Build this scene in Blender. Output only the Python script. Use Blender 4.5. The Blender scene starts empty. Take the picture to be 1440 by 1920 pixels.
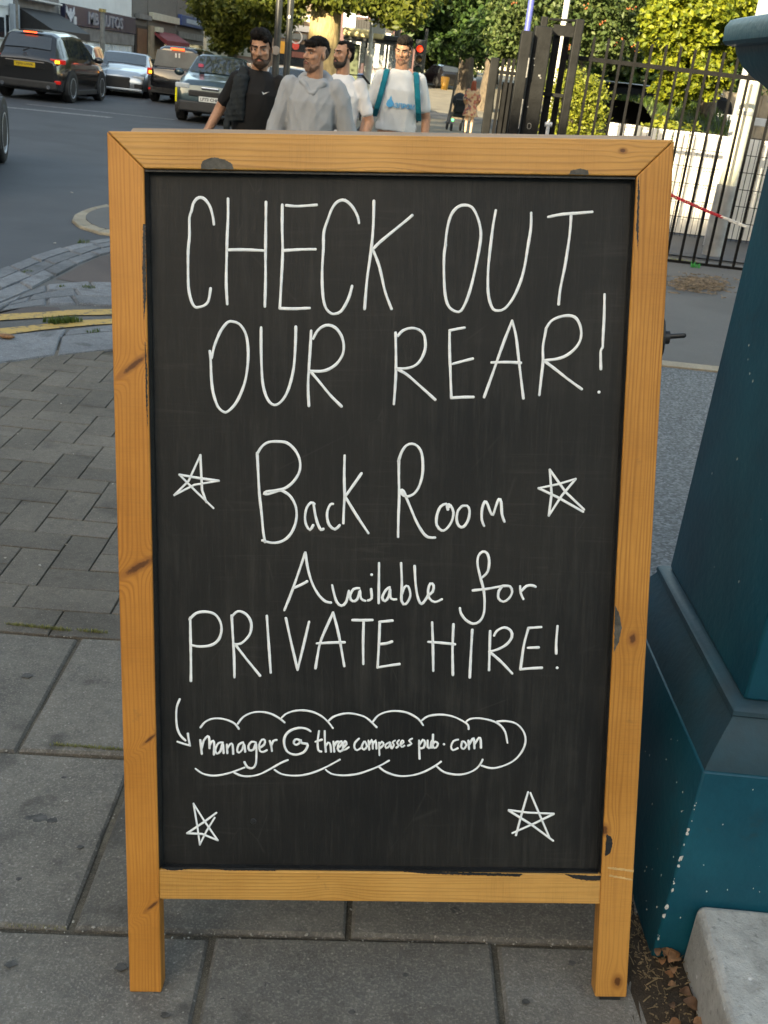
import bpy, bmesh, math, random
import numpy as np
from mathutils import Vector, Matrix, Quaternion
random.seed(7); rng = np.random.default_rng(11)
SC = bpy.context.scene; COL = SC.collection
# ---------------------------------------------------------------- camera
FPX, CAMH, PIT, ROL = 1934.0, 1.53, math.radians(22.93), math.radians(6.7)
FWD = Vector((0, math.cos(PIT), -math.sin(PIT)))
_u0 = Vector((1, 0, 0)).cross(FWD)
UP = math.cos(ROL) * _u0 - math.sin(ROL) * Vector((1, 0, 0))
RIGHT = math.cos(ROL) * Vector((1, 0, 0)) + math.sin(ROL) * _u0
cam = bpy.data.cameras.new('camera'); camo = bpy.data.objects.new('camera', cam); COL.objects.link(camo)
cam.sensor_fit = 'VERTICAL'; cam.sensor_height = 36; cam.lens = 36 * FPX / 1920
cam.clip_start = .05; cam.clip_end = 1500
M = Matrix((RIGHT, UP, -FWD)).transposed().to_4x4(); M.translation = (0, 0, CAMH); camo.matrix_world = M
SC.camera = camo
cam.dof.use_dof = True; cam.dof.focus_distance = 2.0; cam.dof.aperture_fstop = 18.0
# ---------------------------------------------------------------- light
SUN_EL, SUN_DIR = math.radians(17), Vector((.48, .877, 0))      # the way the sunlight travels
w = bpy.data.worlds.new('World'); SC.world = w; w.use_nodes = True
nt = w.node_tree; bg = nt.nodes['Background']; sky = nt.nodes.new('ShaderNodeTexSky'); sky.sky_type = 'NISHITA'
sky.sun_disc = False; sky.sun_elevation = SUN_EL; sky.sun_rotation = math.atan2(-SUN_DIR.x, -SUN_DIR.y)
sky.air_density = 1.0; sky.dust_density = 1.6; sky.ozone_density = .8
nt.links.new(sky.outputs[0], bg.inputs[0]); bg.inputs[1].default_value = .15
sl = bpy.data.lights.new('sun', 'SUN'); sl.energy = 3.6; sl.angle = math.radians(.5); sl.color = (1, .93, .78)
slo = bpy.data.objects.new('sun', sl); COL.objects.link(slo)
_d = (SUN_DIR * math.cos(SUN_EL) - Vector((0, 0, math.sin(SUN_EL)))).normalized()
slo.rotation_euler = _d.to_track_quat('-Z', 'Y').to_euler()
vs = SC.view_settings; vs.view_transform = 'Standard'; vs.look = 'None'; vs.exposure = 2.25; vs.gamma = 1; vs.use_curve_mapping = False
vs.use_white_balance = True; vs.white_balance_temperature = 8600; vs.white_balance_tint = 6   # the camera's white balance, set for open shade
# ---------------------------------------------------------------- picture-to-place helpers (a pixel of the photo, and a real depth)
def ray(px, py): return FWD * FPX + RIGHT * (px - 720) - UP * (py - 960)
CAMP = Vector((0, 0, CAMH))
def at(px, py, Y):
    d = ray(px, py); return CAMP + d * (Y / d.y)
def onx(px, py, X):
    d = ray(px, py); return CAMP + d * (X / d.x)
def _ss(t): t = min(max(t, 0), 1); return t * t * (3 - 2 * t)
_pt = {}
def prof(x):
    k = round(x * 100)
    if k not in _pt:
        n = 30; lo = -.3; h = (k / 100 - lo) / n
        _pt[k] = sum(.085 * _ss((lo + (i + .5) * h + 1.5) / 1.3) * (1 - _ss((lo + (i + .5) * h - .5) / .8)) * h for i in range(n))
    return _pt[k]
def gz(x, y):
    f = 1 - _ss((y - 2.2) / 3.)
    return prof(x) * f - .06 * (1 - f)
def gnd(px, py):
    z = 0.
    for i in range(12):
        d = ray(px, py); t = (z - CAMH) / d.z; p = CAMP + t * d; z = gz(p.x, p.y)
    return Vector((p.x, p.y, z))
# ---------------------------------------------------------------- tags
def tag(o, label=None, cat=None, group=None, kind=None):
    if label: o['label'] = label
    if cat: o['category'] = cat
    if group: o['group'] = group
    if kind: o['kind'] = kind
    return o
def thing(name, label, cat, loc=(0, 0, 0), rz=0, group=None):
    o = bpy.data.objects.new(name, None); o.empty_display_size = .1; COL.objects.link(o)
    o.location = loc; o.rotation_euler = (0, 0, rz)
    return tag(o, label, cat, group)
def root_of(o):
    while o.parent: o = o.parent
    return o
def copy_tree(o, parent=None):
    c = o.copy(); COL.objects.link(c)
    if parent: c.parent = parent
    for ch in o.children: copy_tree(ch, c)
    return c
# ---------------------------------------------------------------- mesh builder
class MB:
    def __init__(s): s.v = []; s.f = []
    def add(s, vs, fs):
        n = len(s.v); s.v += [tuple(p) for p in vs]; s.f += [tuple(i + n for i in f) for f in fs]; return s
    def box(s, lo, hi, rot=None, piv=None):
        x0, y0, z0 = lo; x1, y1, z1 = hi
        vs = [Vector(p) for p in ((x0,y0,z0),(x1,y0,z0),(x1,y1,z0),(x0,y1,z0),(x0,y0,z1),(x1,y0,z1),(x1,y1,z1),(x0,y1,z1))]
        if rot is not None:
            c = Vector(piv) if piv is not None else (Vector(lo) + Vector(hi)) / 2
            vs = [rot @ (p - c) + c for p in vs]
        return s.add(vs, [(3,2,1,0),(4,5,6,7),(0,1,5,4),(1,2,6,5),(2,3,7,6),(3,0,4,7)])
    def hexa(s, b, t):
        return s.add(list(b) + list(t), [(3,2,1,0),(4,5,6,7),(0,1,5,4),(1,2,6,5),(2,3,7,6),(3,0,4,7)])
    def prism(s, poly, off):                        # poly: 3D points, off: extrusion vector
        n = len(poly); off = Vector(off); a = [Vector(p) for p in poly]
        return s.add(a + [p + off for p in a], [tuple(range(n))[::-1], tuple(range(n, 2*n))] + [(i, (i+1) % n, (i+1) % n + n, i + n) for i in range(n)])
    def tube(s, pts, r, n=8, cap=True):
        pts = [Vector(p) for p in pts]; rs = r if isinstance(r, (list, tuple)) else [r] * len(pts)
        vs = []; fs = []; ref = None
        for i, p in enumerate(pts):
            d = (pts[min(i+1, len(pts)-1)] - pts[max(i-1, 0)]).normalized()
            if ref is None: ref = d.orthogonal().normalized()
            ref = (ref - d * ref.dot(d))
            ref = ref.normalized() if ref.length > 1e-6 else d.orthogonal().normalized()
            b = d.cross(ref)
            for k in range(n):
                a = 2 * math.pi * k / n; vs.append(p + (ref * math.cos(a) + b * math.sin(a)) * rs[i])
        for i in range(len(pts) - 1):
            for k in range(n): fs.append((i*n+k, i*n+(k+1) % n, (i+1)*n+(k+1) % n, (i+1)*n+k))
        if cap: fs += [tuple(range(n))[::-1], tuple(range((len(pts)-1)*n, len(pts)*n))]
        return s.add(vs, fs)
    def loft(s, rings, n=16, cap=True):              # rings: (center, rx, ry[, power])
        vs = []; fs = []
        for c, rx, ry in rings:
            c = Vector(c)
            for k in range(n):
                a = 2 * math.pi * k / n; vs.append(c + Vector((rx * math.cos(a), ry * math.sin(a), 0)))
        for i in range(len(rings) - 1):
            for k in range(n): fs.append((i*n+k, i*n+(k+1) % n, (i+1)*n+(k+1) % n, (i+1)*n+k))
        if cap: fs += [tuple(range(n))[::-1], tuple(range((len(rings)-1)*n, len(rings)*n))]
        return s.add(vs, fs)
    def ell(s, c, r, R=None, nu=14, nv=9):
        c = Vector(c); vs = []; fs = []
        for j in range(1, nv):
            t = math.pi * j / nv
            for k in range(nu):
                a = 2 * math.pi * k / nu; p = Vector((r[0]*math.sin(t)*math.cos(a), r[1]*math.sin(t)*math.sin(a), r[2]*math.cos(t)))
                vs.append(c + (R @ p if R else p))
        top = len(vs); p = Vector((0,0,r[2])); vs.append(c + (R @ p if R else p)); vs.append(c - (R @ p if R else p))
        for j in range(nv - 2):
            for k in range(nu): fs.append((j*nu+k, (j+1)*nu+k, (j+1)*nu+(k+1) % nu, j*nu+(k+1) % nu))
        for k in range(nu):
            fs.append((top, k, (k+1) % nu)); fs.append((top+1, (nv-2)*nu+(k+1) % nu, (nv-2)*nu+k))
        return s.add(vs, fs)
    def cap(s, p0, r0, p1, r1, n=12):                # tapered capsule
        p0 = Vector(p0); p1 = Vector(p1); d = (p1 - p0).normalized(); pts = []; rs = []
        for q in range(4):
            a = math.pi/2 * q/4 ; pts.append(p0 - d * r0 * math.cos(a)); rs.append(max(r0 * math.sin(a), r0*.08))
        for t in (0, .33, .66, 1): pts.append(p0.lerp(p1, t)); rs.append(r0 + (r1 - r0) * t)
        for q in range(1, 5):
            a = math.pi/2 * q/4; pts.append(p1 + d * r1 * math.sin(a)); rs.append(max(r1 * math.cos(a), r1*.08))
        return s.tube(pts, rs, n)
    def xf(s, m): s.v = [tuple(m @ Vector(p)) for p in s.v]; return s
    def mesh(s, name, mt=None, smooth=None):
        me = bpy.data.meshes.new(name); me.from_pydata(s.v, [], s.f); me.validate(); me.update()
        if mt: me.materials.append(mt)
        if smooth is not None:
            me.polygons.foreach_set('use_smooth', [True] * len(me.polygons))
            if smooth < 180: me.set_sharp_from_angle(angle=math.radians(smooth))
        return me
    def build(s, name, mt, parent=None, smooth=None, bevel=0, world=False, seg=2):
        if world and parent:
            inv = root_of(parent).matrix_basis.inverted(); s.xf(inv)
        o = bpy.data.objects.new(name, s.mesh(name, mt, smooth)); COL.objects.link(o)
        if parent: o.parent = parent
        if bevel:
            b = o.modifiers.new('bevel', 'BEVEL'); b.width = bevel; b.segments = seg; b.limit_method = 'ANGLE'; b.angle_limit = math.radians(40)
        return o
def blob(mb, name, mt, parent, voxel=.008, it=3, fold=0, fs=1.0, seed=0, an=(1, 1, .8)):
    """closed overlapping shapes fused into one continuous surface"""
    t = bpy.data.objects.new('t', mb.mesh('t')); COL.objects.link(t)
    r = t.modifiers.new('r', 'REMESH'); r.mode = 'VOXEL'; r.voxel_size = voxel
    sm = t.modifiers.new('s', 'SMOOTH'); sm.iterations = it; sm.factor = .5
    dg = bpy.context.evaluated_depsgraph_get(); me = bpy.data.meshes.new_from_object(t.evaluated_get(dg), depsgraph=dg)
    old = t.data; bpy.data.objects.remove(t); bpy.data.meshes.remove(old)
    n = len(me.vertices); co = np.empty(n*3); me.vertices.foreach_get('co', co); co = co.reshape(-1, 3)
    if fold:
        no = np.empty(n*3); me.vertices.foreach_get('normal', no); no = no.reshape(-1, 3)
        g = np.random.default_rng(seed); d = np.zeros(n)
        for k in range(7):
            f = g.normal(size=3) * np.array(an) * (16 + 7*k) * fs
            ph = co @ f + 1.3 * np.sin(co @ (g.normal(size=3) * 9 * fs)) + g.uniform(0, 6)
            d += (1 - np.abs(np.sin(ph))) ** 2 * g.uniform(.4, 1)
        co = co + no * ((d / 2.6 - .5) * fold)[:, None]
        me.vertices.foreach_set('co', co.ravel())
    me.name = name; me.materials.clear()
    if mt: me.materials.append(mt)
    me.polygons.foreach_set('use_smooth', [True] * len(me.polygons)); me.update()
    o = bpy.data.objects.new(name, me); COL.objects.link(o); o.parent = parent
    return o
# ---------------------------------------------------------------- materials
def newmat(name):
    m = bpy.data.materials.new(name); m.use_nodes = True; nt = m.node_tree
    return m, nt, nt.nodes['Principled BSDF']
def nd(nt, typ, **k):
    n = nt.nodes.new(typ)
    for a, b in k.items():
        if a.startswith('i_'): n.inputs[a[2:]].default_value = b
        else: setattr(n, a, b)
    return n
def mathn(nt, op, a, b=None, c=None, clamp=False):
    n = nt.nodes.new('ShaderNodeMath'); n.operation = op; n.use_clamp = clamp
    for i, x in enumerate((a, b, c)):
        if x is None: continue
        if isinstance(x, (int, float)): n.inputs[i].default_value = x
        else: nt.links.new(x, n.inputs[i])
    return n.outputs[0]
def mix(nt, fac, a, b):
    n = nt.nodes.new('ShaderNodeMix'); n.data_type = 'RGBA'
    for s, x in ((0, fac), (6, a), (7, b)):
        if isinstance(x, (int, float)): n.inputs[s].default_value = x
        elif isinstance(x, tuple): n.inputs[s].default_value = x if len(x) == 4 else x + (1,)
        else: nt.links.new(x, n.inputs[s])
    return n.outputs[2]
def ramp(nt, fac, stops):
    n = nt.nodes.new('ShaderNodeValToRGB'); nt.links.new(fac, n.inputs[0]); e = n.color_ramp.elements
    while len(e) < len(stops): e.new(.5)
    for q, (p, c) in zip(e, stops):
        q.position = p; q.color = (c, c, c, 1) if isinstance(c, (int, float)) else (c if len(c) == 4 else c + (1,))
    return n.outputs[0]
def noise(nt, vec, scale, detail=6, rough=.6, dist=0):
    n = nd(nt, 'ShaderNodeTexNoise'); n.inputs['Scale'].default_value = scale; n.inputs['Detail'].default_value = detail
    n.inputs['Roughness'].default_value = rough; n.inputs['Distortion'].default_value = dist
    if vec: nt.links.new(vec, n.inputs['Vector'])
    return n.outputs['Fac']
def coords(nt, which='Object', scale=(1, 1, 1)):
    t = nd(nt, 'ShaderNodeTexCoord'); mp = nd(nt, 'ShaderNodeMapping'); mp.inputs['Scale'].default_value = scale
    nt.links.new(t.outputs[which], mp.inputs[0]); return mp.outputs[0]
def geo_pos(nt): return nd(nt, 'ShaderNodeNewGeometry').outputs['Position']
def bump(nt, b, h, strength=.3, dist=.005, prev=None):
    n = nd(nt, 'ShaderNodeBump'); n.inputs['Strength'].default_value = strength; n.inputs['Distance'].default_value = dist
    nt.links.new(h, n.inputs['Height'])
    if prev: nt.links.new(prev, n.inputs['Normal'])
    nt.links.new(n.outputs[0], b.inputs['Normal']); return n.outputs[0]
_mc = {}
def mat(name, col, rough=.6, var=.18, scale=8, metal=0, coat=0, spec=.5, bmp=0, bscale=None, emit=None, es=1):
    if name in _mc: return _mc[name]
    m, nt, b = newmat(name); b.inputs['Roughness'].default_value = rough; b.inputs['Metallic'].default_value = metal
    b.inputs['Specular IOR Level'].default_value = spec; b.inputs['Coat Weight'].default_value = coat; b.inputs['Coat Roughness'].default_value = .05
    v = coords(nt)
    if var:
        n = noise(nt, v, scale)
        d = tuple(c * (1 - var * 1.6) for c in col); l = tuple(min(1, c * (1 + var)) for c in col)
        nt.links.new(mix(nt, ramp(nt, n, [(.3, 0.), (.7, 1.)]), d, l), b.inputs['Base Color'])
    else: b.inputs['Base Color'].default_value = col + (1,)
    if bmp: bump(nt, b, noise(nt, v, bscale or scale * 4), bmp, .01)
    if emit: b.inputs['Emission Color'].default_value = emit + (1,); b.inputs['Emission Strength'].default_value = es
    _mc[name] = m; return m
def stone_mat(name, base, dark, speck=.5, rough=.85, sc=1.0, stain=.5, blotch=(.035, .033, .03), rnd=.12):
    """weathered paving: fine aggregate, stains, speckles, tone that differs from piece to piece"""
    m, nt, b = newmat(name); p = geo_pos(nt); b.inputs['Roughness'].default_value = rough; b.inputs['Specular IOR Level'].default_value = .3
    c = mix(nt, ramp(nt, noise(nt, p, 3.1 * sc, 8, .65), [(.32, 0.), (.68, 1.)]), dark, base)
    fine = noise(nt, p, 190 * sc, 4, .7)
    c = mix(nt, mathn(nt, 'MULTIPLY', ramp(nt, fine, [(.5, 0.), (.8, 1.)]), speck), c, tuple(min(1, x * 2.1) for x in base))
    c = mix(nt, mathn(nt, 'MULTIPLY', ramp(nt, noise(nt, p, 120 * sc, 3, .6), [(.22, 1.), (.42, 0.)]), .55), c, blotch)
    st = ramp(nt, noise(nt, p, 7.5 * sc, 4, .55), [(.58, 0.), (.68, 1.)])
    c = mix(nt, mathn(nt, 'MULTIPLY', st, stain), c, blotch)
    mid = noise(nt, p, 38 * sc, 5, .7)
    c = mix(nt, mathn(nt, 'MULTIPLY', ramp(nt, mid, [(.3, 1.), (.5, 0.)]), .4), c, tuple(x*.6 for x in dark))
    c = mix(nt, mathn(nt, 'MULTIPLY', ramp(nt, mid, [(.55, 0.), (.75, 1.)]), .35), c, tuple(min(1, x*1.5) for x in base))
    vo = nd(nt, 'ShaderNodeTexVoronoi'); vo.inputs['Scale'].default_value = 46 * sc; nt.links.new(p, vo.inputs['Vector'])
    c = mix(nt, mathn(nt, 'MULTIPLY', ramp(nt, vo.outputs['Distance'], [(.07, 1.), (.12, 0.)]), .45), c, tuple(min(1, x * 2.6) for x in base))
    oi = nd(nt, 'ShaderNodeObjectInfo')
    hs = nd(nt, 'ShaderNodeHueSaturation'); nt.links.new(c, hs.inputs['Color'])
    nt.links.new(mathn(nt, 'ADD', mathn(nt, 'MULTIPLY', oi.outputs['Random'], 2 * rnd), 1 - rnd), hs.inputs['Value'])
    nt.links.new(hs.outputs[0], b.inputs['Base Color'])
    vo2 = nd(nt, 'ShaderNodeTexVoronoi'); vo2.inputs['Scale'].default_value = 9 * sc; vo2.inputs['Randomness'].default_value = 1; nt.links.new(p, vo2.inputs['Vector'])
    h = mathn(nt, 'ADD', fine, mathn(nt, 'MULTIPLY', noise(nt, p, 30 * sc, 5), .8))
    bump(nt, b, h, .8, .004); return m
def leaf_mat(name, a, b_, tr=.35, c_=None):
    m, nt, b = newmat(name); g = nd(nt, 'ShaderNodeNewGeometry'); r = g.outputs['Random Per Island']
    st = [(0, a), (1, b_)] if c_ is None else [(0, a), (.9, b_), (.93, c_), (1, c_)]
    c = ramp(nt, r, st); nt.links.new(c, b.inputs['Base Color']); b.inputs['Roughness'].default_value = .5; b.inputs['Specular IOR Level'].default_value = .35
    t = nd(nt, 'ShaderNodeBsdfTranslucent'); nt.links.new(c, t.inputs['Color']); mx = nd(nt, 'ShaderNodeMixShader'); mx.inputs[0].default_value = tr
    nt.links.new(b.outputs[0], mx.inputs[1]); nt.links.new(t.outputs[0], mx.inputs[2])
    nt.links.new(mx.outputs[0], nt.nodes['Material Output'].inputs['Surface']); return m
def text_mb(body, size, font_bold=False, extr=.004, res=2):
    cu = bpy.data.curves.new('txt', 'FONT'); cu.body = body; cu.size = size; cu.extrude = extr; cu.resolution_u = res
    cu.align_x = 'CENTER'; cu.align_y = 'CENTER'; cu.offset = size * .02 if font_bold else 0
    o = bpy.data.objects.new('txt', cu); COL.objects.link(o); dg = bpy.context.evaluated_depsgraph_get()
    me = bpy.data.meshes.new_from_object(o.evaluated_get(dg), depsgraph=dg)
    mb = MB(); mb.add([v.co.copy() for v in me.vertices], [tuple(p.vertices) for p in me.polygons])
    bpy.data.objects.remove(o); bpy.data.curves.remove(cu); bpy.data.meshes.remove(me); return mb
def frame_m(o, x, y, z):                                # matrix with columns x y z and origin o
    m = Matrix((Vector(x), Vector(y), Vector(z))).transposed().to_4x4(); m.translation = Vector(o); return m
# ================================================================ GROUND
def flag_mat(): return stone_mat('flag_stone', (.178, .164, .142), (.105, .097, .086), .85, stain=.55)
M_flag = flag_mat()
M_brick = stone_mat('paver', (.142, .125, .104), (.098, .087, .073), .65, stain=.35, rnd=.15)
M_granite = stone_mat('granite', (.17, .178, .188), (.095, .10, .11), .8, stain=.5, rough=.75, rnd=.22, sc=.7)
M_kerb = stone_mat('concrete_kerb', (.31, .27, .20), (.21, .185, .145), .4, stain=.25)
M_bed = stone_mat('joint_dirt', (.125, .108, .082), (.030, .027, .022), 1., stain=.5, sc=2.4)
def asphalt(name, a, d, sc, speck, bs=.5, rough=.8, ch=0):
    m, nt, b = newmat(name); p = geo_pos(nt); b.inputs['Roughness'].default_value = rough; b.inputs['Specular IOR Level'].default_value = .4
    c = mix(nt, ramp(nt, noise(nt, p, .9, 6, .6), [(.35, 0.), (.65, 1.)]), d, a)
    f = noise(nt, p, sc, 3, .7)
    c = mix(nt, mathn(nt, 'MULTIPLY', ramp(nt, f, [(.52, 0.), (.72, 1.)]), speck), c, tuple(min(1, x*2.6) for x in a))
    c = mix(nt, mathn(nt, 'MULTIPLY', ramp(nt, noise(nt, p, .35, 3, .5, 1.5), [(.55, 0.), (.62, 1.)]), .35), c, tuple(x*.55 for x in a))
    if ch:
        vo = nd(nt, 'ShaderNodeTexVoronoi'); vo.inputs['Scale'].default_value = ch; nt.links.new(p, vo.inputs['Vector'])
        c = mix(nt, .65, c, ramp(nt, vo.outputs['Color'], [(.15, tuple(x*.35 for x in a)), (.55, a), (.9, tuple(min(1, x*2.2) for x in a))]))
    nt.links.new(c, b.inputs['Base Color']); bump(nt, b, f, bs, .004); return m
M_road = asphalt('road_asphalt', (.062, .066, .074), (.046, .05, .057), 160, .5)
M_chip = asphalt('chipped_tarmac', (.105, .115, .122), (.085, .093, .1), 110, .5, .9, ch=85)
M_tarm = asphalt('pavement_tarmac', (.098, .095, .092), (.075, .073, .071), 140, .3)
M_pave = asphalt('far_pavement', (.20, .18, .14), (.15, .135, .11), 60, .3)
M_redtar = asphalt('patched_tarmac', (.085, .066, .060), (.06, .048, .045), 150, .6)
def paint_mat(name, col, wear=.5):
    m, nt, b = newmat(name); p = geo_pos(nt); b.inputs['Roughness'].default_value = .75
    n = noise(nt, p, 22, 8, .75); c = mix(nt, ramp(nt, n, [(wear - .06, 0.), (wear + .05, 1.)]), (.07, .068, .062), col)
    nt.links.new(c, b.inputs['Base Color']); bump(nt, b, noise(nt, p, 90), .3, .003); return m
M_yel = paint_mat('yellow_line_paint', (.42, .27, .075), .44); M_wht2 = paint_mat('faded_white_paint', (.26, .265, .27), .5); M_wht = paint_mat('white_line_paint', (.5, .5, .48), .42)

def sheet(name, pts, z, m, kind='structure', th=0):
    mb = MB()
    if th:
        if sum((b_[0]-a[0])*(b_[1]+a[1]) for a, b_ in zip(pts, list(pts[1:]) + [pts[0]])) > 0: pts = pts[::-1]
        mb.prism([(x, y, z - th) for x, y in pts], (0, 0, th))
    else: mb.add([(x, y, z) for x, y in pts], [tuple(range(len(pts)))])
    o = mb.build(name, m); o['kind'] = kind; return o
sheet('ground', [(-600, -500), (600, -500), (600, 1200), (-600, 1200)], -.16, M_road)
sheet('road', [(-18, -9), (40, -9), (40, 300), (-18, 300)], -.075, M_road)
# bed under paving that follows the cross fall
mb = MB(); nx, ny = 40, 26
for j in range(ny + 1):
    for i in range(nx + 1):
        x = -3.2 + 6.6 * i / nx; y = -1.5 + 7.2 * j / ny; mb.v.append((x, y, gz(x, y) - .009))
for j in range(ny):
    for i in range(nx):
        a = j*(nx+1)+i
        if -3.2 + 6.6*i/nx + .43 * (-1.5 + 7.2*j/ny) < -1.15 and j > 22: continue
        mb.f.append((a, a+1, a+nx+2, a+nx+1))
pav = mb.build('pavement', M_bed, smooth=180); pav['kind'] = 'structure'
def slab(name, quad, mt, th=.04, gap=.006, jit=.0015, bev=.004, tilt=0., parent=None, raise_=0.):
    q = [Vector(p) for p in quad]; c = sum(q, Vector()) / 4
    q2 = []
    for i in range(len(q)):
        a, b_, d = q[i-1], q[i], q[(i+1) % len(q)]
        e1 = (a - b_).normalized(); e2 = (d - b_).normalized(); q2.append(b_ + (e1 + e2) * gap)
    dz = random.uniform(-1, 1) * jit + raise_
    t = [Vector((p.x + random.uniform(-1, 1)*jit, p.y + random.uniform(-1, 1)*jit, gz(p.x, p.y) + dz + tilt * random.uniform(-1, 1))) for p in q2]
    # bevelled top: inner ring raised, outer ring lower
    tc = sum(t, Vector()) / len(t); n = len(t)
    inner = [p + (tc - p).normalized() * bev * 1.4 for p in t]; outer = [p - Vector((0, 0, bev)) for p in t]; bot = [p - Vector((0, 0, th)) for p in t]
    vs = inner + outer + bot
    fs = [tuple(range(n))] + [(n+i, n+(i+1) % n, (i+1) % n, i) for i in range(n)] + [(2*n+i, 2*n+(i+1) % n, n+(i+1) % n, n+i) for i in range(n)]
    b = MB(); b.add(vs, fs)
    return b.build(name, mt, parent if parent else pav)
GA = math.radians(1.9); gu = Vector((math.cos(GA), math.sin(GA), 0)); gv = Vector((-math.sin(GA), math.cos(GA), 0)); G0 = Vector((.029, 1.478, 0))
rows = [(-1.613, .265), (-1.075, -.005), (-.535, .27), (0, -.002), (.538, .242)]
for b0, off in rows:
    hgt = .538 if b0 < .5 else .54
    for k in range(-4, 4):
        a0 = off + .526 * k
        if a0 > .9: continue
        q = [G0 + gu*a0 + gv*b0, G0 + gu*(a0+.526) + gv*b0, G0 + gu*(a0+.526) + gv*(b0+hgt), G0 + gu*a0 + gv*(b0+hgt)]
        slab('flagstone', q, M_flag, gap=.0065, jit=.003, bev=.006, tilt=.0022)
# two stretcher courses, then 90 degree herringbone of block pavers
B0 = 1.082; BW = .1455
def vis(c): return -.52*c.y - .35 < c.x < -.02*c.y + .1
def lim(c): return c.y < 5.6 and (c.y - 4.72) < .98 * (c.x + 2.05) + .52 and c.x > -2.7
def q4(a0, b0, a1, b1): return [G0+gu*a0+gv*b0, G0+gu*a1+gv*b0, G0+gu*a1+gv*b1, G0+gu*a0+gv*b1]
for r in range(2):
    for k in range(-10, 3):
        a0 = k*2*BW + (.11 if r else -.03); q = q4(a0, B0+r*BW, a0+2*BW, B0+(r+1)*BW); c = sum(q, Vector())/4
        if vis(c): slab('paver_brick', q, M_brick, gap=.0022, jit=.0012, bev=.0022, tilt=.0008)
B1 = B0 + 2*BW; BW = .129
for i in range(-30, 14):
    for j in range(-8, 30):
        h = (i - j) % 4                                             # 0,1: the two halves of a lying block; 2,3: of a standing one
        if h == 0: q = q4(i*BW, B1+j*BW, (i+2)*BW, B1+(j+1)*BW)
        elif h == 3: q = q4(i*BW, B1+j*BW, (i+1)*BW, B1+(j+2)*BW)
        else: continue
        if min((p - G0).dot(gv) for p in q) < B1 - .001:
            if max((p - G0).dot(gv) for p in q) <= B1 + .001: continue
            q = q4(i*BW, B1, (i+1)*BW, B1+BW)
        c = sum(q, Vector())/4
        if vis(c) and lim(c): slab('paver_brick', q, M_brick, gap=.0022, jit=.0012, bev=.0022, tilt=.001)
# rows of stones laid between two curves read off the ground
def curve(px):
    (x0, y0), (x1, y1), (x2, y2), (x3, y3) = px[0], px[1], px[-2], px[-1]
    if x0 <= -60 and x3 >= 260: px = [(x0 - 160, y0 + (y0 - y1) * 160 / (x1 - x0))] + list(px) + [(x3 + 260, y3 + (y3 - y2) * 260 / max(30, x3 - x2))]      # carried on out of view
    return [gnd(*p).to_2d() for p in px]
def samp(c, t):
    L = [0]
    for a, b_ in zip(c, c[1:]): L.append(L[-1] + (b_ - a).length)
    s = t * L[-1]
    for i in range(len(c) - 1):
        if s <= L[i+1] + 1e-9: return c[i].lerp(c[i+1], (s - L[i]) / max(1e-6, L[i+1]-L[i]))
    return c[-1]
def strip(A, B, nrow, ln, mt, name, gap=.007, jit=.004, bev=.008, raise_=.0, var=.25):
    L = sum((b_ - a).length for a, b_ in zip(A, A[1:]))
    for r in range(nrow):
        t = -random.random() * ln / L
        while t < 1:
            dt = ln * random.uniform(1-var, 1+var) / L; t0, t1 = max(t, 0), min(t + dt, 1); t += dt
            if t1 - t0 < .25*dt: continue
            def P(tt, rr):
                p = samp(A, tt).lerp(samp(B, tt), rr / nrow); return Vector((p.x, p.y, 0))
            slab(name, [P(t0, r+1), P(t1, r+1), P(t1, r), P(t0, r)], mt, gap=gap, jit=jit, bev=bev, tilt=.002, raise_=raise_)
strip(curve([(-60, 525), (0, 503), (60, 480), (100, 468), (150, 455), (210, 445), (270, 440)]), curve([(-60, 588), (0, 566), (60, 541), (100, 520), (140, 497), (210, 470), (270, 458)]), 3, .42, M_granite, 'granite_sett', jit=.005, bev=.012, raise_=.004)
strip(curve([(-60, 590), (20, 560), (60, 545), (105, 524), (145, 527), (215, 529), (270, 531)]), curve([(-60, 606), (0, 582), (60, 574), (120, 568), (215, 575), (270, 577)]), 3, .36, M_granite, 'granite_sett', var=.4, jit=.005, bev=.012, raise_=.004)
strip(curve([(-60, 634), (20, 627), (115, 617), (215, 607), (270, 601)]), curve([(-60, 646), (20, 638), (115, 629), (215, 620), (270, 615)]), 1, .55, M_granite, 'granite_kerb')
strip(curve([(-60, 648), (20, 640), (115, 631), (215, 622), (270, 617)]), curve([(-60, 690), (20, 678), (115, 666), (215, 655), (270, 650)]), 1, 1.1, M_granite, 'granite_kerb', raise_=.010)
def gsheet(name, px, m, dz=.0):
    mb = MB(); p = [gnd(*q) for q in px]; mb.add([(v.x, v.y, v.z + dz) for v in p], [tuple(range(len(p)))])
    o = mb.build(name, m); o['kind'] = 'structure'; return o
gsheet('tarmac_patch', [(-220, 660), (-220, 590), (-60, 545), (60, 500), (150, 455), (270, 440), (530, 420), (530, 580)], M_tarm, -.009)
gsheet('tarmac_repair', [(104, 521), (150, 497), (185, 480), (270, 468), (270, 530), (140, 527)], M_redtar, -.006)
gsheet('tarmac_repair', [(-60, 600), (0, 578), (60, 572), (110, 575), (115, 582), (-60, 594)], M_redtar, -.005)
def line_strip(name, a, b_, m, dz=.004):
    n = 14; mb = MB()
    for i in range(n + 1):
        pa = samp(a, i/n); pb = samp(b_, i/n); j = lambda: random.uniform(-.006, .006)
        mb.v += [(pa.x+j(), pa.y+j(), gz(pa.x, pa.y)+dz), (pb.x+j(), pb.y+j(), gz(pb.x, pb.y)+dz)]
    mb.f = [(2*i+1, 2*i+3, 2*i+2, 2*i) for i in range(n)]
    o = mb.build(name, m); o['kind'] = 'structure'; return o
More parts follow.
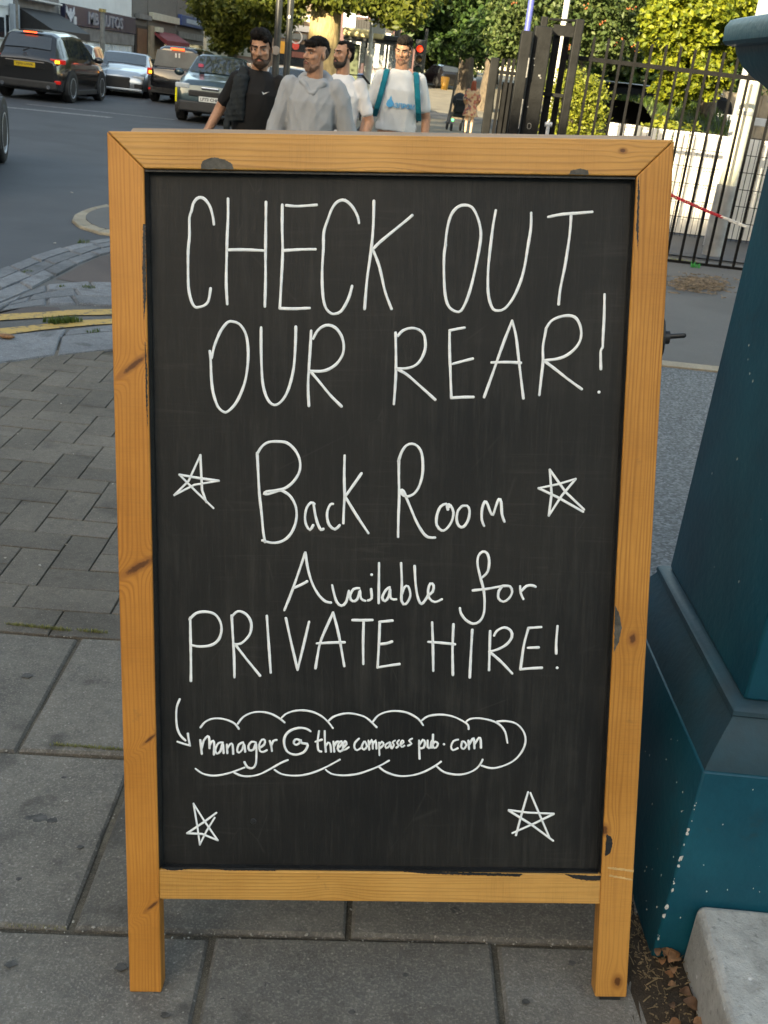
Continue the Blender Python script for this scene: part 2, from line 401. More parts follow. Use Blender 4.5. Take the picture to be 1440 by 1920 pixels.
line_strip('yellow_line', curve([(-60, 592), (0, 588), (90, 584), (130, 580), (270, 578)]), curve([(-60, 603), (0, 600), (70, 596), (130, 590), (270, 588)]), M_yel, -.002)
line_strip('yellow_line', curve([(-60, 620), (0, 615), (60, 609), (140, 600), (206, 597), (270, 594)]), curve([(-60, 633), (0, 627), (60, 620), (140, 611), (206, 606), (270, 604)]), M_yel, -.002)
# kerbed pavement the people walk on (rounded nose, then running off beside the road)
nose_o = [(262, 380), (201, 385), (165, 393), (146, 401), (134, 409), (138, 418), (155, 428), (201, 440), (262, 446)]
nose_i = [(262, 388), (201, 391), (178, 396), (166, 402), (161, 409), (165, 417), (176, 424), (201, 432), (262, 436)]
def smooth2(c):
    o = []
    for i in range(len(c) - 1):
        a, b_, c_, d = c[max(i-1, 0)], c[i], c[i+1], c[min(i+2, len(c)-1)]
        for j in range(4):
            t = j / 4; o.append(.5*((2*b_) + (c_ - a)*t + (2*a - 5*b_ + 4*c_ - d)*t*t + (3*b_ - a - 3*c_ + d)*t**3))
    return o + [c[-1]]
co_, ci_ = smooth2(curve(nose_o)[::-1]), smooth2(curve(nose_i)[::-1])
strip(co_, ci_, 1, .32, M_kerb, 'kerb_stone', gap=.001, jit=.001, bev=.01, raise_=.012, var=.02)
nose_in = list(ci_)
co_ = co_[-1:]; ci_ = ci_[-1:]
co_ += [Vector((-2.95, 20)), Vector((-2.9, 37)), Vector((-.8, 48))]; ci_ += [Vector((-2.75, 20)), Vector((-2.7, 36.9)), Vector((-.7, 47.8))]
strip(co_, ci_, 1, .95, M_kerb, 'kerb_stone', gap=.004, jit=.003, bev=.012, raise_=.035, var=.02)
poly = [(p.x, p.y) for p in nose_in + ci_[1:]] + [(14, 47.8), (14, 12.2), (1.5, 12.2), (.2, 10.2), (-1, 9.4)]
sheet('walkway', poly, -.045, M_tarm, th=.06)
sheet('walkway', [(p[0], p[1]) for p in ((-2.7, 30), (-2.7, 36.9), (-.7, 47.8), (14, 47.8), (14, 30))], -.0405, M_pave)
line_strip('white_line', [Vector((-12, 23.2)), Vector((-7.2, 24.6))], [Vector((-12, 23.6)), Vector((-7.2, 25))], M_wht2, -.01)
line_strip('white_line', [Vector((-9.6, 25.9)), Vector((-6.2, 26.6))], [Vector((-9.6, 26.1)), Vector((-6.2, 26.8))], M_wht2, -.01)
line_strip('white_line', [Vector((-1.5, 62)), Vector((-1.1, 90))], [Vector((-1.3, 62)), Vector((-.8, 90))], M_wht2, -.01)
# right of the board: chipped tarmac, flush edging, grey footway
sheet('chipped_path', [(-.2, 2.57), (3.4, 2.57), (3.4, 6.85), (-.2, 6.75)], 0, M_chip)
o = bpy.data.objects['chipped_path']; me = bpy.data.meshes.new('chipped_path'); mb = MB(); n = 24
for j in range(n + 1):
    for i in range(13):
        x = -.25 + 3.8*i/12; y = 2.565 + 4.4*j/n; mb.v.append((x, y, gz(x, y) + .002))
mb.f = [(j*13+i, j*13+i+1, (j+1)*13+i+1, (j+1)*13+i) for j in range(n) for i in range(12)]
me.from_pydata(mb.v, [], mb.f); me.materials.append(M_chip); o.data = me
strip([Vector((-.3, 6.84)), Vector((3.4, 6.98))], [Vector((-.3, 6.69)), Vector((3.4, 6.83))], 1, .9, M_kerb, 'edging_stone', gap=.003, jit=.002, bev=.006, raise_=.012, var=.02)
sheet('footway', [(-.3, 6.86), (6, 7.1), (6, 12.2), (1.5, 12.2), (.2, 10.2), (-.6, 9.3)], -.052, M_tarm, th=.05)
sheet('crossover', [(-2.7, 9.3), (-1.6, 6.2), (-.2, 5.2), (.4, 6.5), (.4, 10), (-1, 9.8)], -.0695, M_tarm)
sheet('car_park', [(2.4, 12.25), (40, 12.25), (40, 47), (2.4, 47)], -.03, M_road)

# ================================================================ CHALKBOARD A-FRAME
def wood_mat(name, vertical, base, dark, knots=(), rs=0):
    m, nt, b = newmat(name); t = nd(nt, 'ShaderNodeTexCoord'); sp = nd(nt, 'ShaderNodeSeparateXYZ'); nt.links.new(t.outputs['Object'], sp.inputs[0])
    X, Y, Z = sp.outputs; ac, al = (X, Z) if vertical else (Z, X)
    ac = mathn(nt, 'ADD', ac, mathn(nt, 'MULTIPLY', Y, .35))
    core = None; defl = None
    for kx, kz, r, *ex in knots:                                        # grain swerves round each knot
        ka, kl = (kx, kz) if vertical else (kz, kx)
        da = mathn(nt, 'SUBTRACT', ac, ka); dl = mathn(nt, 'SUBTRACT', al, kl)
        if ex: dl = mathn(nt, 'SUBTRACT', dl, mathn(nt, 'MULTIPLY', da, ex[0])); wr_, lr_ = 1/(ex[1]*r*r), 2.2
        else: wr_, lr_ = 1/(r*r), .42
        d2 = mathn(nt, 'ADD', mathn(nt, 'MULTIPLY', mathn(nt, 'MULTIPLY', da, da), wr_), mathn(nt, 'MULTIPLY', mathn(nt, 'MULTIPLY', dl, dl), lr_/(r*r)))
        e = mathn(nt, 'EXPONENT', mathn(nt, 'MULTIPLY', d2, -.32)); df = mathn(nt, 'MULTIPLY', mathn(nt, 'MULTIPLY', e, da), -.9)
        defl = df if defl is None else mathn(nt, 'ADD', defl, df)
        k = mathn(nt, 'EXPONENT', mathn(nt, 'MULTIPLY', d2, -1.6)); core = k if core is None else mathn(nt, 'MAXIMUM', core, k)
    if defl is not None: ac = mathn(nt, 'ADD', ac, defl)
    cb = nd(nt, 'ShaderNodeCombineXYZ'); nt.links.new(ac, cb.inputs[0]); nt.links.new(mathn(nt, 'MULTIPLY', al, .045), cb.inputs[1]); cb.inputs[2].default_value = rs
    wv = cb.outputs[0]
    slow = noise(nt, wv, 22, 3, .5)
    ph = mathn(nt, 'ADD', mathn(nt, 'MULTIPLY', ac, 950.), mathn(nt, 'MULTIPLY', slow, 42.))
    ring = mathn(nt, 'POWER', mathn(nt, 'ADD', mathn(nt, 'MULTIPLY', mathn(nt, 'SINE', ph), .5), .5), 3.0)
    fine = noise(nt, wv, 420, 4, .7); broad = noise(nt, t.outputs['Object'], 5.5, 4, .55)
    c = mix(nt, mathn(nt, 'MULTIPLY', ring, mathn(nt, 'MULTIPLY', ramp(nt, slow, [(.3, .2), (.7, 1.)]), .95)), base, dark)
    c = mix(nt, mathn(nt, 'MULTIPLY', ramp(nt, fine, [(.45, 0.), (.75, 1.)]), .35), c, dark)
    c = mix(nt, mathn(nt, 'MULTIPLY', ramp(nt, broad, [(.36, 0.), (.64, 1.)]), .6), c, (base[0]*.66, base[1]*.56, base[2]*.42))
    big = noise(nt, t.outputs['Object'], 1.7, 2, .5)
    c = mix(nt, mathn(nt, 'MULTIPLY', ramp(nt, big, [(.45, 0.), (.65, 1.)]), .45), c, (min(1, base[0]*1.12), base[1]*1.18, base[2]*1.5))
    hv = nd(nt, 'ShaderNodeMapping'); hv.inputs['Scale'].default_value = (2, 1, 60) if vertical else (60, 1, 2); nt.links.new(t.outputs['Object'], hv.inputs[0])
    c = mix(nt, mathn(nt, 'MULTIPLY', mathn(nt, 'MULTIPLY', ramp(nt, noise(nt, hv.outputs[0], 9, 3, .6), [(.45, 0.), (.7, 1.)]), ramp(nt, broad, [(.4, 0.), (.6, 1.)])), .22), c, (.16, .08, .025))
    gr = noise(nt, t.outputs['Object'], 75, 5, .8)
    c = mix(nt, mathn(nt, 'MULTIPLY', ramp(nt, gr, [(.62, 0.), (.74, 1.)]), .35), c, tuple(min(1, x*1.35) for x in base))
    c = mix(nt, mathn(nt, 'MULTIPLY', ramp(nt, noise(nt, t.outputs['Object'], 17, 6, .75), [(.62, 0.), (.76, 1.)]), .55), c, (.10, .065, .035))
    if core is not None: c = mix(nt, ramp(nt, core, [(.16, 0.), (.5, .6)]), c, (.24, .085, .022))
    if core is not None: c = mix(nt, ramp(nt, mathn(nt, 'ADD', core, mathn(nt, 'MULTIPLY', mathn(nt, 'SUBTRACT', noise(nt, t.outputs['Object'], 160, 3, .6), .5), .5)), [(.6, 0.), (.85, .85)]), c, (.075, .024, .008))
    nt.links.new(c, b.inputs['Base Color']); b.inputs['Roughness'].default_value = .48; b.inputs['Specular IOR Level'].default_value = .35
    bump(nt, b, mathn(nt, 'ADD', ring, fine), .25, .0008); return m
OB = Vector((-.34747, 1.32967, -.0040)); bu = Vector((.99464011, .04589329, .09265451)); bv = Vector((-.10097959, .23849199, .96588027)); bn = bu.cross(bv)
BW_, BH_ = .8795, 1.4555
sign = thing('chalkboard_sign', 'wooden framed pavement chalkboard with white handwritten invitation to the back room', 'chalkboard')
sign.matrix_world = frame_m(OB, bu, -bn, bv)
wb, wd = (.42, .208, .058), (.215, .082, .018)
W_l = wood_mat('pine_left', True, (.55, .228, .043), (.31, .104, .018), [(.034, 1.098, .015, .75, 6.), (.034, .768, .018, .55, 6.), (.046, .47, .009, .8, 4.), (.044, .165, .010, .8, 4.)], 1)
W_r = wood_mat('pine_right', True, (.53, .24, .05), (.24, .088, .018), [(.856, .656, .011), (.826, .315, .010), (.862, .03, .012)], 5)
W_t = wood_mat('pine_top', False, (.56, .278, .07), (.20, .074, .017), [(.43, 1.36, .02), (.80, 1.438, .006)], 9)
W_b = wood_mat('pine_bottom', False, (.58, .305, .08), (.31, .13, .028), [(.36, .165, .016)], 13)
W_back = wood_mat('pine_back', False, (.33, .19, .075), (.2, .095, .03), [], 17)
D = .036; g = .0006; s_ = .056
def px_panel(px, py, yd):                                           # pixel to the board's own plane at depth yd
    n = bn; o = OB - bn * yd; d = ray(px, py); t = (o - CAMP).dot(n) / d.dot(n); p = CAMP + d * t - OB
    return p.dot(bu), p.dot(bv)
iz = 1.4005
MB().prism([(0, 0, 0), (s_, 0, 0), (s_, 0, iz - g), (0, 0, BH_ - g)], (0, D, 0)).build('stile', W_l, sign, bevel=.0022)
MB().prism([(BW_ - s_, 0, 0), (BW_, 0, 0), (BW_, 0, BH_ - g), (BW_ - s_, 0, iz - g)], (0, D, 0)).build('stile', W_r, sign, bevel=.0022)
MB().prism([(s_ + g, 0, iz), (BW_ - s_ - g, 0, iz), (BW_ - g, 0, BH_), (g, 0, BH_)], (0, D, 0)).build('top_rail', W_t, sign, bevel=.0022)
MB().box((s_ - .001, .003, .1755), (BW_ - s_ + .001, D - .006, .2305)).build('bottom_rail', W_b, sign, bevel=.002)
m, nt, b = newmat('chalkboard_paint'); v = coords(nt, 'Object', (1, 1, .06)); v2 = coords(nt, 'Object', (.05, 1, 1)); v3 = coords(nt)
b.inputs['Specular IOR Level'].default_value = .26
br_ = noise(nt, v, 170, 5, .75, .4); br2 = noise(nt, v2, 70, 3, .7, 1.2); cl = noise(nt, v3, 3.2, 4, .55)
c = mix(nt, ramp(nt, cl, [(.35, 0.), (.65, 1.)]), (.008, .0083, .0085), (.0165, .0155, .0142))
c = mix(nt, mathn(nt, 'MULTIPLY', ramp(nt, br_, [(.5, 0.), (.8, 1.)]), .3), c, (.06, .057, .05))
c = mix(nt, mathn(nt, 'MULTIPLY', mathn(nt, 'MULTIPLY', ramp(nt, br2, [(.55, 0.), (.8, 1.)]), ramp(nt, cl, [(.45, 0.), (.65, 1.)])), .3), c, (.085, .08, .07))
sx = nd(nt, 'ShaderNodeSeparateXYZ'); nt.links.new(v3, sx.inputs[0])
hz = mathn(nt, 'MULTIPLY', noise(nt, v3, 5, 5, .65, .8), noise(nt, v, 60, 4, .7))
c = mix(nt, mathn(nt, 'MULTIPLY', ramp(nt, hz, [(.24, 0.), (.42, 1.)]), .22), c, (.062, .059, .052))        # old wiped chalk haze
wv = nd(nt, 'ShaderNodeTexVoronoi', feature='DISTANCE_TO_EDGE'); wv.inputs['Scale'].default_value = 7; nt.links.new(coords(nt, 'Object', (1, 1, .5)), wv.inputs['Vector'])
scr = mathn(nt, 'MULTIPLY', ramp(nt, wv.outputs['Distance'], [(0., 1.), (.006, 0.)]), ramp(nt, noise(nt, v3, 9, 3, .6), [(.52, 0.), (.62, 1.)]))
c = mix(nt, mathn(nt, 'MULTIPLY', scr, .10), c, (.12, .115, .1))
c = mix(nt, mathn(nt, 'MULTIPLY', ramp(nt, noise(nt, v3, 60, 6, .8), [(.68, 0.), (.8, 1.)]), .3), c, (.008, .008, .008))
nt.links.new(c, b.inputs['Base Color']); nt.links.new(mathn(nt, 'ADD', mathn(nt, 'MULTIPLY', br_, .22), .40), b.inputs['Roughness'])
bump(nt, b, mathn(nt, 'ADD', br_, mathn(nt, 'MULTIPLY', noise(nt, v3, 14, 4, .7), 1.2)), .5, .002)
M_chalk = m; PD = .020
MB().box((.046, PD, .222), (BW_ - .046, PD + .006, iz + .008)).build('board_panel', M_chalk, sign)
M_bpaint = mat('black_gloss_paint', (.012, .013, .014), .42, .3, 30, bmp=.3)
ed = MB()
ed.prism([(s_ - .0004, .0035, .232), (s_ + .0045, .014, .232), (s_ + .0045, PD, .232), (s_ - .0004, PD, .232)], (0, 0, iz - .234))
ed.prism([(BW_ - s_ + .0004, .004, .232), (BW_ - s_ - .003, .014, .232), (BW_ - s_ - .003, PD, .232), (BW_ - s_ + .0004, PD, .232)], (0, 0, iz - .234))
ed.box((s_, .006, iz - .004), (BW_ - s_, PD, iz - .0006)); ed.box((s_ + .005, .007, .2303), (BW_ - s_ - .004, PD, .2335))
ed.build('painted_edge', M_bpaint, sign)
def smear(px, yd=-.0004, mt=None, n=26, rough=.25):
    """irregular flake of black paint left on the frame"""
    pts = [px_panel(*p, 0.) for p in px]; out = []
    for i in range(len(pts)):
        a, b_ = Vector(pts[i]), Vector(pts[(i+1) % len(pts)]); L = (b_ - a).length; k = max(2, int(L / .002))
        for j in range(k):
            p = a.lerp(b_, j / k); out.append((p.x + random.uniform(-1, 1) * .0007, yd, p.y + random.uniform(-1, 1) * .0007))
    MB().prism(out, (0, .0003, 0)).build('paint_smear', mt or M_bpaint, sign)
M_smear = mat('worn_black_smear', (.075, .068, .055), .7, .4, 90)
smear([(376, 317), (379, 303), (390, 297), (405, 295), (422, 299), (436, 308), (438, 317)], mt=M_smear)
smear([(1066, 327), (1070, 320), (1086, 316), (1102, 319), (1104, 328)], mt=M_smear)
smear([(1153, 1135), (1161, 1150), (1166, 1175), (1160, 1205), (1151, 1222)], mt=M_smear)
smear([(1137, 1564), (1146, 1568), (1149, 1580), (1144, 1600), (1134, 1606)])
smear([(1060, 1641), (1128, 1644), (1126, 1652), (1102, 1653), (1075, 1648)], yd=.0026)
smear([(300, 1629), (345, 1627), (352, 1631), (320, 1634)], yd=.0026)
smear([(390, 1629), (520, 1629), (515, 1634), (420, 1633)], yd=.0026)
smear([(740, 1634), (980, 1640), (975, 1645), (800, 1640)], yd=.0026)
smear([(268, 420), (273, 420), (274, 560), (270, 600), (267, 500)]); smear([(272, 640), (276, 700), (277, 800), (274, 760)])
smear([(1193, 430), (1197, 330), (1199, 360), (1196, 470)])
M_psc = mat('pale_scratch', (.56, .36, .15), .6, .2, 60)
smear([(1139, 1625), (1188, 1631), (1188, 1635), (1140, 1629)], mt=M_psc); smear([(1143, 1640), (1186, 1648), (1186, 1651), (1142, 1643)], mt=M_psc)
smear([(1246, 283), (1236, 276), (1232, 290), (1243, 296)], mt=M_smear) if False else None
# rear leaf, hinged along the top
al = math.radians(27); hinge = Vector((0, D + .006, BH_ - .01))
rf = MB(); Rm = Matrix.Rotation(al, 4, 'X')
RT = Matrix.Translation(hinge) @ Rm @ Matrix.Translation(-hinge)
def rear(nm, lo, hi, mt): MB().box(lo, hi).xf(RT).build(nm, mt, sign, bevel=.002)
rear('rear_stile', (.025, D+.006, .02), (.08, 2*D+.006, BH_ - .05), W_back); rear('rear_stile', (BW_-.08, D+.006, .055), (BW_-.025, 2*D+.006, BH_ - .05), W_back)
rear('rear_top_rail', (.025, D+.004, BH_ - .05), (BW_ - .022, 2*D+.004, BH_ + .0045), W_back); rear('rear_bottom_rail', (.08, D+.01, .18), (BW_ - .08, 2*D, .235), W_back)
rear('rear_panel', (.075, D+.02, .23), (BW_ - .075, D+.026, BH_ - .045), M_chalk)
M_blk = mat('black_iron', (.013, .013, .014), .4, .3, 40)
M_rub = mat('black_rubber', (.02, .02, .02), .8, .3, 40)
hw = MB(); hw.prism([(BW_ + .0005, .018 + .014*math.cos(a), 1.154 + .03*math.sin(a)) for a in [2*math.pi*k/18 for k in range(18)]], (.004, 0, 0)); hw.build('stay_plate', M_blk, sign, bevel=.001)
hw = MB(); hw.tube([(BW_ + .004, .018, 1.154), (BW_ + .013, .018, 1.154)], .0115, 12); hw.tube([(BW_+.013, .018, 1.154), (BW_+.015, .018, 1.154)], [.009, .004], 12); hw.cap((BW_+.010, .018, 1.155), .0045, (BW_+.036, .014, 1.157), .0042); hw.build('wing_bolt', M_blk, sign, smooth=50)
MB().box((.010, .006, -.006), (.046, D-.004, .0005)).build('foot_pad', M_rub, sign); MB().box((BW_-.046, .006, -.012), (BW_-.01, D-.004, .0005)).build('foot_pad', M_rub, sign)
# handwriting: raised paint-marker strokes
m, nt, b = newmat('white_marker'); n_ = noise(nt, coords(nt), 45, 4, .6)
nt.links.new(mix(nt, ramp(nt, n_, [(.3, 0.), (.7, 1.)]), (.72, .74, .74), (.86, .87, .87)), b.inputs['Base Color']); b.inputs['Roughness'].default_value = .6
M_ink = m
def spline(p, per=.004):
    if len(p) < 3: 
        return [p[0].lerp(p[1], k/6) for k in range(7)]
    o = []
    for i in range(len(p) - 1):
        a, b_, c, d = p[max(i-1, 0)], p[i], p[i+1], p[min(i+2, len(p)-1)]
        k = max(2, int((c - b_).length / per))
        for j in range(k):
            t = j / k; o.append(.5*((2*b_) + (c - a)*t + (2*a - 5*b_ + 4*c - d)*t*t + (3*b_ - a - 3*c + d)*t**3))
    o.append(p[-1]); return o
def stroke(mb, pts, w, sharp=False):
    P = [Vector(px_panel(x, y, PD)) for x, y in pts]
    if len(P) == 1:
        n = 12; r = w * 1.15; c = P[0]
        mb.add([(c.x + r*math.cos(2*math.pi*k/n), PD, c.y + r*math.sin(2*math.pi*k/n)) for k in range(n)] + [(c.x + .6*r*math.cos(2*math.pi*k/n), PD - .0009, c.y + .6*r*math.sin(2*math.pi*k/n)) for k in range(n)],
               [(k, (k+1) % n, n+(k+1) % n, n+k) for k in range(n)] + [tuple(range(n, 2*n))]); return
    S = [P[0]] if False else (spline(P) if not sharp else [q for a, b_ in zip(P, P[1:]) for q in (a, a.lerp(b_, .5))] + [P[-1]])
    vs = []; fs = []; n = len(S); ph = random.uniform(0, 6)
    seq = [(0, -1.0, .25), (0, -.8, .62), (0, -.45, .9)] + [(i, 0, 1) for i in range(n)] + [(n-1, .45, .9), (n-1, .8, .62), (n-1, 1.0, .25)]
    for q, (i, e, sc) in enumerate(seq):
        d = (S[min(i+1, n-1)] - S[max(i-1, 0)]); d = d.normalized() if d.length > 1e-9 else Vector((1, 0)); nn = Vector((-d.y, d.x)); p = S[i] + d * e * w
        ww = w * sc * (1 + .10 * math.sin(q * .35 + ph) + .05 * math.sin(q * 1.7))
        for k, h in ((-1, 0), (-.62, .0008), (.62, .0008), (1, 0)): vs.append((p.x + nn.x*k*ww, PD - h * (1 if sc > .3 else .4), p.y + nn.y*k*ww))
    for i in range(len(seq) - 1):
        for k in range(3): fs.append((4*i+k, 4*i+k+1, 4*i+k+5, 4*i+k+4))
    mb.add(vs, fs)
C5, C6, G1, G2, C3, C4 = (320, 350, 3.2727), (720, 350, 3.1304), (260, 780, 2.88), (720, 780, 2.88), (300, 1280, 3.7895), (660, 1280, 2.6667)
def write(name, fr, strokes, w, label, sharp=False):
    mb = MB()
    for s in strokes: stroke(mb, [(fr[0] + x/fr[2], fr[1] + y/fr[2]) for x, y in s], w, sharp)
    o = mb.build(name, M_ink, sign, smooth=180); o['label'] = label; return o
WB = .00218
write('chalk_word', C5, [
 [(265,230),(258,180),(240,120),(210,78),(185,66),(160,74),(138,105),(128,150),(115,190),(115,300),(107,400),(107,560),(112,640),(130,710),(150,738),(170,740),(205,730),(230,705),(240,660),(245,625)],
 [(352,75),(352,180),(347,300),(343,450),(341,600),(347,720)], [(585,95),(582,400),(582,560),(578,735)], [(345,388),(460,387),(582,393)],
 [(685,112),(684,250),(687,400),(680,560),(670,745)], [(670,747),(760,749),(852,745)], [(710,115),(780,120),(895,112)], [(695,392),(790,386),(888,384)],
 [(1155,222),(1148,185),(1120,130),(1085,93),(1055,82),(1020,95),(990,135),(965,200),(940,280),(937,380),(930,500),(930,600),(937,690),(955,750),(985,778),(1010,780),(1045,765),(1080,710),(1100,660),(1113,610)],
 [(1247,88),(1243,240),(1230,390),(1205,570),(1190,750)], [(1245,380),(1290,335),(1440,212),(1482,176)], [(1240,385),(1280,490),(1315,640),(1355,750)]], WB, 'white handwritten word CHECK')
write('chalk_word', C6, [
 [(360,355),(365,290),(378,215),(400,155),(435,118),(475,108),(515,120),(545,170),(565,240),(567,310),(545,440),(510,590),(475,690),(440,735),(385,710),(360,640),(352,520),(353,400),(362,340)],
 [(656,140),(640,230),(625,350),(612,480),(610,600),(620,670),(640,718),(670,728),(710,715),(760,650),(800,560),(825,470),(845,350),(862,240),(864,155)],
 [(965,178),(1040,163),(1140,155),(1222,148)], [(1098,170),(1090,280),(1065,450),(1035,600),(1025,690)]], WB, 'white handwritten word OUT')
write('chalk_word', C5, [
 [(240,1010),(245,1060),(250,1180),(262,1270),(290,1350),(325,1382),(350,1380),(395,1335),(430,1270),(460,1180),(475,1060),(472,960),(455,890),(420,842),(380,828),(350,832),(310,880),(280,945),(262,1000),(252,1050)],
 [(555,865),(555,1000),(562,1180),(580,1270),(605,1320),(635,1340),(665,1330),(700,1290),(730,1220),(755,1110),(765,980),(768,860)],
 [(862,885),(856,1000),(848,1120),(843,1220),(848,1345)], [(875,932),(900,885),(935,857),(970,850),(1010,865),(1045,910),(1062,970),(1055,1030),(1020,1085),(970,1120),(920,1133),(855,1130)], [(855,1130),(910,1195),(980,1280),(1048,1348)]], WB, 'white handwritten word OUR')
write('chalk_word', C6, [
 [(68,858),(70,980),(70,1080),(65,1180),(58,1275)], [(82,875),(110,845),(160,830),(205,840),(235,870),(243,940),(225,1000),(190,1045),(140,1065),(75,1068)], [(75,1070),(130,1100),(200,1160),(300,1250)],
 [(472,828),(430,835),(385,845)], [(385,845),(385,960),(390,1100),(395,1240)], [(395,1240),(460,1236),(525,1235)], [(405,1040),(460,1025),(520,1010)],
 [(588,1235),(640,1090),(700,920),(752,788)], [(752,788),(775,880),(795,1050),(818,1242)], [(632,1032),(720,1030),(803,1034)],
 [(952,830),(945,870),(933,940),(933,1030),(922,1130),(912,1222)], [(950,835),(980,790),(1030,765),(1090,757),(1130,775),(1155,830),(1155,890),(1130,940),(1080,985),(1020,1010),(940,1020)], [(940,1022),(1010,1075),(1080,1130),(1160,1188)],
 [(1295,633),(1292,760),(1285,900),(1283,945),(1272,965),(1273,1070)], [(1262,1206)]], WB, 'white handwritten word REAR with exclamation mark')
write('chalk_word', G1, [
 [(640,200),(645,300),(652,420),(665,540),(672,620),(682,680)], [(640,205),(665,165),(700,142),(745,138),(800,145),(845,185),(870,240),(868,300),(835,355),(790,390),(740,402),(690,408),(676,420),(700,422),(740,408),(770,402),(815,430),(845,480),(853,540),(840,600),(810,650),(770,678),(720,685),(668,672)],
 [(948,475),(930,468),(908,495),(898,545),(905,590),(925,615),(942,590)], [(945,480),(955,540),(970,590),(985,615),(997,610)],
 [(1048,475),(1035,478),(1020,510),(1018,550),(1030,590),(1060,612),(1085,590)],
 [(1112,215),(1110,330),(1112,430),(1108,500),(1105,578)], [(1203,310),(1165,365),(1115,435)], [(1115,435),(1160,510),(1205,580),(1240,632)]], WB, 'white handwritten word Back')
write('chalk_word', G2, [
 [(80,235),(80,330),(82,440),(78,540),(76,652)], [(78,245),(95,195),(120,160),(150,150),(180,162),(203,200),(210,270),(205,330),(185,390),(155,425),(120,435),(95,420),(90,400),(105,405),(120,440),(145,500),(175,570),(210,630),(240,655),(275,657)],
 [(350,492),(335,475),(305,490),(285,540),(285,590),(310,618),(335,612),(365,570),(375,520),(360,485),(340,478),(345,505)],
 [(425,485),(400,510),(392,560),(405,595),(430,598),(455,560),(462,510),(448,485),(420,487)],
 [(540,592),(528,560),(530,500),(545,462),(558,475),(575,520),(588,535),(600,500),(620,448),(632,465),(637,530),(650,570)]], WB, 'white handwritten word Room')
write('chalk_star', G1, [[(193,427),(300,372),(432,350)], [(432,350),(330,336),(220,317)], [(220,317),(310,408),(403,497)], [(365,465),(342,400),(333,212)], [(333,212),(270,350),(193,427)]], .0019, 'white star left of Back Room', True)
write('chalk_star', G2, [[(890,538),(905,420),(895,290)], [(895,290),(980,410),(1080,505)], [(1075,517),(940,440),(835,390)], [(835,390),(940,368),(1035,340)], [(1035,340),(960,430),(890,538)]], .0019, 'white star right of Back Room', True)
write('chalk_word', G1, [
 [(787,1048),(830,940),(900,738)], [(900,738),(915,830),(940,910),(975,970),(1010,1002),(1038,1008)], [(835,930),(880,910),(910,893)],
 [(1045,915),(1055,960),(1070,1005),(1095,1025),(1120,1005),(1135,945)], [(1190,930),(1160,935),(1140,975),(1155,1000),(1180,990),(1195,940),(1200,985),(1222,998)], [(1255,935),(1258,985),(1238,996)], [(1258,857)], [(1298,795),(1297,900),(1296,1010)],
 [(1355,925),(1335,940),(1315,980),(1330,1000),(1350,975),(1358,930),(1362,985),(1390,990)], [(1417,795),(1421,900),(1420,1000),(1443,1015),(1467,970),(1455,920),(1435,925),(1422,960)], [(1490,810),(1495,900),(1505,970),(1520,1010),(1535,1010),(1560,975)], [(1560,970),(1587,950),(1593,915),(1575,905),(1563,940),(1570,985),(1600,1005),(1637,990)]], .0021, 'white handwritten word Available')
write('chalk_word', G2, [
 [(530,872),(560,840),(568,780),(555,740),(532,733),(510,755),(505,800),(520,870),(538,940),(543,1010),(538,1070),(515,1110),(480,1122),(440,1100),(415,1065),(410,1038)], [(480,942),(560,933),(640,918)], [(640,918),(620,945),(618,985),(645,1003),(675,985),(692,950),(680,920),(640,918)], [(735,920),(738,955),(752,988)], [(742,945),(770,918),(800,915),(818,922)]], .0021, 'white handwritten word for')
write('chalk_word', G1, [
 [(278,1090),(280,1200),(282,1330),(282,1430)], [(275,1098),(310,1065),(360,1057),(410,1070),(440,1110),(447,1160),(430,1210),(390,1238),(330,1245),(288,1238)],
 [(502,1078),(508,1180),(515,1300),(517,1410)], [(502,1085),(525,1060),(550,1055),(585,1075),(607,1115),(605,1165),(585,1200),(550,1230),(520,1232)], [(520,1232),(580,1310),(655,1402)],
 [(692,1080),(700,1200),(713,1385)], [(795,1092),(825,1230),(858,1370)], [(858,1370),(890,1240),(920,1112)], [(955,1362),(965,1300),(985,1210),(1050,1062)], [(1050,1062),(1080,1180),(1110,1350)], [(963,1228),(1040,1224),(1112,1222)],
 [(1155,1102),(1210,1103),(1262,1102)], [(1215,1105),(1212,1220),(1213,1338)], [(1370,1105),(1300,1112)], [(1302,1112),(1298,1220),(1290,1358)], [(1290,1358),(1350,1348),(1408,1340)], [(1300,1232),(1340,1228),(1368,1218)]], WB, 'white handwritten word PRIVATE')
write('chalk_word', G2, [
 [(260,1115),(264,1240),(266,1375)], [(375,1125),(370,1260),(372,1398)], [(240,1220),(310,1225),(383,1233)], [(477,1155),(470,1270),(463,1412)],
 [(573,1162),(570,1270),(567,1372)], [(595,1185),(610,1160),(650,1142),(685,1160),(690,1195),(660,1235),(610,1262),(568,1272)], [(572,1275),(630,1325),(692,1390)],
 [(848,1140),(780,1145)], [(780,1145),(755,1240),(737,1368)], [(737,1368),(790,1363),(852,1360)], [(778,1252),(835,1250)], [(937,1135),(930,1220),(930,1282)], [(935,1360)]], WB, 'white handwritten word HIRE with exclamation mark')
write('chalk_arrow', C3, [[(140,118),(120,170),(115,240),(122,320),(145,375),(180,410)], [(125,420),(170,435),(213,447)], [(213,447),(203,400),(198,362)]], .0019, 'white curved arrow pointing to the address')
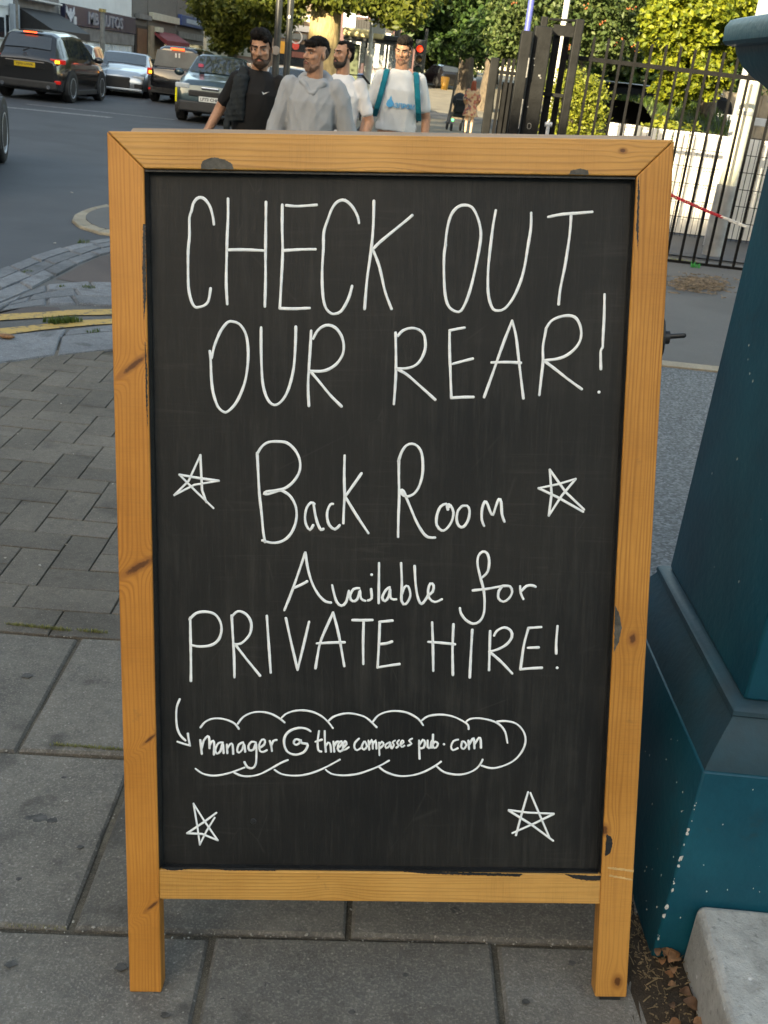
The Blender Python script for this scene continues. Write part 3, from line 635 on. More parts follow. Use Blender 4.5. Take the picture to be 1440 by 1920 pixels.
write('chalk_cloud', C3, [[(288,318),(320,280),(370,257),(430,255),(490,270),(535,295),(560,328)], [(553,292),(590,245),(650,215),(720,208),(790,222),(850,255),(885,283)], [(858,258),(890,225),(950,202),(1020,197),(1090,210),(1150,240),(1195,280),(1228,323)],
 [(253,612),(300,645),(360,660),(420,658),(500,640),(600,603)], [(528,640),(580,662),(640,665),(710,650),(790,610),(860,570),(908,550)], [(815,620),(860,648),(930,660),(1010,658),(1100,635),(1190,595),(1278,547)]], .0017, 'left half of the white cloud outline')
write('chalk_cloud', C4, [[(-119,193),(-95,172),(-55,158),(-15,153),(30,160),(75,178),(123,223)], [(105,195),(130,165),(175,146),(225,142),(280,152),(330,180),(355,212)], [(348,190),(380,168),(440,160),(500,168),(550,190),(580,212),(583,232)], [(572,195),(590,182),(635,178),(690,188),(735,208),(765,245),(777,300)], [(725,195),(770,192),(820,205),(855,240),(868,285),(855,335),(815,385),(760,415),(700,428),(648,415)],
 [(-131,436),(-105,455),(-60,463),(-10,462),(45,452),(130,420),(185,390)], [(133,420),(170,447),(230,466),(290,465),(350,450),(410,420),(445,395)], [(425,420),(460,447),(520,460),(570,455),(615,435),(640,410),(653,385)]], .0017, 'right half of the white cloud outline')
write('chalk_word', C3, [
 [(286,408),(291,450),(297,505)], [(296,470),(312,410),(340,380),(350,400),(352,465)], [(350,460),(362,425),(378,412),(385,440),(383,510)], [(445,425),(415,430),(392,480),(405,505),(430,485),(445,430),(452,500)], [(475,440),(478,500)], [(478,470),(500,435),(515,440),(520,505)], [(590,425),(560,440),(548,480),(560,498),(585,475),(597,430),(605,490)],
 [(680,425),(650,420),(628,450),(635,480),(665,475),(682,430),(685,500),(680,580),(655,608),(620,600),(600,565)], [(705,465),(740,440),(745,410),(725,405),(705,440),(710,485),(735,492),(758,480)], [(780,415),(790,450),(795,485)], [(790,450),(805,415),(828,408)]], .0019, 'white handwritten word manager')
write('chalk_at_sign', C3, [[(1068,345),(1040,328),(985,322),(920,345),(885,390),(885,450),(910,495),(965,512),(1020,495),(1045,460),(1045,435),(1010,430),(985,405),(960,405),(950,430),(970,442),(995,425),(1000,410)]], .0021, 'white handwritten at sign')
write('chalk_word', C3, [[(1130,345),(1120,420),(1125,480),(1145,490)], [(1105,420),(1150,405)], [(1170,345),(1172,420),(1178,490)], [(1178,450),(1195,425),(1210,440),(1215,490)], [(1232,420),(1238,490)], [(1238,450),(1255,420),(1268,420)], [(1265,465),(1290,440),(1290,415),(1270,430),(1262,470),(1280,490),(1300,475)], [(1300,465),(1325,435),(1315,415),(1300,440),(1305,480),(1340,460)]], .0019, 'white handwritten word three')
write('chalk_word', C4, [[(35,280),(15,300),(12,325),(25,338),(42,328)], [(60,295),(48,320),(60,335),(75,318),(65,295)], [(82,290),(86,335)], [(86,310),(100,285),(104,330)], [(104,310),(118,288),(122,330)], [(135,300),(137,362)], [(137,310),(150,295),(158,310),(140,328)], [(188,298),(168,310),(170,328),(188,315),(190,298),(195,326)], [(215,290),(203,298),(210,312),(200,328)], [(235,288),(225,300),(233,315),(222,325)], [(242,312),(258,298),(252,288),(242,305),(248,322),(262,315)], [(300,280),(285,290),(297,305),(280,315)]], .0017, 'white handwritten word compasses')
write('chalk_word', C4, [[(335,290),(336,335),(338,380)], [(338,310),(355,285),(365,300),(358,325),(340,328)], [(378,290),(378,322),(392,325),(398,290),(400,325)], [(405,260),(405,320),(420,325),(430,305),(415,295),(406,305)], [(460,308)]], .0019, 'white handwritten word pub')
write('chalk_word', C4, [[(530,285),(508,292),(495,320),(505,338),(528,328)], [(552,295),(545,320),(558,332),(572,312),(560,295),(550,297)], [(582,290),(585,332)], [(586,310),(603,280),(610,285),(612,328)], [(612,310),(635,275),(643,285),(645,325)]], .0019, 'white handwritten word com')
write('chalk_star', C3, [[(238,860),(265,1020),(283,1150)], [(283,1150),(330,1055),(388,960)], [(400,925),(320,985),(193,1070)], [(193,1070),(300,1075),(410,1120)], [(410,1120),(310,975),(238,860)]], .0018, 'white star at the lower left of the board', True)
write('chalk_star', C4, [[(880,548),(850,650),(820,762)], [(892,552),(940,665),(985,770)], [(785,637),(880,650),(1008,655)], [(1008,657),(920,700),(803,752)], [(785,640),(900,712),(1005,790)]], .0020, 'white star at the lower right of the board', True)
# a screw and a nick in the black paint
for (x, y), r in (((475, 1540), .0055),):
    cx, cz = px_panel(x, y, PD); o = MB().tube([(cx, PD, cz), (cx, PD - .0012, cz)], [r, r*.8], 14).build('screw', M_bpaint, sign, smooth=40)
# ================================================================ PUB PIER
def teal(name, a, d, rough=.4):
    m, nt, b = newmat(name); p = geo_pos(nt); b.inputs['Roughness'].default_value = rough; b.inputs['Specular IOR Level'].default_value = .32
    c = mix(nt, ramp(nt, noise(nt, p, 4, 5, .6), [(.35, 0.), (.65, 1.)]), d, a)
    sc = nd(nt, 'ShaderNodeMapping'); sc.inputs['Scale'].default_value = (1, 1, .3); nt.links.new(p, sc.inputs[0])
    c = mix(nt, mathn(nt, 'MULTIPLY', ramp(nt, noise(nt, sc.outputs[0], 34, 8, .8), [(.63, 0.), (.74, 1.)]), .55), c, (.10, .17, .19))
    c = mix(nt, ramp(nt, noise(nt, p, 95, 5, .8), [(.715, 0.), (.74, 1.)]), c, (.42, .44, .42))
    c = mix(nt, mathn(nt, 'MULTIPLY', ramp(nt, noise(nt, p, 9, 7, .75), [(.6, 0.), (.75, 1.)]), .5), c, (.03, .032, .03))
    nt.links.new(c, b.inputs['Base Color']); bump(nt, b, mathn(nt, 'ADD', noise(nt, p, 60, 5), mathn(nt, 'MULTIPLY', noise(nt, p, 7, 5), 1.5)), .25, .004); return m
M_teal = teal('teal_gloss_paint', (.0008, .070, .102), (.0006, .044, .070))
M_tealg = teal('grimy_teal_paint', (.010, .058, .085), (.022, .040, .050), .45)
pc = gnd(1220, 1800); PR = GA
pier = thing('pub_pier', 'dark teal painted pier with moulded plinth right of the chalkboard', 'pier', pc, PR)
# local: x to the right along the front, y back, z up
PDPT = .64; PWID = 1.6; zp = .425
def ringbox(nm, prof_, mt, bev=.004):
    """mouldings that wrap the left and front faces: prof_ = [(outset, z)]"""
    mb = MB(); vs = []; fs = []
    for o, z in prof_: vs += [(o, PDPT - o, z), (o, o, z), (PWID, o, z), (PWID, PDPT - o, z)]
    n = len(prof_)
    for i in range(n - 1):
        for k in range(4): fs.append((4*i+k, 4*i+(k+1) % 4, 4*(i+1)+(k+1) % 4, 4*(i+1)+k))
    fs += [(3, 2, 1, 0), (4*n-4, 4*n-3, 4*n-2, 4*n-1)]
    mb.add(vs, fs); return mb.build(nm, mt, pier, smooth=32, bevel=bev)
ringbox('plinth', [(0, -.1), (0, zp), (.002, zp + .004)], M_teal, .006)
ringbox('base_moulding', [(.003, .4295), (.006, .44), (.016, .466), (.030, .494), (.040, .511), (.0418, .517), (.0395, .5205), (.041, .528), (.049, .5355), (.0605, .539)], M_tealg, 0)
ringbox('shaft', [(.061, .5395), (.061, 1.4735)], M_teal, .005)
zc = -.08
ringbox('cap_moulding', [(.0605, 1.55+zc), (.046, 1.553+zc), (.041, 1.562+zc), (.044, 1.575+zc), (.030, 1.588+zc), (.012, 1.60+zc), (-.006, 1.617+zc), (-.018, 1.638+zc), (-.021, 1.648+zc), (-.036, 1.650+zc), (-.041, 1.656+zc), (-.042, 1.680+zc), (-.036, 1.692+zc), (-.022, 1.697+zc)], M_teal, 0)

rr = random.Random(5); mb = MB()                                      # chipped paint along the arrises
def flake(c, du, dv, s):
    n = 7; mb.prism([Vector(c) + du*(s*math.cos(6.283*k/n)*rr.uniform(.5, 1.1)) + dv*(s*1.5*math.sin(6.283*k/n)*rr.uniform(.5, 1.2)) for k in range(n)], du.cross(dv)*.0006)
X_, Y_, Z_ = Vector((1, 0, 0)), Vector((0, 1, 0)), Vector((0, 0, 1))
for k in range(23): z = rr.choice([.41, .37, .36, .345, .33, .30, .29, .27, .24, .22, .21, .19, .17, .13, .11, .06]) + rr.uniform(-.006, .006); flake((rr.uniform(.0, .004), -.0005, z), X_, Z_, rr.choice([.0008, .0012, .002, .003, .0045]))
for k in range(22): flake((-.0003, rr.uniform(.02, .3), rr.uniform(.04, .40)), -Y_, Z_, rr.uniform(.0007, .002))
for k in range(16): flake((rr.uniform(.02, .35), -.0003, rr.uniform(.1, .41)), X_, Z_, rr.uniform(.0006, .0014))
for k in range(16): flake((.0605, rr.uniform(.08, .5), rr.uniform(.56, 1.3)), -Y_, Z_, rr.uniform(.0007, .0022))
tag(mb.build('paint_chips', mat('chipped_primer', (.52, .52, .49), .8, .2, 90), pier), kind='stuff')
M_stone = stone_mat('worn_stone_step', (.50, .50, .475), (.21, .20, .18), .15, .55, .6, .25)
step = thing('stone_step', 'worn pale grey stone step with rounded edge at foot of teal pier', 'step', pc, PR)
MB().hexa([Vector((.018, -.62, -.12)), Vector((1.6, -.62, -.12)), Vector((1.6, -.002, -.12)), Vector((.055, -.002, -.12))], [Vector((.012, -.62, .148)), Vector((1.6, -.62, .148)), Vector((1.6, -.002, .148)), Vector((.053, -.002, .148))]).build('tread', M_stone, step, bevel=.016, seg=4)

# pub wall added out of view, dark to deepen the board's right side
pub = thing('public_house', 'unseen teal fronted pub added right of the pier with dark upper wall', 'building', (1.4, 1.62, .07), 0)
MB().box((0, 0, -.2), (1.5, .7, 3.0)).build('entrance_wall', M_teal, pub); MB().box((1.5, .04, -.2), (9, 3.4, 3.0)).build('shop_front', M_teal, pub); MB().box((1.55, .08, 3.0), (9, 3.4, 6.0)).build('wall', mat('dark_brick_wall', (.10, .075, .06), .9, .2, 6), pub)
for k in range(3): f = MB().box((1.8 + 2.4*k, .0, .9), (3.4 + 2.4*k, .06, 2.5)).build('window', mat('dark_frame', (.02, .03, .035), .4), pub); MB().box((1.9 + 2.4*k, -.01, 1.0), (3.3 + 2.4*k, -.001, 2.4)).build('pane', mat('pub_pane', (.02, .024, .028), .06, .2, 2), f)
MB().box((.25, -.03, .12), (1.25, .02, 2.3)).build('door', mat('pub_door', (.02, .05, .06), .4), pub)
# litter: soil heap, dead leaves, crumbs
M_soil = stone_mat('leaf_mould', (.058, .042, .028), (.03, .022, .016), .8, .95, 1.3, .2)
mb = MB(); n = 26; m_ = 34
for j in range(m_ + 1):
    for i in range(n + 1):
        lx = -.075 + .15 * i / n; ly = -.36 + .62 * j / m_
        p = pc + gu * lx + gv * ly; h = .024 * math.exp(-((lx - .035)/.035)**2 - ((ly + .08)/.11)**2) + .008 * math.exp(-((lx+.018)/.02)**2) * (1 if ly > 0 else math.exp(-(ly/.05)**2)) + .006*math.exp(-((lx-.03)/.03)**2)*(1 if ly < -.1 else 0)
        mb.v.append((p.x, p.y, gz(p.x, p.y) - .004 + h + random.uniform(0, .0045) * (h > .003)))
mb.f = [(j*(n+1)+i, j*(n+1)+i+1, (j+1)*(n+1)+i+1, (j+1)*(n+1)+i) for j in range(m_) for i in range(n)]
tag(mb.build('leaf_mould', M_soil, smooth=180), kind='stuff')
def dead_leaf(mb, c, s, seed):
    r = random.Random(seed); R = Matrix.Rotation(r.uniform(0, 6.28), 3, 'Z') @ Matrix.Rotation(r.uniform(-.45, .45), 3, 'X') @ Matrix.Rotation(r.uniform(-.4, .4), 3, 'Y'); vs = []
    for i in range(6):
        t = i / 5; wd = math.sin(math.pi * min(.96, t * .9 + .06)) * .42 * s * r.uniform(.85, 1.1); z = s * .25 * math.sin(t * 3) * r.uniform(.6, 1.2)
        for k in (-1, 0, 1): vs.append(Vector(c) + R @ Vector((k*wd, (t - .5)*s, z + abs(k)*wd*.3)))
    mb.add(vs, [(3*i+k, 3*i+k+1, 3*i+k+4, 3*i+k+3) for i in range(5) for k in range(2)])
M_dl = [mat('dead_leaf_%d' % i, c, .7, .35, 60) for i, c in enumerate([(.20, .085, .03), (.26, .13, .06), (.12, .06, .03)])]
for i in range(24):
    lx, ly = random.uniform(.0, .042), random.uniform(-.25, .0); p = pc + gu*lx + gv*ly
    mb = MB(); z = gz(p.x, p.y) + .012 + .02 * math.exp(-((ly+.08)/.1)**2) + random.uniform(0, .006); dead_leaf(mb, (0, 0, 0), random.uniform(.014, .034), i)
    o = mb.build('dead_leaf', M_dl[i % 3], smooth=180); o.location = (p.x, p.y, z); tag(o, 'curled ' + ('rusty', 'tan', 'dark')[i % 3] + ' brown dead leaf in the litter between teal pier and stone step', 'leaf', 'dead leaves beside the step')
M_twig = mat('dry_twig', (.20, .14, .075), .8, .3, 80)
mb = MB()
for i in range(520):                                                 # crumbs, straws, twigs
    if i < 340: lx, ly = random.uniform(-.03, .055), random.uniform(-.33, .02)
    else: lx, ly = random.uniform(-.04, -.004), random.uniform(-.05, .25)
    p = pc + gu*lx + gv*ly; z = gz(p.x, p.y) + .006 + .022*math.exp(-((lx-.035)/.035)**2 - ((ly+.08)/.11)**2); a = random.uniform(0, 6.28); L = random.choice([.003, .004, .005, .007, .01, .022]) * random.uniform(.6, 1.2)
    d = Vector((math.cos(a), math.sin(a), random.uniform(-.2, .35))) * L / 2; c = Vector((p.x, p.y, z)); mb.tube([c - d, c + d * .2 + Vector((0, 0, .001)), c + d], random.uniform(.0005, .0014), 4)
tag(mb.build('twigs', M_twig), kind='stuff')
M_grit = mat('pale_grit', (.36, .34, .30), .9, .5, 200); mb = MB()
def grit(mb, x, y, s):
    z = gz(x, y); R = Matrix.Rotation(random.uniform(0, 6), 3, 'Z'); mb.ell((x, y, z + s*.15), (s*random.uniform(.6, 1.5), s*random.uniform(.5, 1), s*.5), R, 5, 4)
for i in range(240):
    if i < 130:
        b0 = random.choice([-.0, 0, .538, 1.08]); a = random.uniform(-1.1, .55); p = G0 + gu*a + gv*(b0 + random.gauss(0, .006))
    elif i < 160: k = random.choice([-.24, -.526, .0, .289]); p = G0 + gu*k + gv*random.uniform(-.3, .5)
    else: p = Vector((random.uniform(-2.2, .6), random.uniform(1.2, 6.5), 0))
    grit(mb, p.x, p.y, random.uniform(.0012, .0034) * (1 if p.y < 2.6 else 2.2))
tag(mb.build('grit', M_grit), kind='stuff')
mb = MB(); rr = random.Random(9)                                     # trodden gum and dark spots on the flags
for px, py, r in ((75, 1535, .020), (98, 1540, .014), (55, 1535, .012), (50, 1268, .018), (226, 1816, .013), (498, 1848, .008), (852, 1708, .011), (1072, 1808, .009), (420, 1880, .013), (150, 1590, .008), (35, 1650, .007), (560, 1862, .006), (760, 1830, .007), (120, 1460, .006), (310, 1905, .009), (20, 1810, .012), (660, 1900, .007), (140, 1330, .007), (985, 1880, .008)):
    c = gnd(px, py); n = 14; p = [Vector((c.x + r*math.cos(6.283*k/n)*rr.uniform(.6, 1.1), c.y + .8*r*math.sin(6.283*k/n)*rr.uniform(.6, 1.1), 0)) for k in range(n)]
    mb.prism([Vector((q.x, q.y, gz(q.x, q.y) + .0022)) for q in p], (0, 0, .0012))
tag(mb.build('gum_spots', mat('trodden_gum', (.072, .069, .064), .8, .35, 60), pav), kind='stuff')
# weeds and moss in the joints
M_grass = leaf_mat('grass_blade', (.045, .085, .016), (.10, .14, .03), .3)
M_moss = leaf_mat('moss_tuft', (.15, .16, .045), (.27, .26, .09), .2)
def tuft(mb, c, rad, n, h, ell=(1, 1)):
    for i in range(n):
        a = random.uniform(0, 6.28); r = rad * math.sqrt(random.random()); p = Vector(c) + Vector((r*math.cos(a)*ell[0], r*math.sin(a)*ell[1], 0)); b = random.uniform(0, 6.28)
        d = Vector((math.cos(b), math.sin(b), 0)); hh = h * random.uniform(.5, 1.2); ww = hh * .09; t = p + d*hh*.5 + Vector((0, 0, hh)); q = Vector((-d.y, d.x, 0)) * ww
        mid = p + d*hh*.15 + Vector((0, 0, hh*.6)); mb.add([p - q, p + q, mid + q*.8, mid - q*.8, t], [(0, 1, 2, 3), (3, 2, 4)])
def jt(px, py): return gnd(px, py)
mb = MB()
for (a, b_, n, h, rad) in (((95, 606), (140, 602), 320, .035, .05), ((150, 457), (160, 455), 60, .03, .04), ((160, 542), (172, 540), 60, .025, .04), ((45, 512), (58, 508), 40, .02, .03), ((165, 624), (185, 622), 60, .02, .03), ((110, 540), (120, 538), 40, .02, .02)):
    for k in range(6): c = jt(a[0] + (b_[0]-a[0])*k/5, a[1] + (b_[1]-a[1])*k/5); tuft(mb, c, rad, n // 6, h, (1, .5))
tag(mb.build('grass_tufts', M_grass), kind='stuff')
mb = MB()
for (a, b_, n, h, rad) in (((20, 1172), (125, 1182), 520, .010, .012), ((105, 1400), (230, 1409), 700, .010, .010), ((150, 1183), (195, 1187), 160, .010, .01), ((0, 1735), (120, 1742), 90, .006, .008), ((1255, 490), (1300, 495), 200, .04, .06)):
    for k in range(24): c = jt(a[0] + (b_[0]-a[0])*k/23, a[1] + (b_[1]-a[1])*k/23); tuft(mb, c, rad, n // 24, h, (1.6, .5))
tag(mb.build('moss', M_moss), kind='stuff')
mb = MB(); tuft(mb, jt(1303, 503), .05, 40, .06); tag(mb.build('weed_plant', leaf_mat('weed_leaf', (.03, .28, .05), (.05, .4, .1), .3)), 'small bright green weed at the foot of the railings', 'weed')
# dry litter heap by the railings
mb = MB()
for i in range(500):
    p = gnd(random.gauss(1312, 28), random.gauss(538, 8)); a = random.uniform(0, 6.28); L = random.uniform(.02, .16); d = Vector((math.cos(a), .35*math.sin(a), random.uniform(0, .12)))*L/2; c = p + Vector((0, 0, random.uniform(.01, .05))); mb.tube([c-d, c+d], random.uniform(.002, .008), 4)
tag(mb.build('dry_litter', mat('dry_litter_straw', (.19, .15, .11), .9, .5, 30)), kind='stuff')
M_scrap = mat('paper_scrap', (.33, .31, .27), .8, .2, 50)
for i, (px, py, s) in enumerate([(175, 1742, .014), (75, 1062, .022), (125, 1505, .015), (135, 362, .07), (103, 457, .06), (470, 1755, .010), (1265, 1862, .012), (575, 1756, .016)]):
    p = gnd(px, py); o = MB().prism([(s*.33*math.cos(q)*random.uniform(.6, 1.2), s*.2*math.sin(q)*random.uniform(.6, 1.2), 0) for q in [.785*k for k in range(8)]], (s*.03, 0, s*.09)).build('litter_scrap', M_scrap, bevel=s*.04)
    o.location = p + Vector((0, 0, .004)); o.rotation_euler = (random.uniform(-.2, .2), random.uniform(-.2, .2), random.uniform(0, 3))
    where = ['in the dirt joint left of the sign foot', 'on the block paving low on the left', 'on the big flagstone left of the sign', 'on the dark road farthest from the setts', 'on the road edge by the granite setts', 'in the dirt joint under the bottom rail', 'on the leaf mould beside the stone step', 'under the bottom rail near the middle'][i]
    tag(o, 'small pale scrap of litter ' + where, 'litter', 'litter scraps on the ground')
p = gnd(12, 634); o = MB().ell((0, 0, .012), (.05, .022, .014), None, 10, 6).build('dead_leaf_clump', M_dl[1], smooth=180); o.location = p; tag(o, 'curled tan dead leaf beside the yellow line', 'leaf')

# ================================================================ RAILINGS, GATE POSTS, HOARDING (right)
M_iron = mat('black_railing_paint', (.006, .006, .0065), .6, .35, 14, bmp=.15, spec=.15)
M_post = mat('black_steel_post', (.008, .0085, .009), .6, .35, 9, bmp=.2, spec=.18)
M_scr = mat('scuffed_paint', (.20, .20, .20), .8, .3, 30)
FY = 11.78
fl = at(1060, 250, FY); zr = -.055
fen = thing('iron_railings', 'black iron railings with square bars in front of white hoarding', 'railings', (fl.x, FY, zr))
def fx(px, py): return at(px, py, FY)
x0 = fx(1040, 200).x; x1 = 4.4
zt = fx(1250, 85).z; zl = fx(1250, 128).z; zb = fx(1300, 495).z
for nm, z in (('top_bar', zl), ('bottom_bar', zb)): MB().box((x0, FY - .012, z - .022), (x1, FY + .012, z + .022)).build(nm, M_iron, fen, world=True, bevel=.003)
sp_ = (fx(1333, 96).x - fx(1142, 75).x) / 7.05; xb = fx(1142, 75).x - 4*sp_
k = 0
while xb < x1 - .03:
    if xb > x0 + .02: MB().box((xb - .0125, FY - .0135, zb - .02), (xb + .0125, FY + .0135, zt + random.uniform(-.01, .01))).build('railing_bar', M_iron, fen, world=True)
    xb += sp_
for xx in (x0 + .01, x1): MB().box((xx - .03, FY - .03, zr - .02), (xx + .03, FY + .03, zt + .1)).build('end_post', M_iron, fen, world=True, bevel=.004)
def post(name, label, pxT, pxB, wpx, Y, ytop, cat='gatepost', grp=None, m=M_post, dep=None):
    a = at(pxT[0], pxT[1], Y); wd = wpx / FPX * (Y * .93 + .6); d = dep or wd
    t = thing(name, label, cat, (a.x, Y, -.05), 0, grp)
    MB().box((-wd/2, -d/2, -.02), (wd/2, d/2, a.z + .05 + 0)).build('shaft', m, t, bevel=.012); return t, a, wd
t, a, wd = post('gate_post', 'widest black gate post with pale scuffs and a ring mark', (1020, 50), None, 31, 11.4, 0)
h = a.z + .05
for zz, xx, s in ((h-.45, .02, .022), (h-.47, .035, .014), (h-.75, -.05, .016), (h-.30, -.06, .018), (h-.36, -.05, .012)):
    MB().box((xx - s/2, -wd/2 - .003, zz - s*.4), (xx + s/2, -wd/2 - .0005, zz + s*.4)).build('scuff', M_scr, t)
mb = MB(); mb.tube([(.02*math.cos(q)-.005, -wd/2 - .002, h - .93 + .028*math.sin(q)) for q in [2*math.pi*i/12 for i in range(13)]], .003, 5); mb.build('ring_mark', M_scr, t)
t, a, wd = post('gate_post', 'black gate post with pale worn edge left of the widest post', (989, 58), None, 20, 11.25, 0)
h = a.z + .05
for z0, z1 in ((h-.9, h-.62), (h-.42, h-.24), (h-1.35, h-1.2)): MB().box((wd/2 - .012, -wd/2 - .003, z0), (wd/2 - .002, -wd/2 - .0006, z1)).build('worn_edge', M_scr, t)
t, a, wd = post('gate_post', 'black gate post joined by a flat plate right of the widest post', (1088, 36), None, 15, 11.55, 0)
p0 = at(1038, 55, 11.5); p1 = at(1086, 58, 11.5)
MB().box((p0.x, 11.54, p0.z - .05), (p1.x, 11.56, p0.z + .05)).build('plate', M_post, t, world=True)
MB().box((p0.x, 11.54, p0.z - .62), (p1.x, 11.56, p0.z - .585)).build('plate', M_post, t, world=True)
mb = MB(); mb.tube([at(1030, 36, 11.56), at(1080, 39, 11.56)], .012, 6); mb.build('tie_rod', M_post, t, world=True)
t, a, wd = post('gate_post', 'slim black post stub behind the widest gate post', (1022, 31), None, 12, 11.75, 0)
t, a, wd = post('gate_post', 'black post close behind the right side of the widest gate post', (1047, 53), None, 12, 11.62, 0)
t, a, wd = post('gate_post', 'lower black post at the end of the far side railings', (929, 108), None, 15, 13.2, 0)
# far side railings that run back from the left post
fs = thing('iron_railings', 'short black side railings between the lower post and the gate posts', 'railings', (a.x, 13.2, -.05))
pA = at(935, 135, 13.2); pB = at(985, 140, 12.9)
MB().box((pA.x, 13.1, pA.z - .02), (pB.x, 13.13, pA.z + .02)).build('top_bar', M_iron, fs, world=True)
for i, px in enumerate((942, 953, 963, 973)):
    q = at(px, 120 if i > 1 else 128, 13.1); MB().box((q.x - .018, 13.098, -.05), (q.x + .018, 13.132, at(px, 110, 13.1).z)).build('railing_bar', M_iron, fs, world=True)
MB().box((pA.x + .06, 13.14, -.05), (pA.x + .2, 13.16, pA.z - .1)).build('infill_panel', M_iron, fs, world=True)
# small pale tap-like bollard at the foot
q = at(1028, 236, 11.0); o = thing('latch_post', 'small pale steel latch at the foot of the widest gate post', 'latch', (q.x, 11.0, q.z - .25))
MB().tube([(0, 0, -.15), (0, 0, .26)], .018, 10).build('stem', mat('pale_steel', (.42, .44, .47), .4, .2, 20), o, smooth=40); MB().tube([(-.035, 0, .26), (.035, 0, .265)], .022, 10).build('handle', mat('pale_steel', (.42, .44, .47)), o, smooth=40)
# hoarding of white boards behind welded mesh
HY = 14.35; xa = at(1142, 235, HY).x; xz = 6.4; zb_ = at(1300, 440, HY).z; zt_ = at(1300, 248, HY).z
M_white = mat('white_hoarding', (.74, .71, .66), .6, .05, 3, bmp=.1)
hd = thing('white_hoarding', 'low white boarded hoarding behind the iron railings', 'hoarding', (xa, HY, -.03))
x = xa; i = 0
while x < xz:
    MB().box((x + .006, HY + random.uniform(-.004, .004), zb_), (x + .205, HY + .02, zt_ + random.uniform(-.006, .006))).build('board', M_white, hd, world=True, bevel=.003); x += .21; i += 1
MB().box((xa, HY + .004, -.04), (xz, HY + .018, zb_ - .004)).build('shaded_gap_strip', mat('shaded_gap_blue', (.12, .15, .2), .6, .2, 4), hd, world=True)  # strip coloured as the shaded ground seen below the boards
me_f = thing('mesh_fence', 'dark welded wire mesh fence in front of the white boards', 'fence', (xa, HY - .12, -.03))
mb = MB(); x = xa
while x < xz: mb.box((x - .003, HY - .123, -.03), (x + .003, HY - .117, zt_ + .01)); x += .0685
tag(mb.build('wire_mesh', M_iron, me_f, world=True), kind='stuff')
for k in range(8): z = zb_ + (zt_ - zb_) * k / 6. - .2; MB().box((xa, HY - .131, z - .0045), (xz, HY - .124, z + .0045)).build('mesh_rail', M_iron, me_f, world=True)
# pale pole; grey on the foot paints the shade it stands in
pa, pb = at(1397, 150, 12.6), at(1336, 465, 12.6)
pole = thing('lamp_pole', 'pale cream pole with foot painted in shade grey behind the railings', 'pole', (pb.x, 12.6, -.03))
xs = (pa.x + pb.x) / 2; mid = at(1362, 347, 12.6)
MB().tube([(pb.x, 12.6, -.03), (pb.x, 12.6, mid.z)], .108, 18).build('foot', mat('grey_band_and_shade', (.27, .28, .29), .6, .2, 6), pole, smooth=40, world=True)
MB().tube([(pb.x, 12.6, mid.z), (pb.x + .02, 12.6, mid.z + .25), (pb.x + .05, 12.6, 5.5)], [.095, .088, .075], 18).build('shaft', mat('cream_pole_paint', (.56, .55, .45), .5, .1, 6), pole, smooth=40, world=True)
zz = at(1382, 214, 12.6).z; MB().tube([(pb.x + .02, 12.6, zz), (pb.x + .02, 12.6, zz + .04)], .098, 18).build('band', mat('grey_band_and_shade', (.27, .28, .29)), pole, smooth=40, world=True)
# red and white plastic chain
ch = thing('barrier_chain', 'red and white plastic chain hanging in front of the railings', 'chain', at(1262, 367, 11.6))
A_, B_ = at(1225, 350, 11.6), at(1402, 426, 11.6); n = 40
M_red = mat('red_plastic', (.50, .02, .035), .35, .08, 20); M_wp = mat('white_plastic', (.75, .73, .70), .35, .05, 20)
L = (B_ - A_).length; lk = L / n * 1.5
base = None; dirv = (B_ - A_).normalized(); me_l = {}
def link_mesh(mt):
    mb = MB(); pts = []
    for k in range(16):
        a = 2*math.pi*k/16; pts.append(Vector((math.cos(a)*.0135, 0, 0)) + Vector((0, 0, (lk/2 - .0135) * (1 if math.sin(a) > 0 else -1) + math.sin(a)*.0135)))
    pts.append(pts[0]); mb.tube(pts, .0068, 6, cap=False); return mb.mesh('link', mt, 180)
me_l = {0: link_mesh(M_red), 1: link_mesh(M_wp)}
for i in range(n):
    t = (i + .5) / n; p = A_.lerp(B_, t); p.z -= .012 * math.sin(math.pi * t)
    px = 1225 + t * 177; o = bpy.data.objects.new('link', me_l[1 if px > 1354 else 0]); COL.objects.link(o); o.parent = ch
    q = dirv.to_track_quat('Z', 'Y') @ Quaternion((0, 0, 1), math.pi/4 + (math.pi/2 if i % 2 else 0)); o.rotation_mode = 'QUATERNION'; o.rotation_quaternion = q; o.location = p - ch.location
# ================================================================ TREES AND HEDGES
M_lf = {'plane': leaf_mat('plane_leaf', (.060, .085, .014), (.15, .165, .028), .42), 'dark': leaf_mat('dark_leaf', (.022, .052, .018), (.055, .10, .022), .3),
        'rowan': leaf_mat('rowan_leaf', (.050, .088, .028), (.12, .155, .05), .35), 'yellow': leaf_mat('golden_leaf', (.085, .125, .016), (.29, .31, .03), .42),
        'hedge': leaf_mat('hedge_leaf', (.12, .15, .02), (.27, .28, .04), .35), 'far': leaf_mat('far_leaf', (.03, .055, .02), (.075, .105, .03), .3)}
def barkm(name, a, d):
    m, nt, b = newmat(name); v = coords(nt, 'Object', (1, 1, .35)); c = mix(nt, ramp(nt, noise(nt, v, 9, 6, .7, .6), [(.4, 0.), (.6, 1.)]), d, a)
    nt.links.new(c, b.inputs['Base Color']); b.inputs['Roughness'].default_value = .9; bump(nt, b, noise(nt, v, 14, 8, .7), .8, .05); return m
M_bk = barkm('brown_bark', (.13, .10, .07), (.06, .047, .035)); M_plane = barkm('plane_bark', (.46, .35, .17), (.28, .21, .11)); M_dbk = barkm('dark_bark', (.06, .05, .04), (.03, .026, .022))
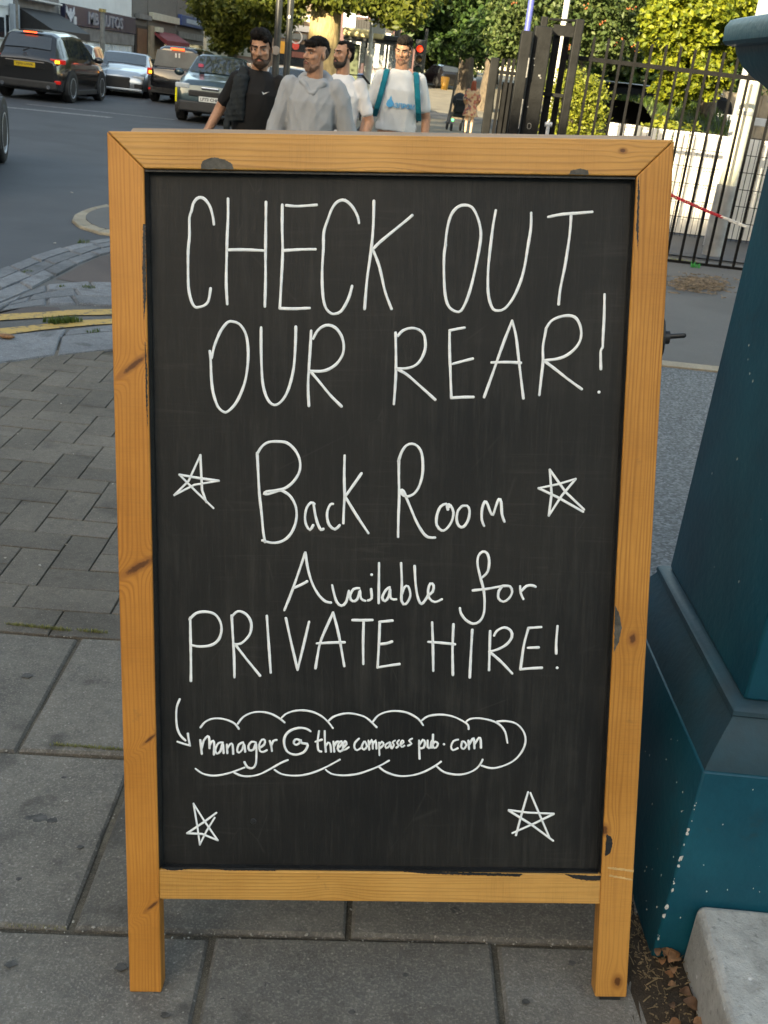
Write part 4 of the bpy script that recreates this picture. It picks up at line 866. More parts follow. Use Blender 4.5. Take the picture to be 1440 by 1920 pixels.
def leaves(name, mt, blobs, n, size, parent, world=True, clump=26, spread=.17, seed=1):
    g = np.random.default_rng(seed); W = np.array([b[2] if len(b) > 2 else b[1][0]*b[1][2] for b in blobs], float); W /= W.sum()
    nc = max(1, n // clump); bi = g.choice(len(blobs), nc, p=W)
    d = g.normal(size=(nc, 3)); d /= np.linalg.norm(d, axis=1)[:, None]; r = g.uniform(.45, 1.08, nc) ** .6
    C = np.array([tuple(b[0]) for b in blobs])[bi]; R = np.array([tuple(b[1]) for b in blobs])[bi]
    cc = C + d * R * r[:, None]; out = d
    P = np.repeat(cc, clump, 0); O = np.repeat(out, clump, 0); sp = spread * np.repeat(R.mean(1), clump)
    P = P + g.normal(size=P.shape) * sp[:, None] * np.array([1, 1, .65])
    N = len(P); nrm = O * .55 + g.normal(size=(N, 3)) * .6 + np.array([0, 0, .35]); nrm /= np.linalg.norm(nrm, axis=1)[:, None]
    a = np.cross(nrm, g.normal(size=(N, 3))); a /= np.linalg.norm(a, axis=1)[:, None]; b = np.cross(nrm, a)
    s = size * g.uniform(.6, 1.3, N)[:, None]; f = nrm * s * .15
    V = np.stack([P - a*s*.55, P + b*s*.34 + f - a*s*.08, P + a*s*.55, P - b*s*.34 + f - a*s*.08], 1).reshape(-1, 3)
    if world: V = V - np.array(root_of(parent).location)
    me = bpy.data.meshes.new(name); me.vertices.add(4*N); me.vertices.foreach_set('co', V.ravel()); me.loops.add(6*N); me.polygons.add(2*N)
    q = np.arange(N)[:, None] * 4; idx = np.concatenate([q + 0, q + 1, q + 2, q + 0, q + 2, q + 3], 1).ravel()
    me.loops.foreach_set('vertex_index', idx.astype(np.int32)); me.polygons.foreach_set('loop_start', np.arange(0, 6*N, 3, dtype=np.int32)); me.update(calc_edges=True); me.validate()
    me.materials.append(mt); o = bpy.data.objects.new(name, me); COL.objects.link(o); o.parent = parent; return o
def tree(name, label, base, r, h, blobs, lm, n, size, bark, lean=(0, 0), group=None, seed=1, clump=26, spread=.17, limbs=7):
    t = thing(name, label, 'tree', base, 0, group); rr = random.Random(seed)
    mb = MB(); pts = []; rs = []
    for k in range(8):
        q = k / 7; pts.append((lean[0]*q + rr.uniform(-.3, .3)*r*(k > 0), lean[1]*q, h*q - .1)); rs.append(r * (1.35 - .35*min(1, q*6)) * (1 - .45*q))
    mb.tube(pts, rs, 14)
    top = Vector(pts[-1])
    for i in range(limbs):
        b = blobs[i % len(blobs)]; c = Vector(b[0]) - Vector(base); st = Vector(pts[rr.choice([4, 5, 6, 7])]); e = c + Vector((rr.uniform(-.5, .5)*b[1][0], rr.uniform(-.5, .5)*b[1][1], rr.uniform(-.2, .5)*b[1][2])); m1 = st.lerp(e, .5) + Vector((rr.uniform(-.2, .2), rr.uniform(-.2, .2), (e - st).length*.12))
        L = r * rr.uniform(.28, .45); mb.tube([st, st.lerp(m1, .5), m1, e], [L, L*.8, L*.55, L*.15], 7)
    mb.build('trunk', bark, t, smooth=60)
    leaves('crown', lm, blobs, n, size, t, seed=seed, clump=clump, spread=spread); return t
def B(px, py, Y, rpx, rpy, ry=None, w=None):                           # leaf mass at a pixel, depth Y, radii given in photo pixels
    c = at(px, py, Y); s = (Y * .93 + .6) / FPX; b = (c, (rpx*s, (ry if ry else rpx*s), rpy*s)); return b + ((w,) if w else ())
gb = lambda px, Y: (at(px, 200, Y).x, Y, -.06)
# big plane tree with pale trunk
tree('plane_tree', 'plane tree with thick sunlit pale trunk behind the hooded man', gb(607, 30), .50, 7.5, [B(650, -70, 31, 130, 60), B(560, -60, 31, 80, 50), B(760, -45, 31, 90, 45), B(612, 2, 29.2, 75, 10, .4, .9), B(505, 6, 30, 50, 26, .8, .8), B(690, 6, 30, 60, 14, .8, .7), B(750, 18, 30, 55, 26, 1., .8), B(590, -160, 32, 220, 90)], M_lf['plane'], 22000, .16, M_plane, seed=2)
tree('street_tree', 'leafy street tree over the road between shops and brick building', gb(432, 40), .2, 6, [B(430, -10, 39, 70, 40), B(470, 25, 38, 70, 30), B(405, 40, 39, 28, 26), B(425, 80, 39, 30, 20), B(475, 62, 38, 30, 22), B(520, 15, 38, 45, 32), B(390, 5, 40, 35, 30)], M_lf['plane'], 26000, .13, M_bk, seed=3)
tree('street_tree', 'dark green street tree with trunk beside the red haired woman', gb(868, 52), .42, 5.5, [B(850, 20, 46, 70, 55), B(800, 40, 46, 55, 45), B(930, 10, 44, 60, 60), B(840, 85, 45, 50, 28), B(775, 5, 44, 45, 40), B(900, 75, 43, 40, 35), B(820, -60, 48, 120, 60), B(960, 60, 44, 40, 50)], M_lf['dark'], 24000, .22, M_bk, seed=4)
tree('street_tree', 'street tree with grey trunk between the dark tree and the gate posts', gb(908, 62), .45, 6, [B(930, 0, 55, 60, 50), B(880, 40, 54, 50, 40), B(960, 40, 53, 50, 50), B(1000, 0, 52, 60, 60)], M_lf['plane'], 8000, .32, M_bk, seed=14)
rw = tree('rowan_tree', 'rowan tree with orange berry clusters behind the gate posts', gb(1075, 24), .14, 4.2, [B(1000, 30, 22, 60, 45), B(1070, 10, 21, 80, 50), B(1130, 60, 21, 60, 50), B(1180, 20, 22, 70, 60), B(960, 75, 23, 45, 40), B(1040, 80, 22, 55, 40), B(1110, -50, 23, 140, 50), B(1160, 105, 22, 40, 25), B(990, -30, 24, 80, 50)], M_lf['rowan'], 34000, .095, M_bk, seed=5)
M_ber = mat('orange_berry', (.34, .09, .03), .5, .2, 30); rr = random.Random(3); mb = MB()
for px, py in ((960, 4), (951, 20), (1103, 10), (1080, 19), (1128, 42), (1107, 64), (1166, 78), (1195, 66), (1181, 18), (1165, 30), (1068, 92), (1230, 88), (1190, 92), (1140, 5))[::2]:
    c = at(px, py, 20.2 if px > 1000 else 21)
    for k in range(5): mb.ell(c + Vector((rr.gauss(0, .045), rr.gauss(0, .04), rr.gauss(0, .03))), (.014, .014, .014), None, 6, 5)
tag(mb.build('berries', M_ber, rw, smooth=180, world=True), kind='stuff')
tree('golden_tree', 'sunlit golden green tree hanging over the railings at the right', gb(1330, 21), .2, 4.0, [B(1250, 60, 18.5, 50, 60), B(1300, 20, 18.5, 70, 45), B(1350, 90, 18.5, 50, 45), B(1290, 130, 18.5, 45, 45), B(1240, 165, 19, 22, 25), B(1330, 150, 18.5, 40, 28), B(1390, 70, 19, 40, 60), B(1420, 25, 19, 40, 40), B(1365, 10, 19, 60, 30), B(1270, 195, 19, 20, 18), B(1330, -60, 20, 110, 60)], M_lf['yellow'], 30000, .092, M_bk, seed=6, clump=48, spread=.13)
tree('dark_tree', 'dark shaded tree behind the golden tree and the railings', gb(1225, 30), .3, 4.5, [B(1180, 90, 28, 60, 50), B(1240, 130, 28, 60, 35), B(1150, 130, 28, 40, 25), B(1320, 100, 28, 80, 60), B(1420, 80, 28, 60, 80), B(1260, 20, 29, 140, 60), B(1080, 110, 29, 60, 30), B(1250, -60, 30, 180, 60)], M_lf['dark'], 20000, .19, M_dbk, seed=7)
# far trees that close the view
for i, (px, Y, rx, hh, lab) in enumerate([(770, 95, 4.5, 9, 'far green tree above the traffic light'), (690, 120, 6, 11, 'far tree behind the bus shelter'), (830, 120, 7, 12, 'far dark tree over the road end'), (920, 90, 6, 11, 'far tree left of the gate posts'), (1010, 80, 6, 11, 'far tree behind the rowan'), (1120, 70, 6, 11, 'far tree behind the dark shaded tree'), (1230, 65, 6, 11, 'far tree behind the golden tree'), (1340, 60, 5, 10, 'far tree right of the golden tree'), (1440, 62, 5, 10, 'far tree at the right edge'), (480, 100, 6, 10, 'far tree behind the leafy street tree')]):
    c = gb(px, Y); tree('background_tree', lab, c, .35, hh*.6, [((c[0], c[1], hh*.62), (rx*.7, rx*.7, hh*.36)), ((c[0]-rx*.5, c[1]-1, hh*.5), (rx*.5, rx*.5, hh*.25)), ((c[0]+rx*.5, c[1], hh*.48), (rx*.5, rx*.5, hh*.26))], M_lf['far' if i != 0 else 'plane'], 3600, .62, M_dbk, group='trees closing the far end of the street', seed=30+i, clump=18, limbs=4)
# clipped hedge and low planting behind the railings
hc = at(1082, 200, 16.5); hdg = thing('hedge', 'sunlit clipped yellow green hedge end behind the railings', 'hedge', (hc.x, 16.5, -.05))
ht = at(1075, 138, 16.5).z
sc = MB(); 
for k in range(9): sc.tube([(hc.x - .3 + .07*k, 16.6 + .03*k, -.05), (hc.x - .3 + .075*k, 16.6, ht - .2)], .012, 5)
sc.build('stems', M_dbk, hdg, world=True)
hb = [((hc.x + dx, 16.5 + dy, z), (.17, .2, .2)) for dx in (-.27, -.05, .17, .30) for dy in (0, .35) for z in (.1, .35, .6, .85, 1.1, ht - .35, ht - .18) if z < ht - .1 and not (dx > .25 and z > ht - .3)]
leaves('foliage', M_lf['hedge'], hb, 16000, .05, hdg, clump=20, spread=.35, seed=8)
sh = at(1300, 222, 20); 
BX0, BX1, BZ = at(1195, 200, 22).x, at(1318, 200, 22).x, at(1260, 199, 22).z
def bankz(x, y): return -.03 + (BZ + .03) * _ss((y - 15.5) / 6.5) * (1 - .8*_ss((x - BX1 - .1) / 1.0))
s2 = thing('shrub', 'low yellow green shrub on the bank behind the white boards', 'shrub', (sh.x, 20, -.05))
leaves('foliage', M_lf['hedge'], [((sh.x - .5, 19.3, bankz(sh.x - .5, 19.3) + .1), (.5, .4, .25), .5), ((sh.x - .1, 19.5, .75), (.35, .4, .35), .6), ((sh.x + .15, 19.5, .65), (.3, .35, .35), .5)], 3600, .10, s2, seed=9)
MB().tube([(sh.x, 20, -.05), (sh.x + .1, 20, .7)], .03, 6).build('stem', M_dbk, s2, world=True)
mb = MB()
for j in range(17):
    for i in range(17): xx = BX0 + (BX1 + 1.4 - BX0)*i/16; yy0 = 16 + 11*j/16; mb.v.append((xx, yy0, bankz(xx, yy0) + random.uniform(-.02, .02)))
mb.f = [(j*17+i, j*17+i+1, (j+1)*17+i+1, (j+1)*17+i) for j in range(16) for i in range(16)]
bk = mb.build('grass_bank', mat('dark_turf', (.03, .042, .014), .95, .4, 5, bmp=.4), smooth=180); bk['kind'] = 'structure'
mb = MB()
for i in range(5000):
    xx, yy0 = random.uniform(BX0, BX1 + 1.2), random.uniform(16.2, 26); tuft(mb, (xx, yy0, bankz(xx, yy0) - .01), .05, 1, .14)
tag(mb.build('bank_grass', M_grass), kind='stuff')
# ================================================================ STREET FURNITURE
M_pole = mat('dark_pole_paint', (.03, .032, .033), .35, .25, 8); M_wpole = mat('white_pole_paint', (.62, .62, .58), .5, .1, 8)
def pole_(label, pT, pB, Y, r, m, ztop=6.5, name='lamp_post', cat='lamp post'):
    a, b_ = at(*pT, Y), at(*pB, Y); x = (a.x + b_.x)/2; t = thing(name, label, cat, (x, Y, -.05))
    MB().tube([(0, 0, -.05), (0, 0, ztop)], [r, r*.8], 14).build('shaft', m, t, smooth=40); return t
t = pole_('slim dark lamp post with pale sheen between the two front men', (547, 20), (533, 160), 14, .045, M_pole)
MB().tube([(0, 0, -.05), (0, 0, .9)], .07, 14).build('base', M_pole, t, smooth=40); zz = at(543, 24, 14).z
MB().ell((0, -.05, zz), (.02, .02, .025)).build('badge', M_wpole, t, smooth=180)
t = pole_('thin black signal post left of the slim lamp post', (521, 20), (518, 140), 15, .05, M_pole, 6, 'signal_post', 'post')
sg = at(519, 87, 15); MB().tube([(0, -.06, sg.z), (0, -.1, sg.z)], .055, 14).build('disc_lamp', mat('grey_lens', (.25, .22, .2), .3), t, smooth=40)
pole_('black pole right behind the plane tree trunk and bus stop', (752, 0), (745, 65), 40, .12, M_pole)
pole_('blue pole behind the top of the gate posts', (996, 0), (990, 52), 19, .055, mat('blue_pole_paint', (.08, .10, .36), .4, .15, 8), 7, 'pole', 'pole')
pole_('white pole rising behind the gate posts', (1064, 0), (1056, 50), 18, .05, M_wpole, 7, 'pole', 'pole')
pole_('pale grey pole at the far right edge above the pier', (1437, 5), (1430, 45), 13.5, .11, mat('pale_grey_pole', (.5, .5, .52), .4), 7, 'pole', 'pole')
t = pole_('grey post in front of the navy shop sign', (192, 18), (192, 120), 44, .11, mat('grey_post', (.19, .19, .18), .6), at(192, 17, 44).z, 'sign_post', 'post')
MB().tube([(0, 0, at(192, 20, 44).z), (0, 0, at(192, 14, 44).z)], .14, 12).build('cap', mat('mustard_cap', (.35, .27, .10), .6), t, smooth=40)
pole_('thin post beside the black awning', (32, 0), (32, 60), 40, .05, mat('grey_post', (.19, .19, .18)), 5, 'sign_post', 'post')
pole_('tall pale post in front of the blue shop sign', (388, 5), (386, 70), 43, .09, mat('stone_post', (.4, .38, .31), .7), 6, 'sign_post', 'post')
# traffic light
tc = at(787, 95, 41); tl = thing('traffic_light', 'black traffic light showing red beyond the man with backpack straps', 'traffic light', (tc.x, 41, -.06))
MB().tube([(.18, .1, -.05), (.18, .1, 3.2)], .06, 10).build('pole', M_pole, tl, smooth=40); zt2 = tc.z + .06
MB().box((-.17, -.12, zt2 - .72), (.17, .12, zt2 + .36)).build('head', M_pole, tl, bevel=.03)
for k, (nm, m) in enumerate((('red_lamp', mat('lit_red', (.9, .04, .02), .4, 0, emit=(1, .03, .01), es=.5)), ('amber_lamp', mat('dark_amber', (.08, .045, .01), .3, 0)), ('green_lamp', mat('dark_green_lens', (.01, .05, .03), .3, 0)))):
    z = zt2 - .34*k + .06; MB().tube([(0, -.125, z), (0, -.14, z)], .11, 14).build(nm, m, tl); MB().tube([(0, -.13, z + .02), (0, -.28, z)], .125, 12, cap=False).build('hood', M_pole, tl, smooth=50)
# litter bin on thin post
bp = at(843, 208, 44); bn_ = thing('litter_bin_post', 'thin dark post with flared foot and orange bin on the far pavement', 'bin', (bp.x, 44, -.05))
MB().tube([(0, 0, 0), (0, 0, .12), (.02, 0, .5), (.12, 0, 1.9)], [.16, .07, .05, .04], 10).build('post', M_pole, bn_, smooth=50); q = at(838, 155, 44)
MB().loft([((q.x - bp.x - .08, -.1, q.z - .22), .13, .1), ((q.x - bp.x - .08, -.1, q.z + .22), .17, .13), ((q.x - bp.x - .08, -.1, q.z + .26), .14, .1)], 12).build('bin', mat('orange_bin', (.55, .26, .03), .5, .15, 6), bn_, smooth=40)
# bus shelter and stop flag
SY = 37; sa, sb = at(645, 70, SY), at(757, 82, SY); sh_ = thing('bus_shelter', 'glass bus shelter with cream roof edge and dark posts', 'bus shelter', ((sa.x + sb.x)/2, SY, -.05))
zr_, W2 = at(690, 66, SY).z, (sb.x - sa.x)/2
M_glz = newmat('shelter_glass')[0]; b = M_glz.node_tree.nodes['Principled BSDF']; b.inputs['Base Color'].default_value = (.75, .8, .8, 1); b.inputs['Roughness'].default_value = .05; b.inputs['Alpha'].default_value = .28
MB().box((-W2, -.6, zr_ - .05), (W2*.35, .75, zr_ + .2)).build('roof', mat('cream_roof', (.62, .52, .27), .5, .1, 3), sh_, bevel=.06)
MB().box((-W2 + .02, -.5, zr_ - .16), (W2, .7, zr_ - .056)).build('roof_soffit', M_pole, sh_, bevel=.02); MB().box((W2*.36, -.55, zr_ - .05), (W2, .7, zr_ + .1)).build('roof_end', M_pole, sh_, bevel=.03)
for x, y in ((-W2 + .1, .5), (-.25, .5), (W2*.45, .5), (W2 - .08, .5), (W2 - .08, -.4)): MB().box((x - .035, y - .035, 0), (x + .035, y + .035, zr_ - .1)).build('post', M_pole, sh_)
for x0_, x1_ in ((-W2 + .14, -.29), (-.21, W2*.41), (W2*.49, W2 - .12)): MB().box((x0_, .485, .35), (x1_, .5, zr_ - .3)).build('glass_pane', M_glz, sh_)
MB().box((-W2 + .3, .15, .5), (W2*.4, .45, .55)).build('bench', M_pole, sh_, bevel=.01)
MB().box((-W2 + .12, -.02, .3), (-W2 + .55, .1, zr_ - .25)).build('poster_case', mat('poster_case', (.10, .12, .07), .3, .4, 3), sh_, bevel=.03)
fp = at(688, 150, 34); fl_ = thing('bus_stop', 'white bus stop pole with square sign and red ring above the shelter', 'bus stop', (fp.x, 34, -.05))
M_sw = mat('white_sign_face', (.78, .78, .76), .5, .05, 4); M_sred = mat('red_sign_ring', (.62, .03, .04), .5, .05, 4)
MB().tube([(0, 0, 0), (0, 0, 5.5)], .065, 12).build('pole', M_wpole, fl_, smooth=40)
MB().loft([((0, 0, .9), .12, .12), ((0, 0, 2.2), .12, .12)], 12).build('timetable_case', M_wpole, fl_, smooth=40)
qa, qb = at(699, 62, 33.85), at(727, 12, 33.85); ox = fp.x
MB().box((qa.x - ox, -.16, qa.z + .05), (qb.x - ox, -.14, qb.z + .05)).build('sign_plate', M_sw, fl_, bevel=.02)
cxs = (qa.x + qb.x)/2 - ox; cz_ = qb.z - .04
MB().tube([(cxs + .14*math.cos(a), -.175, cz_ + .14*math.sin(a)) for a in [2*math.pi*k/20 for k in range(21)]], .03, 6).build('red_ring', M_sred, fl_, smooth=180)
MB().box((cxs - .21, -.168, cz_ - .03), (cxs + .21, -.163, cz_ + .03)).build('ring_bar', M_sw, fl_); MB().box((qa.x - ox + .03, -.166, cz_ - .29), (qb.x - ox - .03, -.163, cz_ - .24)).build('red_stripe', M_sred, fl_)
MB().tube([(ox - ox, 0, qb.z - .1), (cxs, -.14, qb.z - .1)], .03, 6).build('bracket', M_wpole, fl_)
# low rail and cream kerb stub near the bus stop
q = at(682, 225, 31); lr = thing('bollard', 'thin pale bollard with dark flared foot beside the bus stop', 'bollard', (q.x, 31, -.05)); MB().tube([(0, 0, 0), (0, 0, .95)], .035, 8).build('stem', M_wpole, lr, smooth=40); MB().loft([((0, 0, 0), .22, .22), ((0, 0, .16), .07, .07)], 12).build('foot', M_pole, lr, smooth=40)
# ================================================================ BUILDINGS
FX = -18.0
def brickm(name, a, b_, mort=(.3, .28, .25), s=1.0):
    m, nt, b = newmat(name); t = nd(nt, 'ShaderNodeTexBrick'); v = coords(nt, 'Object'); sp = nd(nt, 'ShaderNodeSeparateXYZ'); nt.links.new(v, sp.inputs[0]); cb = nd(nt, 'ShaderNodeCombineXYZ')
    nt.links.new(mathn(nt, 'ADD', sp.outputs[0], sp.outputs[1]), cb.inputs[0]); nt.links.new(sp.outputs[2], cb.inputs[1]); nt.links.new(cb.outputs[0], t.inputs['Vector'])
    t.inputs['Scale'].default_value = 4.4; t.inputs['Mortar Size'].default_value = .015; t.inputs['Color1'].default_value = a + (1,); t.inputs['Color2'].default_value = b_ + (1,); t.inputs['Mortar'].default_value = mort + (1,)
    nt.links.new(mix(nt, mathn(nt, 'MULTIPLY', noise(nt, v, 1.2, 5, .6), .5), t.outputs[0], tuple(x*.5 for x in a)), b.inputs['Base Color']); b.inputs['Roughness'].default_value = .9; return m
M_bb = brickm('brown_brick', (.20, .14, .10), (.15, .105, .08)); M_rb = brickm('pink_brick', (.30, .17, .14), (.24, .14, .115)); M_gb = brickm('grey_brick', (.17, .155, .135), (.12, .11, .10))
M_ren = mat('white_render', (.66, .66, .64), .8, .06, 1.2); M_cream = mat('cream_paint', (.5, .46, .36), .7, .1, 2); M_glass = mat('dark_shop_glass', (.02, .024, .028), .06, .3, 2, spec=.7); M_navy = mat('navy_fascia', (.018, .02, .05), .35, .2, 3)
M_frame = mat('pale_frame', (.5, .52, .54), .5, .1, 6); M_gate = mat('pale_grey_gate', (.60, .63, .64), .5, .1, 2); M_black = mat('matt_black', (.012, .012, .013), .6, .3, 5); M_silver = mat('dull_silver_letter', (.24, .24, .27), .5, .1, 5)
M_door = mat('brown_door', (.14, .06, .028), .5, .25, 4); M_blue = mat('blue_fascia', (.025, .06, .20), .4, .15, 3); M_red = mat('dull_red_awning', (.22, .03, .035), .7, .2, 3); M_gr = mat('grey_shopfront', (.16, .155, .15), .6, .25, 2); M_pil = mat('bluish_pilaster', (.30, .34, .38), .6, .1, 3); M_ply = mat('tan_board', (.32, .24, .16), .7, .15, 3)
M_roof = mat('slate_roof', (.06, .06, .065), .7, .25, 4)
def F(px, py): return onx(px, py, FX)
def fbox(px0, py0, px1, py1, d0, d1):                                 # rectangle on the terrace front read at its two ends, with depth d0..d1 towards the road
    a, b_ = F(px0, py0), F(px1, py1); return MB().box((FX + d0, min(a.y, b_.y), min(a.z, b_.z)), (FX + d1, max(a.y, b_.y), max(a.z, b_.z)))
def yy(px): return F(px, 80).y
def zof(px, py): return F(px, py).z
def unit(label, px0, px1, h, m, name='terrace_shop', dep=9, storeys=1, win=True, ov=0):
    y0, y1 = yy(px0), yy(px1); t = thing(name, label, 'building', (FX - dep/2, (y0 + y1)/2, -.08))
    MB().box((FX - dep, y0 + .02, -.1), (FX - .02, y1 - .02, h)).build('wall', m, t, world=True)
    MB().prism([(FX - dep - .2, y0, h), (FX + .25, y0, h), (FX - dep/2, y0, h + 1.6)], (0, y1 - y0 - .02, 0)).build('roof', M_roof, t, world=True)
    if win:
        n = max(1, int((y1 - y0) / 3.2))
        for s in range(storeys):
            for k in range(n):
                yc = y0 + (y1 - y0) * (k + .5)/n; z = 4.9 + 3.1*s
                f = MB().box((FX - .03, yc - .6, z), (FX + .03, yc + .6, z + 1.7)).build('window', M_frame, t, world=True)
                MB().box((FX + .031, yc - .52, z + .08), (FX + .04, yc + .52, z + .82)).build('pane', M_glass, f, world=True); MB().box((FX + .031, yc - .52, z + .89), (FX + .04, yc + .52, z + 1.62)).build('pane', M_glass, f, world=True)
                MB().box((FX, yc - .7, z - .14), (FX + .12, yc + .7, z - .005)).build('sill', M_frame, t, world=True)
    return t
HT = 9.6
# nearest unit: pale pilaster and shop window
u0 = unit('pale shop front with bluish pilaster at the far left edge', -120, 28, HT, M_ren)
fbox(-60, 0, 14, 12, .02, .1).build('fascia', M_gr, u0, world=True)
fbox(16, 6, 29, 70, .02, .22).build('pilaster', M_pil, u0, world=True, bevel=.02)
w_ = fbox(-60, 22, 15, 74, .02, .1).build('window', M_frame, u0, world=True); fbox(-40, 26, 4, 70, .101, .11).build('pane', M_glass, w_, world=True); fbox(6, 27, 13, 69, .101, .11).build('pane', M_glass, w_, world=True)
# awning unit
u1 = unit('shop with long black awning and white sign above', 29, 112, HT, M_gr)
fbox(31, -8, 104, 10, .03, .35).build('fascia', mat('pale_fascia', (.55, .54, .52), .5, .06, 3), u1, world=True, bevel=.02)
a, b_ = F(33, 12), F(110, 62); y0, y1 = a.y, b_.y; zt_, zb2 = F(33, 12).z, F(33, 48).z
MB().prism([(FX, y0, zt_), (FX + 1.5, y0, zb2), (FX + 1.5, y0, zb2 - .3), (FX, y0, zb2 - .05)], (0, y1 - y0, 0)).build('awning', M_black, u1, world=True)
fbox(34, 48, 108, 120, .03, .09).build('shop_window', M_glass, u1, world=True); fbox(70, 48, 105, 53, .1, .2).build('sign_strip', M_red, u1, world=True)
for pxx, tx, s_2 in ((66, 'e', .55), (92, 'SHOP', .0),):
    pass
# car parts shop
u2 = unit('shop with navy sign reading MB AUTOS and pale gates below a white wall', 113, 247, HT, M_ren)
zA, zB = zof(180, 19), zof(180, 54); ya, yb = yy(112), yy(247)
MB().box((FX + .03, ya + .1, zB), (FX + .25, yb - .1, zA)).build('fascia', M_navy, u2, world=True, bevel=.02)
MB().box((FX + .03, ya + .1, zB - .62), (FX + .18, yb - .1, zB - .02)).build('lintel', M_gr, u2, world=True)
for body, pc0, pc1 in (('MB AUTOS', 156, 221),):
    y0, y1 = yy(pc0), yy(pc1); mb = text_mb(body, 1.0, True, .03); xs = [v[0] for v in mb.v]; ys = [v[1] for v in mb.v]
    k1 = (y1 - y0) / (max(xs) - min(xs)); k2 = (zA - zB) * .66 / (max(ys) - min(ys)); cxm = (max(xs)+min(xs))/2; cym = (max(ys)+min(ys))/2
    mb.v = [(FX + .28 + z, (y0+y1)/2 + (x - cxm)*k1, (zA+zB)/2 + (y - cym)*k2) for x, y, z in mb.v]; mb.build('sign_letters', M_silver, u2, world=True)
y0, y1 = yy(114), yy(130); zm, hz = (zA+zB)/2, (zA-zB)*.42                                     # winged crest
cr = [(.5, -1), (.62, -.5), (1, .2), (.95, 1), (.75, .35), (.62, .3), (.58, .75), (.5, .55), (.42, .75), (.38, .3), (.25, .35), (.05, 1), (0, .2), (.38, -.5)]
MB().prism([(FX + .255, y0 + (y1-y0)*a, zm + hz*b_) for a, b_ in cr], (.04, 0, 0)).build('crest', mat('pale_crest', (.5, .52, .56), .5), u2, world=True)
zg0 = -.1; zg1 = zB - .66
for p0, p1 in ((117, 157), (162, 190), (194, 205), (208, 243)):
    y0, y1 = yy(p0), yy(p1); n = 7 if p1 - p0 > 20 else 3; g_ = MB().box((FX + .02, y0, zg0), (FX + .06, y1, zg1)).build('gate_panel', M_gate, u2, world=True)
    for k in range(n + 1): yk = y0 + (y1 - y0)*k/n; MB().box((FX + .0605, yk - .05, zg0), (FX + .10, yk + .05, zg1 - .02)).build('rib', M_gate, g_, world=True)
    MB().box((FX + .0605, y0, zg1 - .75), (FX + .115, y1, zg1 - .66)).build('rail', M_gr, g_, world=True)
MB().box((FX + .03, yy(128), zB + .05), (FX + .3, yy(133), zB + .4)).build('sign_lamp', M_frame, u2, world=True)
# dark doorway
u3 = unit('narrow grey brick house with dark brown door', 248, 276, HT, M_gb)
fbox(252, 46, 274, 112, .02, .06).build('door_surround', M_black, u3, world=True); fbox(255, 52, 272, 112, .061, .1).build('door', M_door, u3, world=True); fbox(252, 24, 276, 38, .02, .3).build('fascia', M_gr, u3, world=True)
# cream sign and red awning
u4 = unit('small shop with cream sign and dull red awning', 277, 330, HT, M_gb)
fbox(279, 22, 329, 46, .02, .3).build('fascia', M_cream, u4, world=True, bevel=.02); fbox(277, 47, 283, 110, .02, .2).build('pilaster', M_ply, u4, world=True)
a, b_ = F(284, 56), F(329, 66); MB().prism([(FX, a.y, a.z), (FX + 1.0, a.y, a.z - .5), (FX + 1.0, a.y, a.z - .8), (FX, a.y, a.z - .1)], (0, b_.y - a.y, 0)).build('awning', M_red, u4, world=True)
fbox(284, 68, 305, 112, .02, .08).build('board', M_ply, u4, world=True); fbox(306, 68, 329, 112, .02, .06).build('shop_window', M_glass, u4, world=True); fbox(284, 49, 292, 60, .02, .5).build('hanging_sign', M_cream, u4, world=True)
u5 = unit('shop with blue sign and grey shutter below', 331, 382, HT, M_gb)
fbox(333, 26, 380, 56, .02, .3).build('fascia', M_blue, u5, world=True, bevel=.02); fbox(342, 34, 368, 48, .301, .32).build('sign_panel', mat('pale_blue_sign', (.35, .42, .5), .5), u5, world=True); fbox(333, 58, 380, 78, .02, .1).build('shutter', M_gr, u5, world=True); fbox(335, 80, 378, 112, .02, .06).build('shop_window', M_glass, u5, world=True)
u6 = unit('pale terrace farther along behind the leafy street tree', 383, 440, HT, M_cream)
u7 = unit('pink brick terrace end seen through the leaves', 441, 500, HT, M_rb)
fbox(445, 60, 497, 110, .02, .2).build('shop_window', M_gr, u7, world=True)
# nearer part of the same terrace, outside the frame, whose height keeps the road in shade
y0 = yy(-120)
for i in range(9):
    t = thing('shade_house', 'unseen brown brick terrace house added on the near left to shade the road', 'building', (FX - 4.5, y0 - 4 - 8*i, -.08), 0, 'unseen terrace houses added to shade the road')
    hn = 10.5 if y0 - 4 - 8*i > -2 else 12.1
    MB().box((-4.5, -3.99, -.1), (4.48, 3.99, hn)).build('wall', M_bb, t); MB().prism([(-4.7, -3.99, hn), (4.75, -3.99, hn), (0, -3.99, hn + 1.6)], (0, 7.98, 0)).build('roof', M_roof, t)
    for s in range(2):
        for k in (-2, 2): f = MB().box((4.47, k - .6, 1.2 + 3.2*s), (4.54, k + .6, 2.9 + 3.2*s)).build('window', M_frame, t); MB().box((4.541, k - .5, 1.3 + 3.2*s), (4.55, k + .5, 2.8 + 3.2*s)).build('pane', M_glass, f)
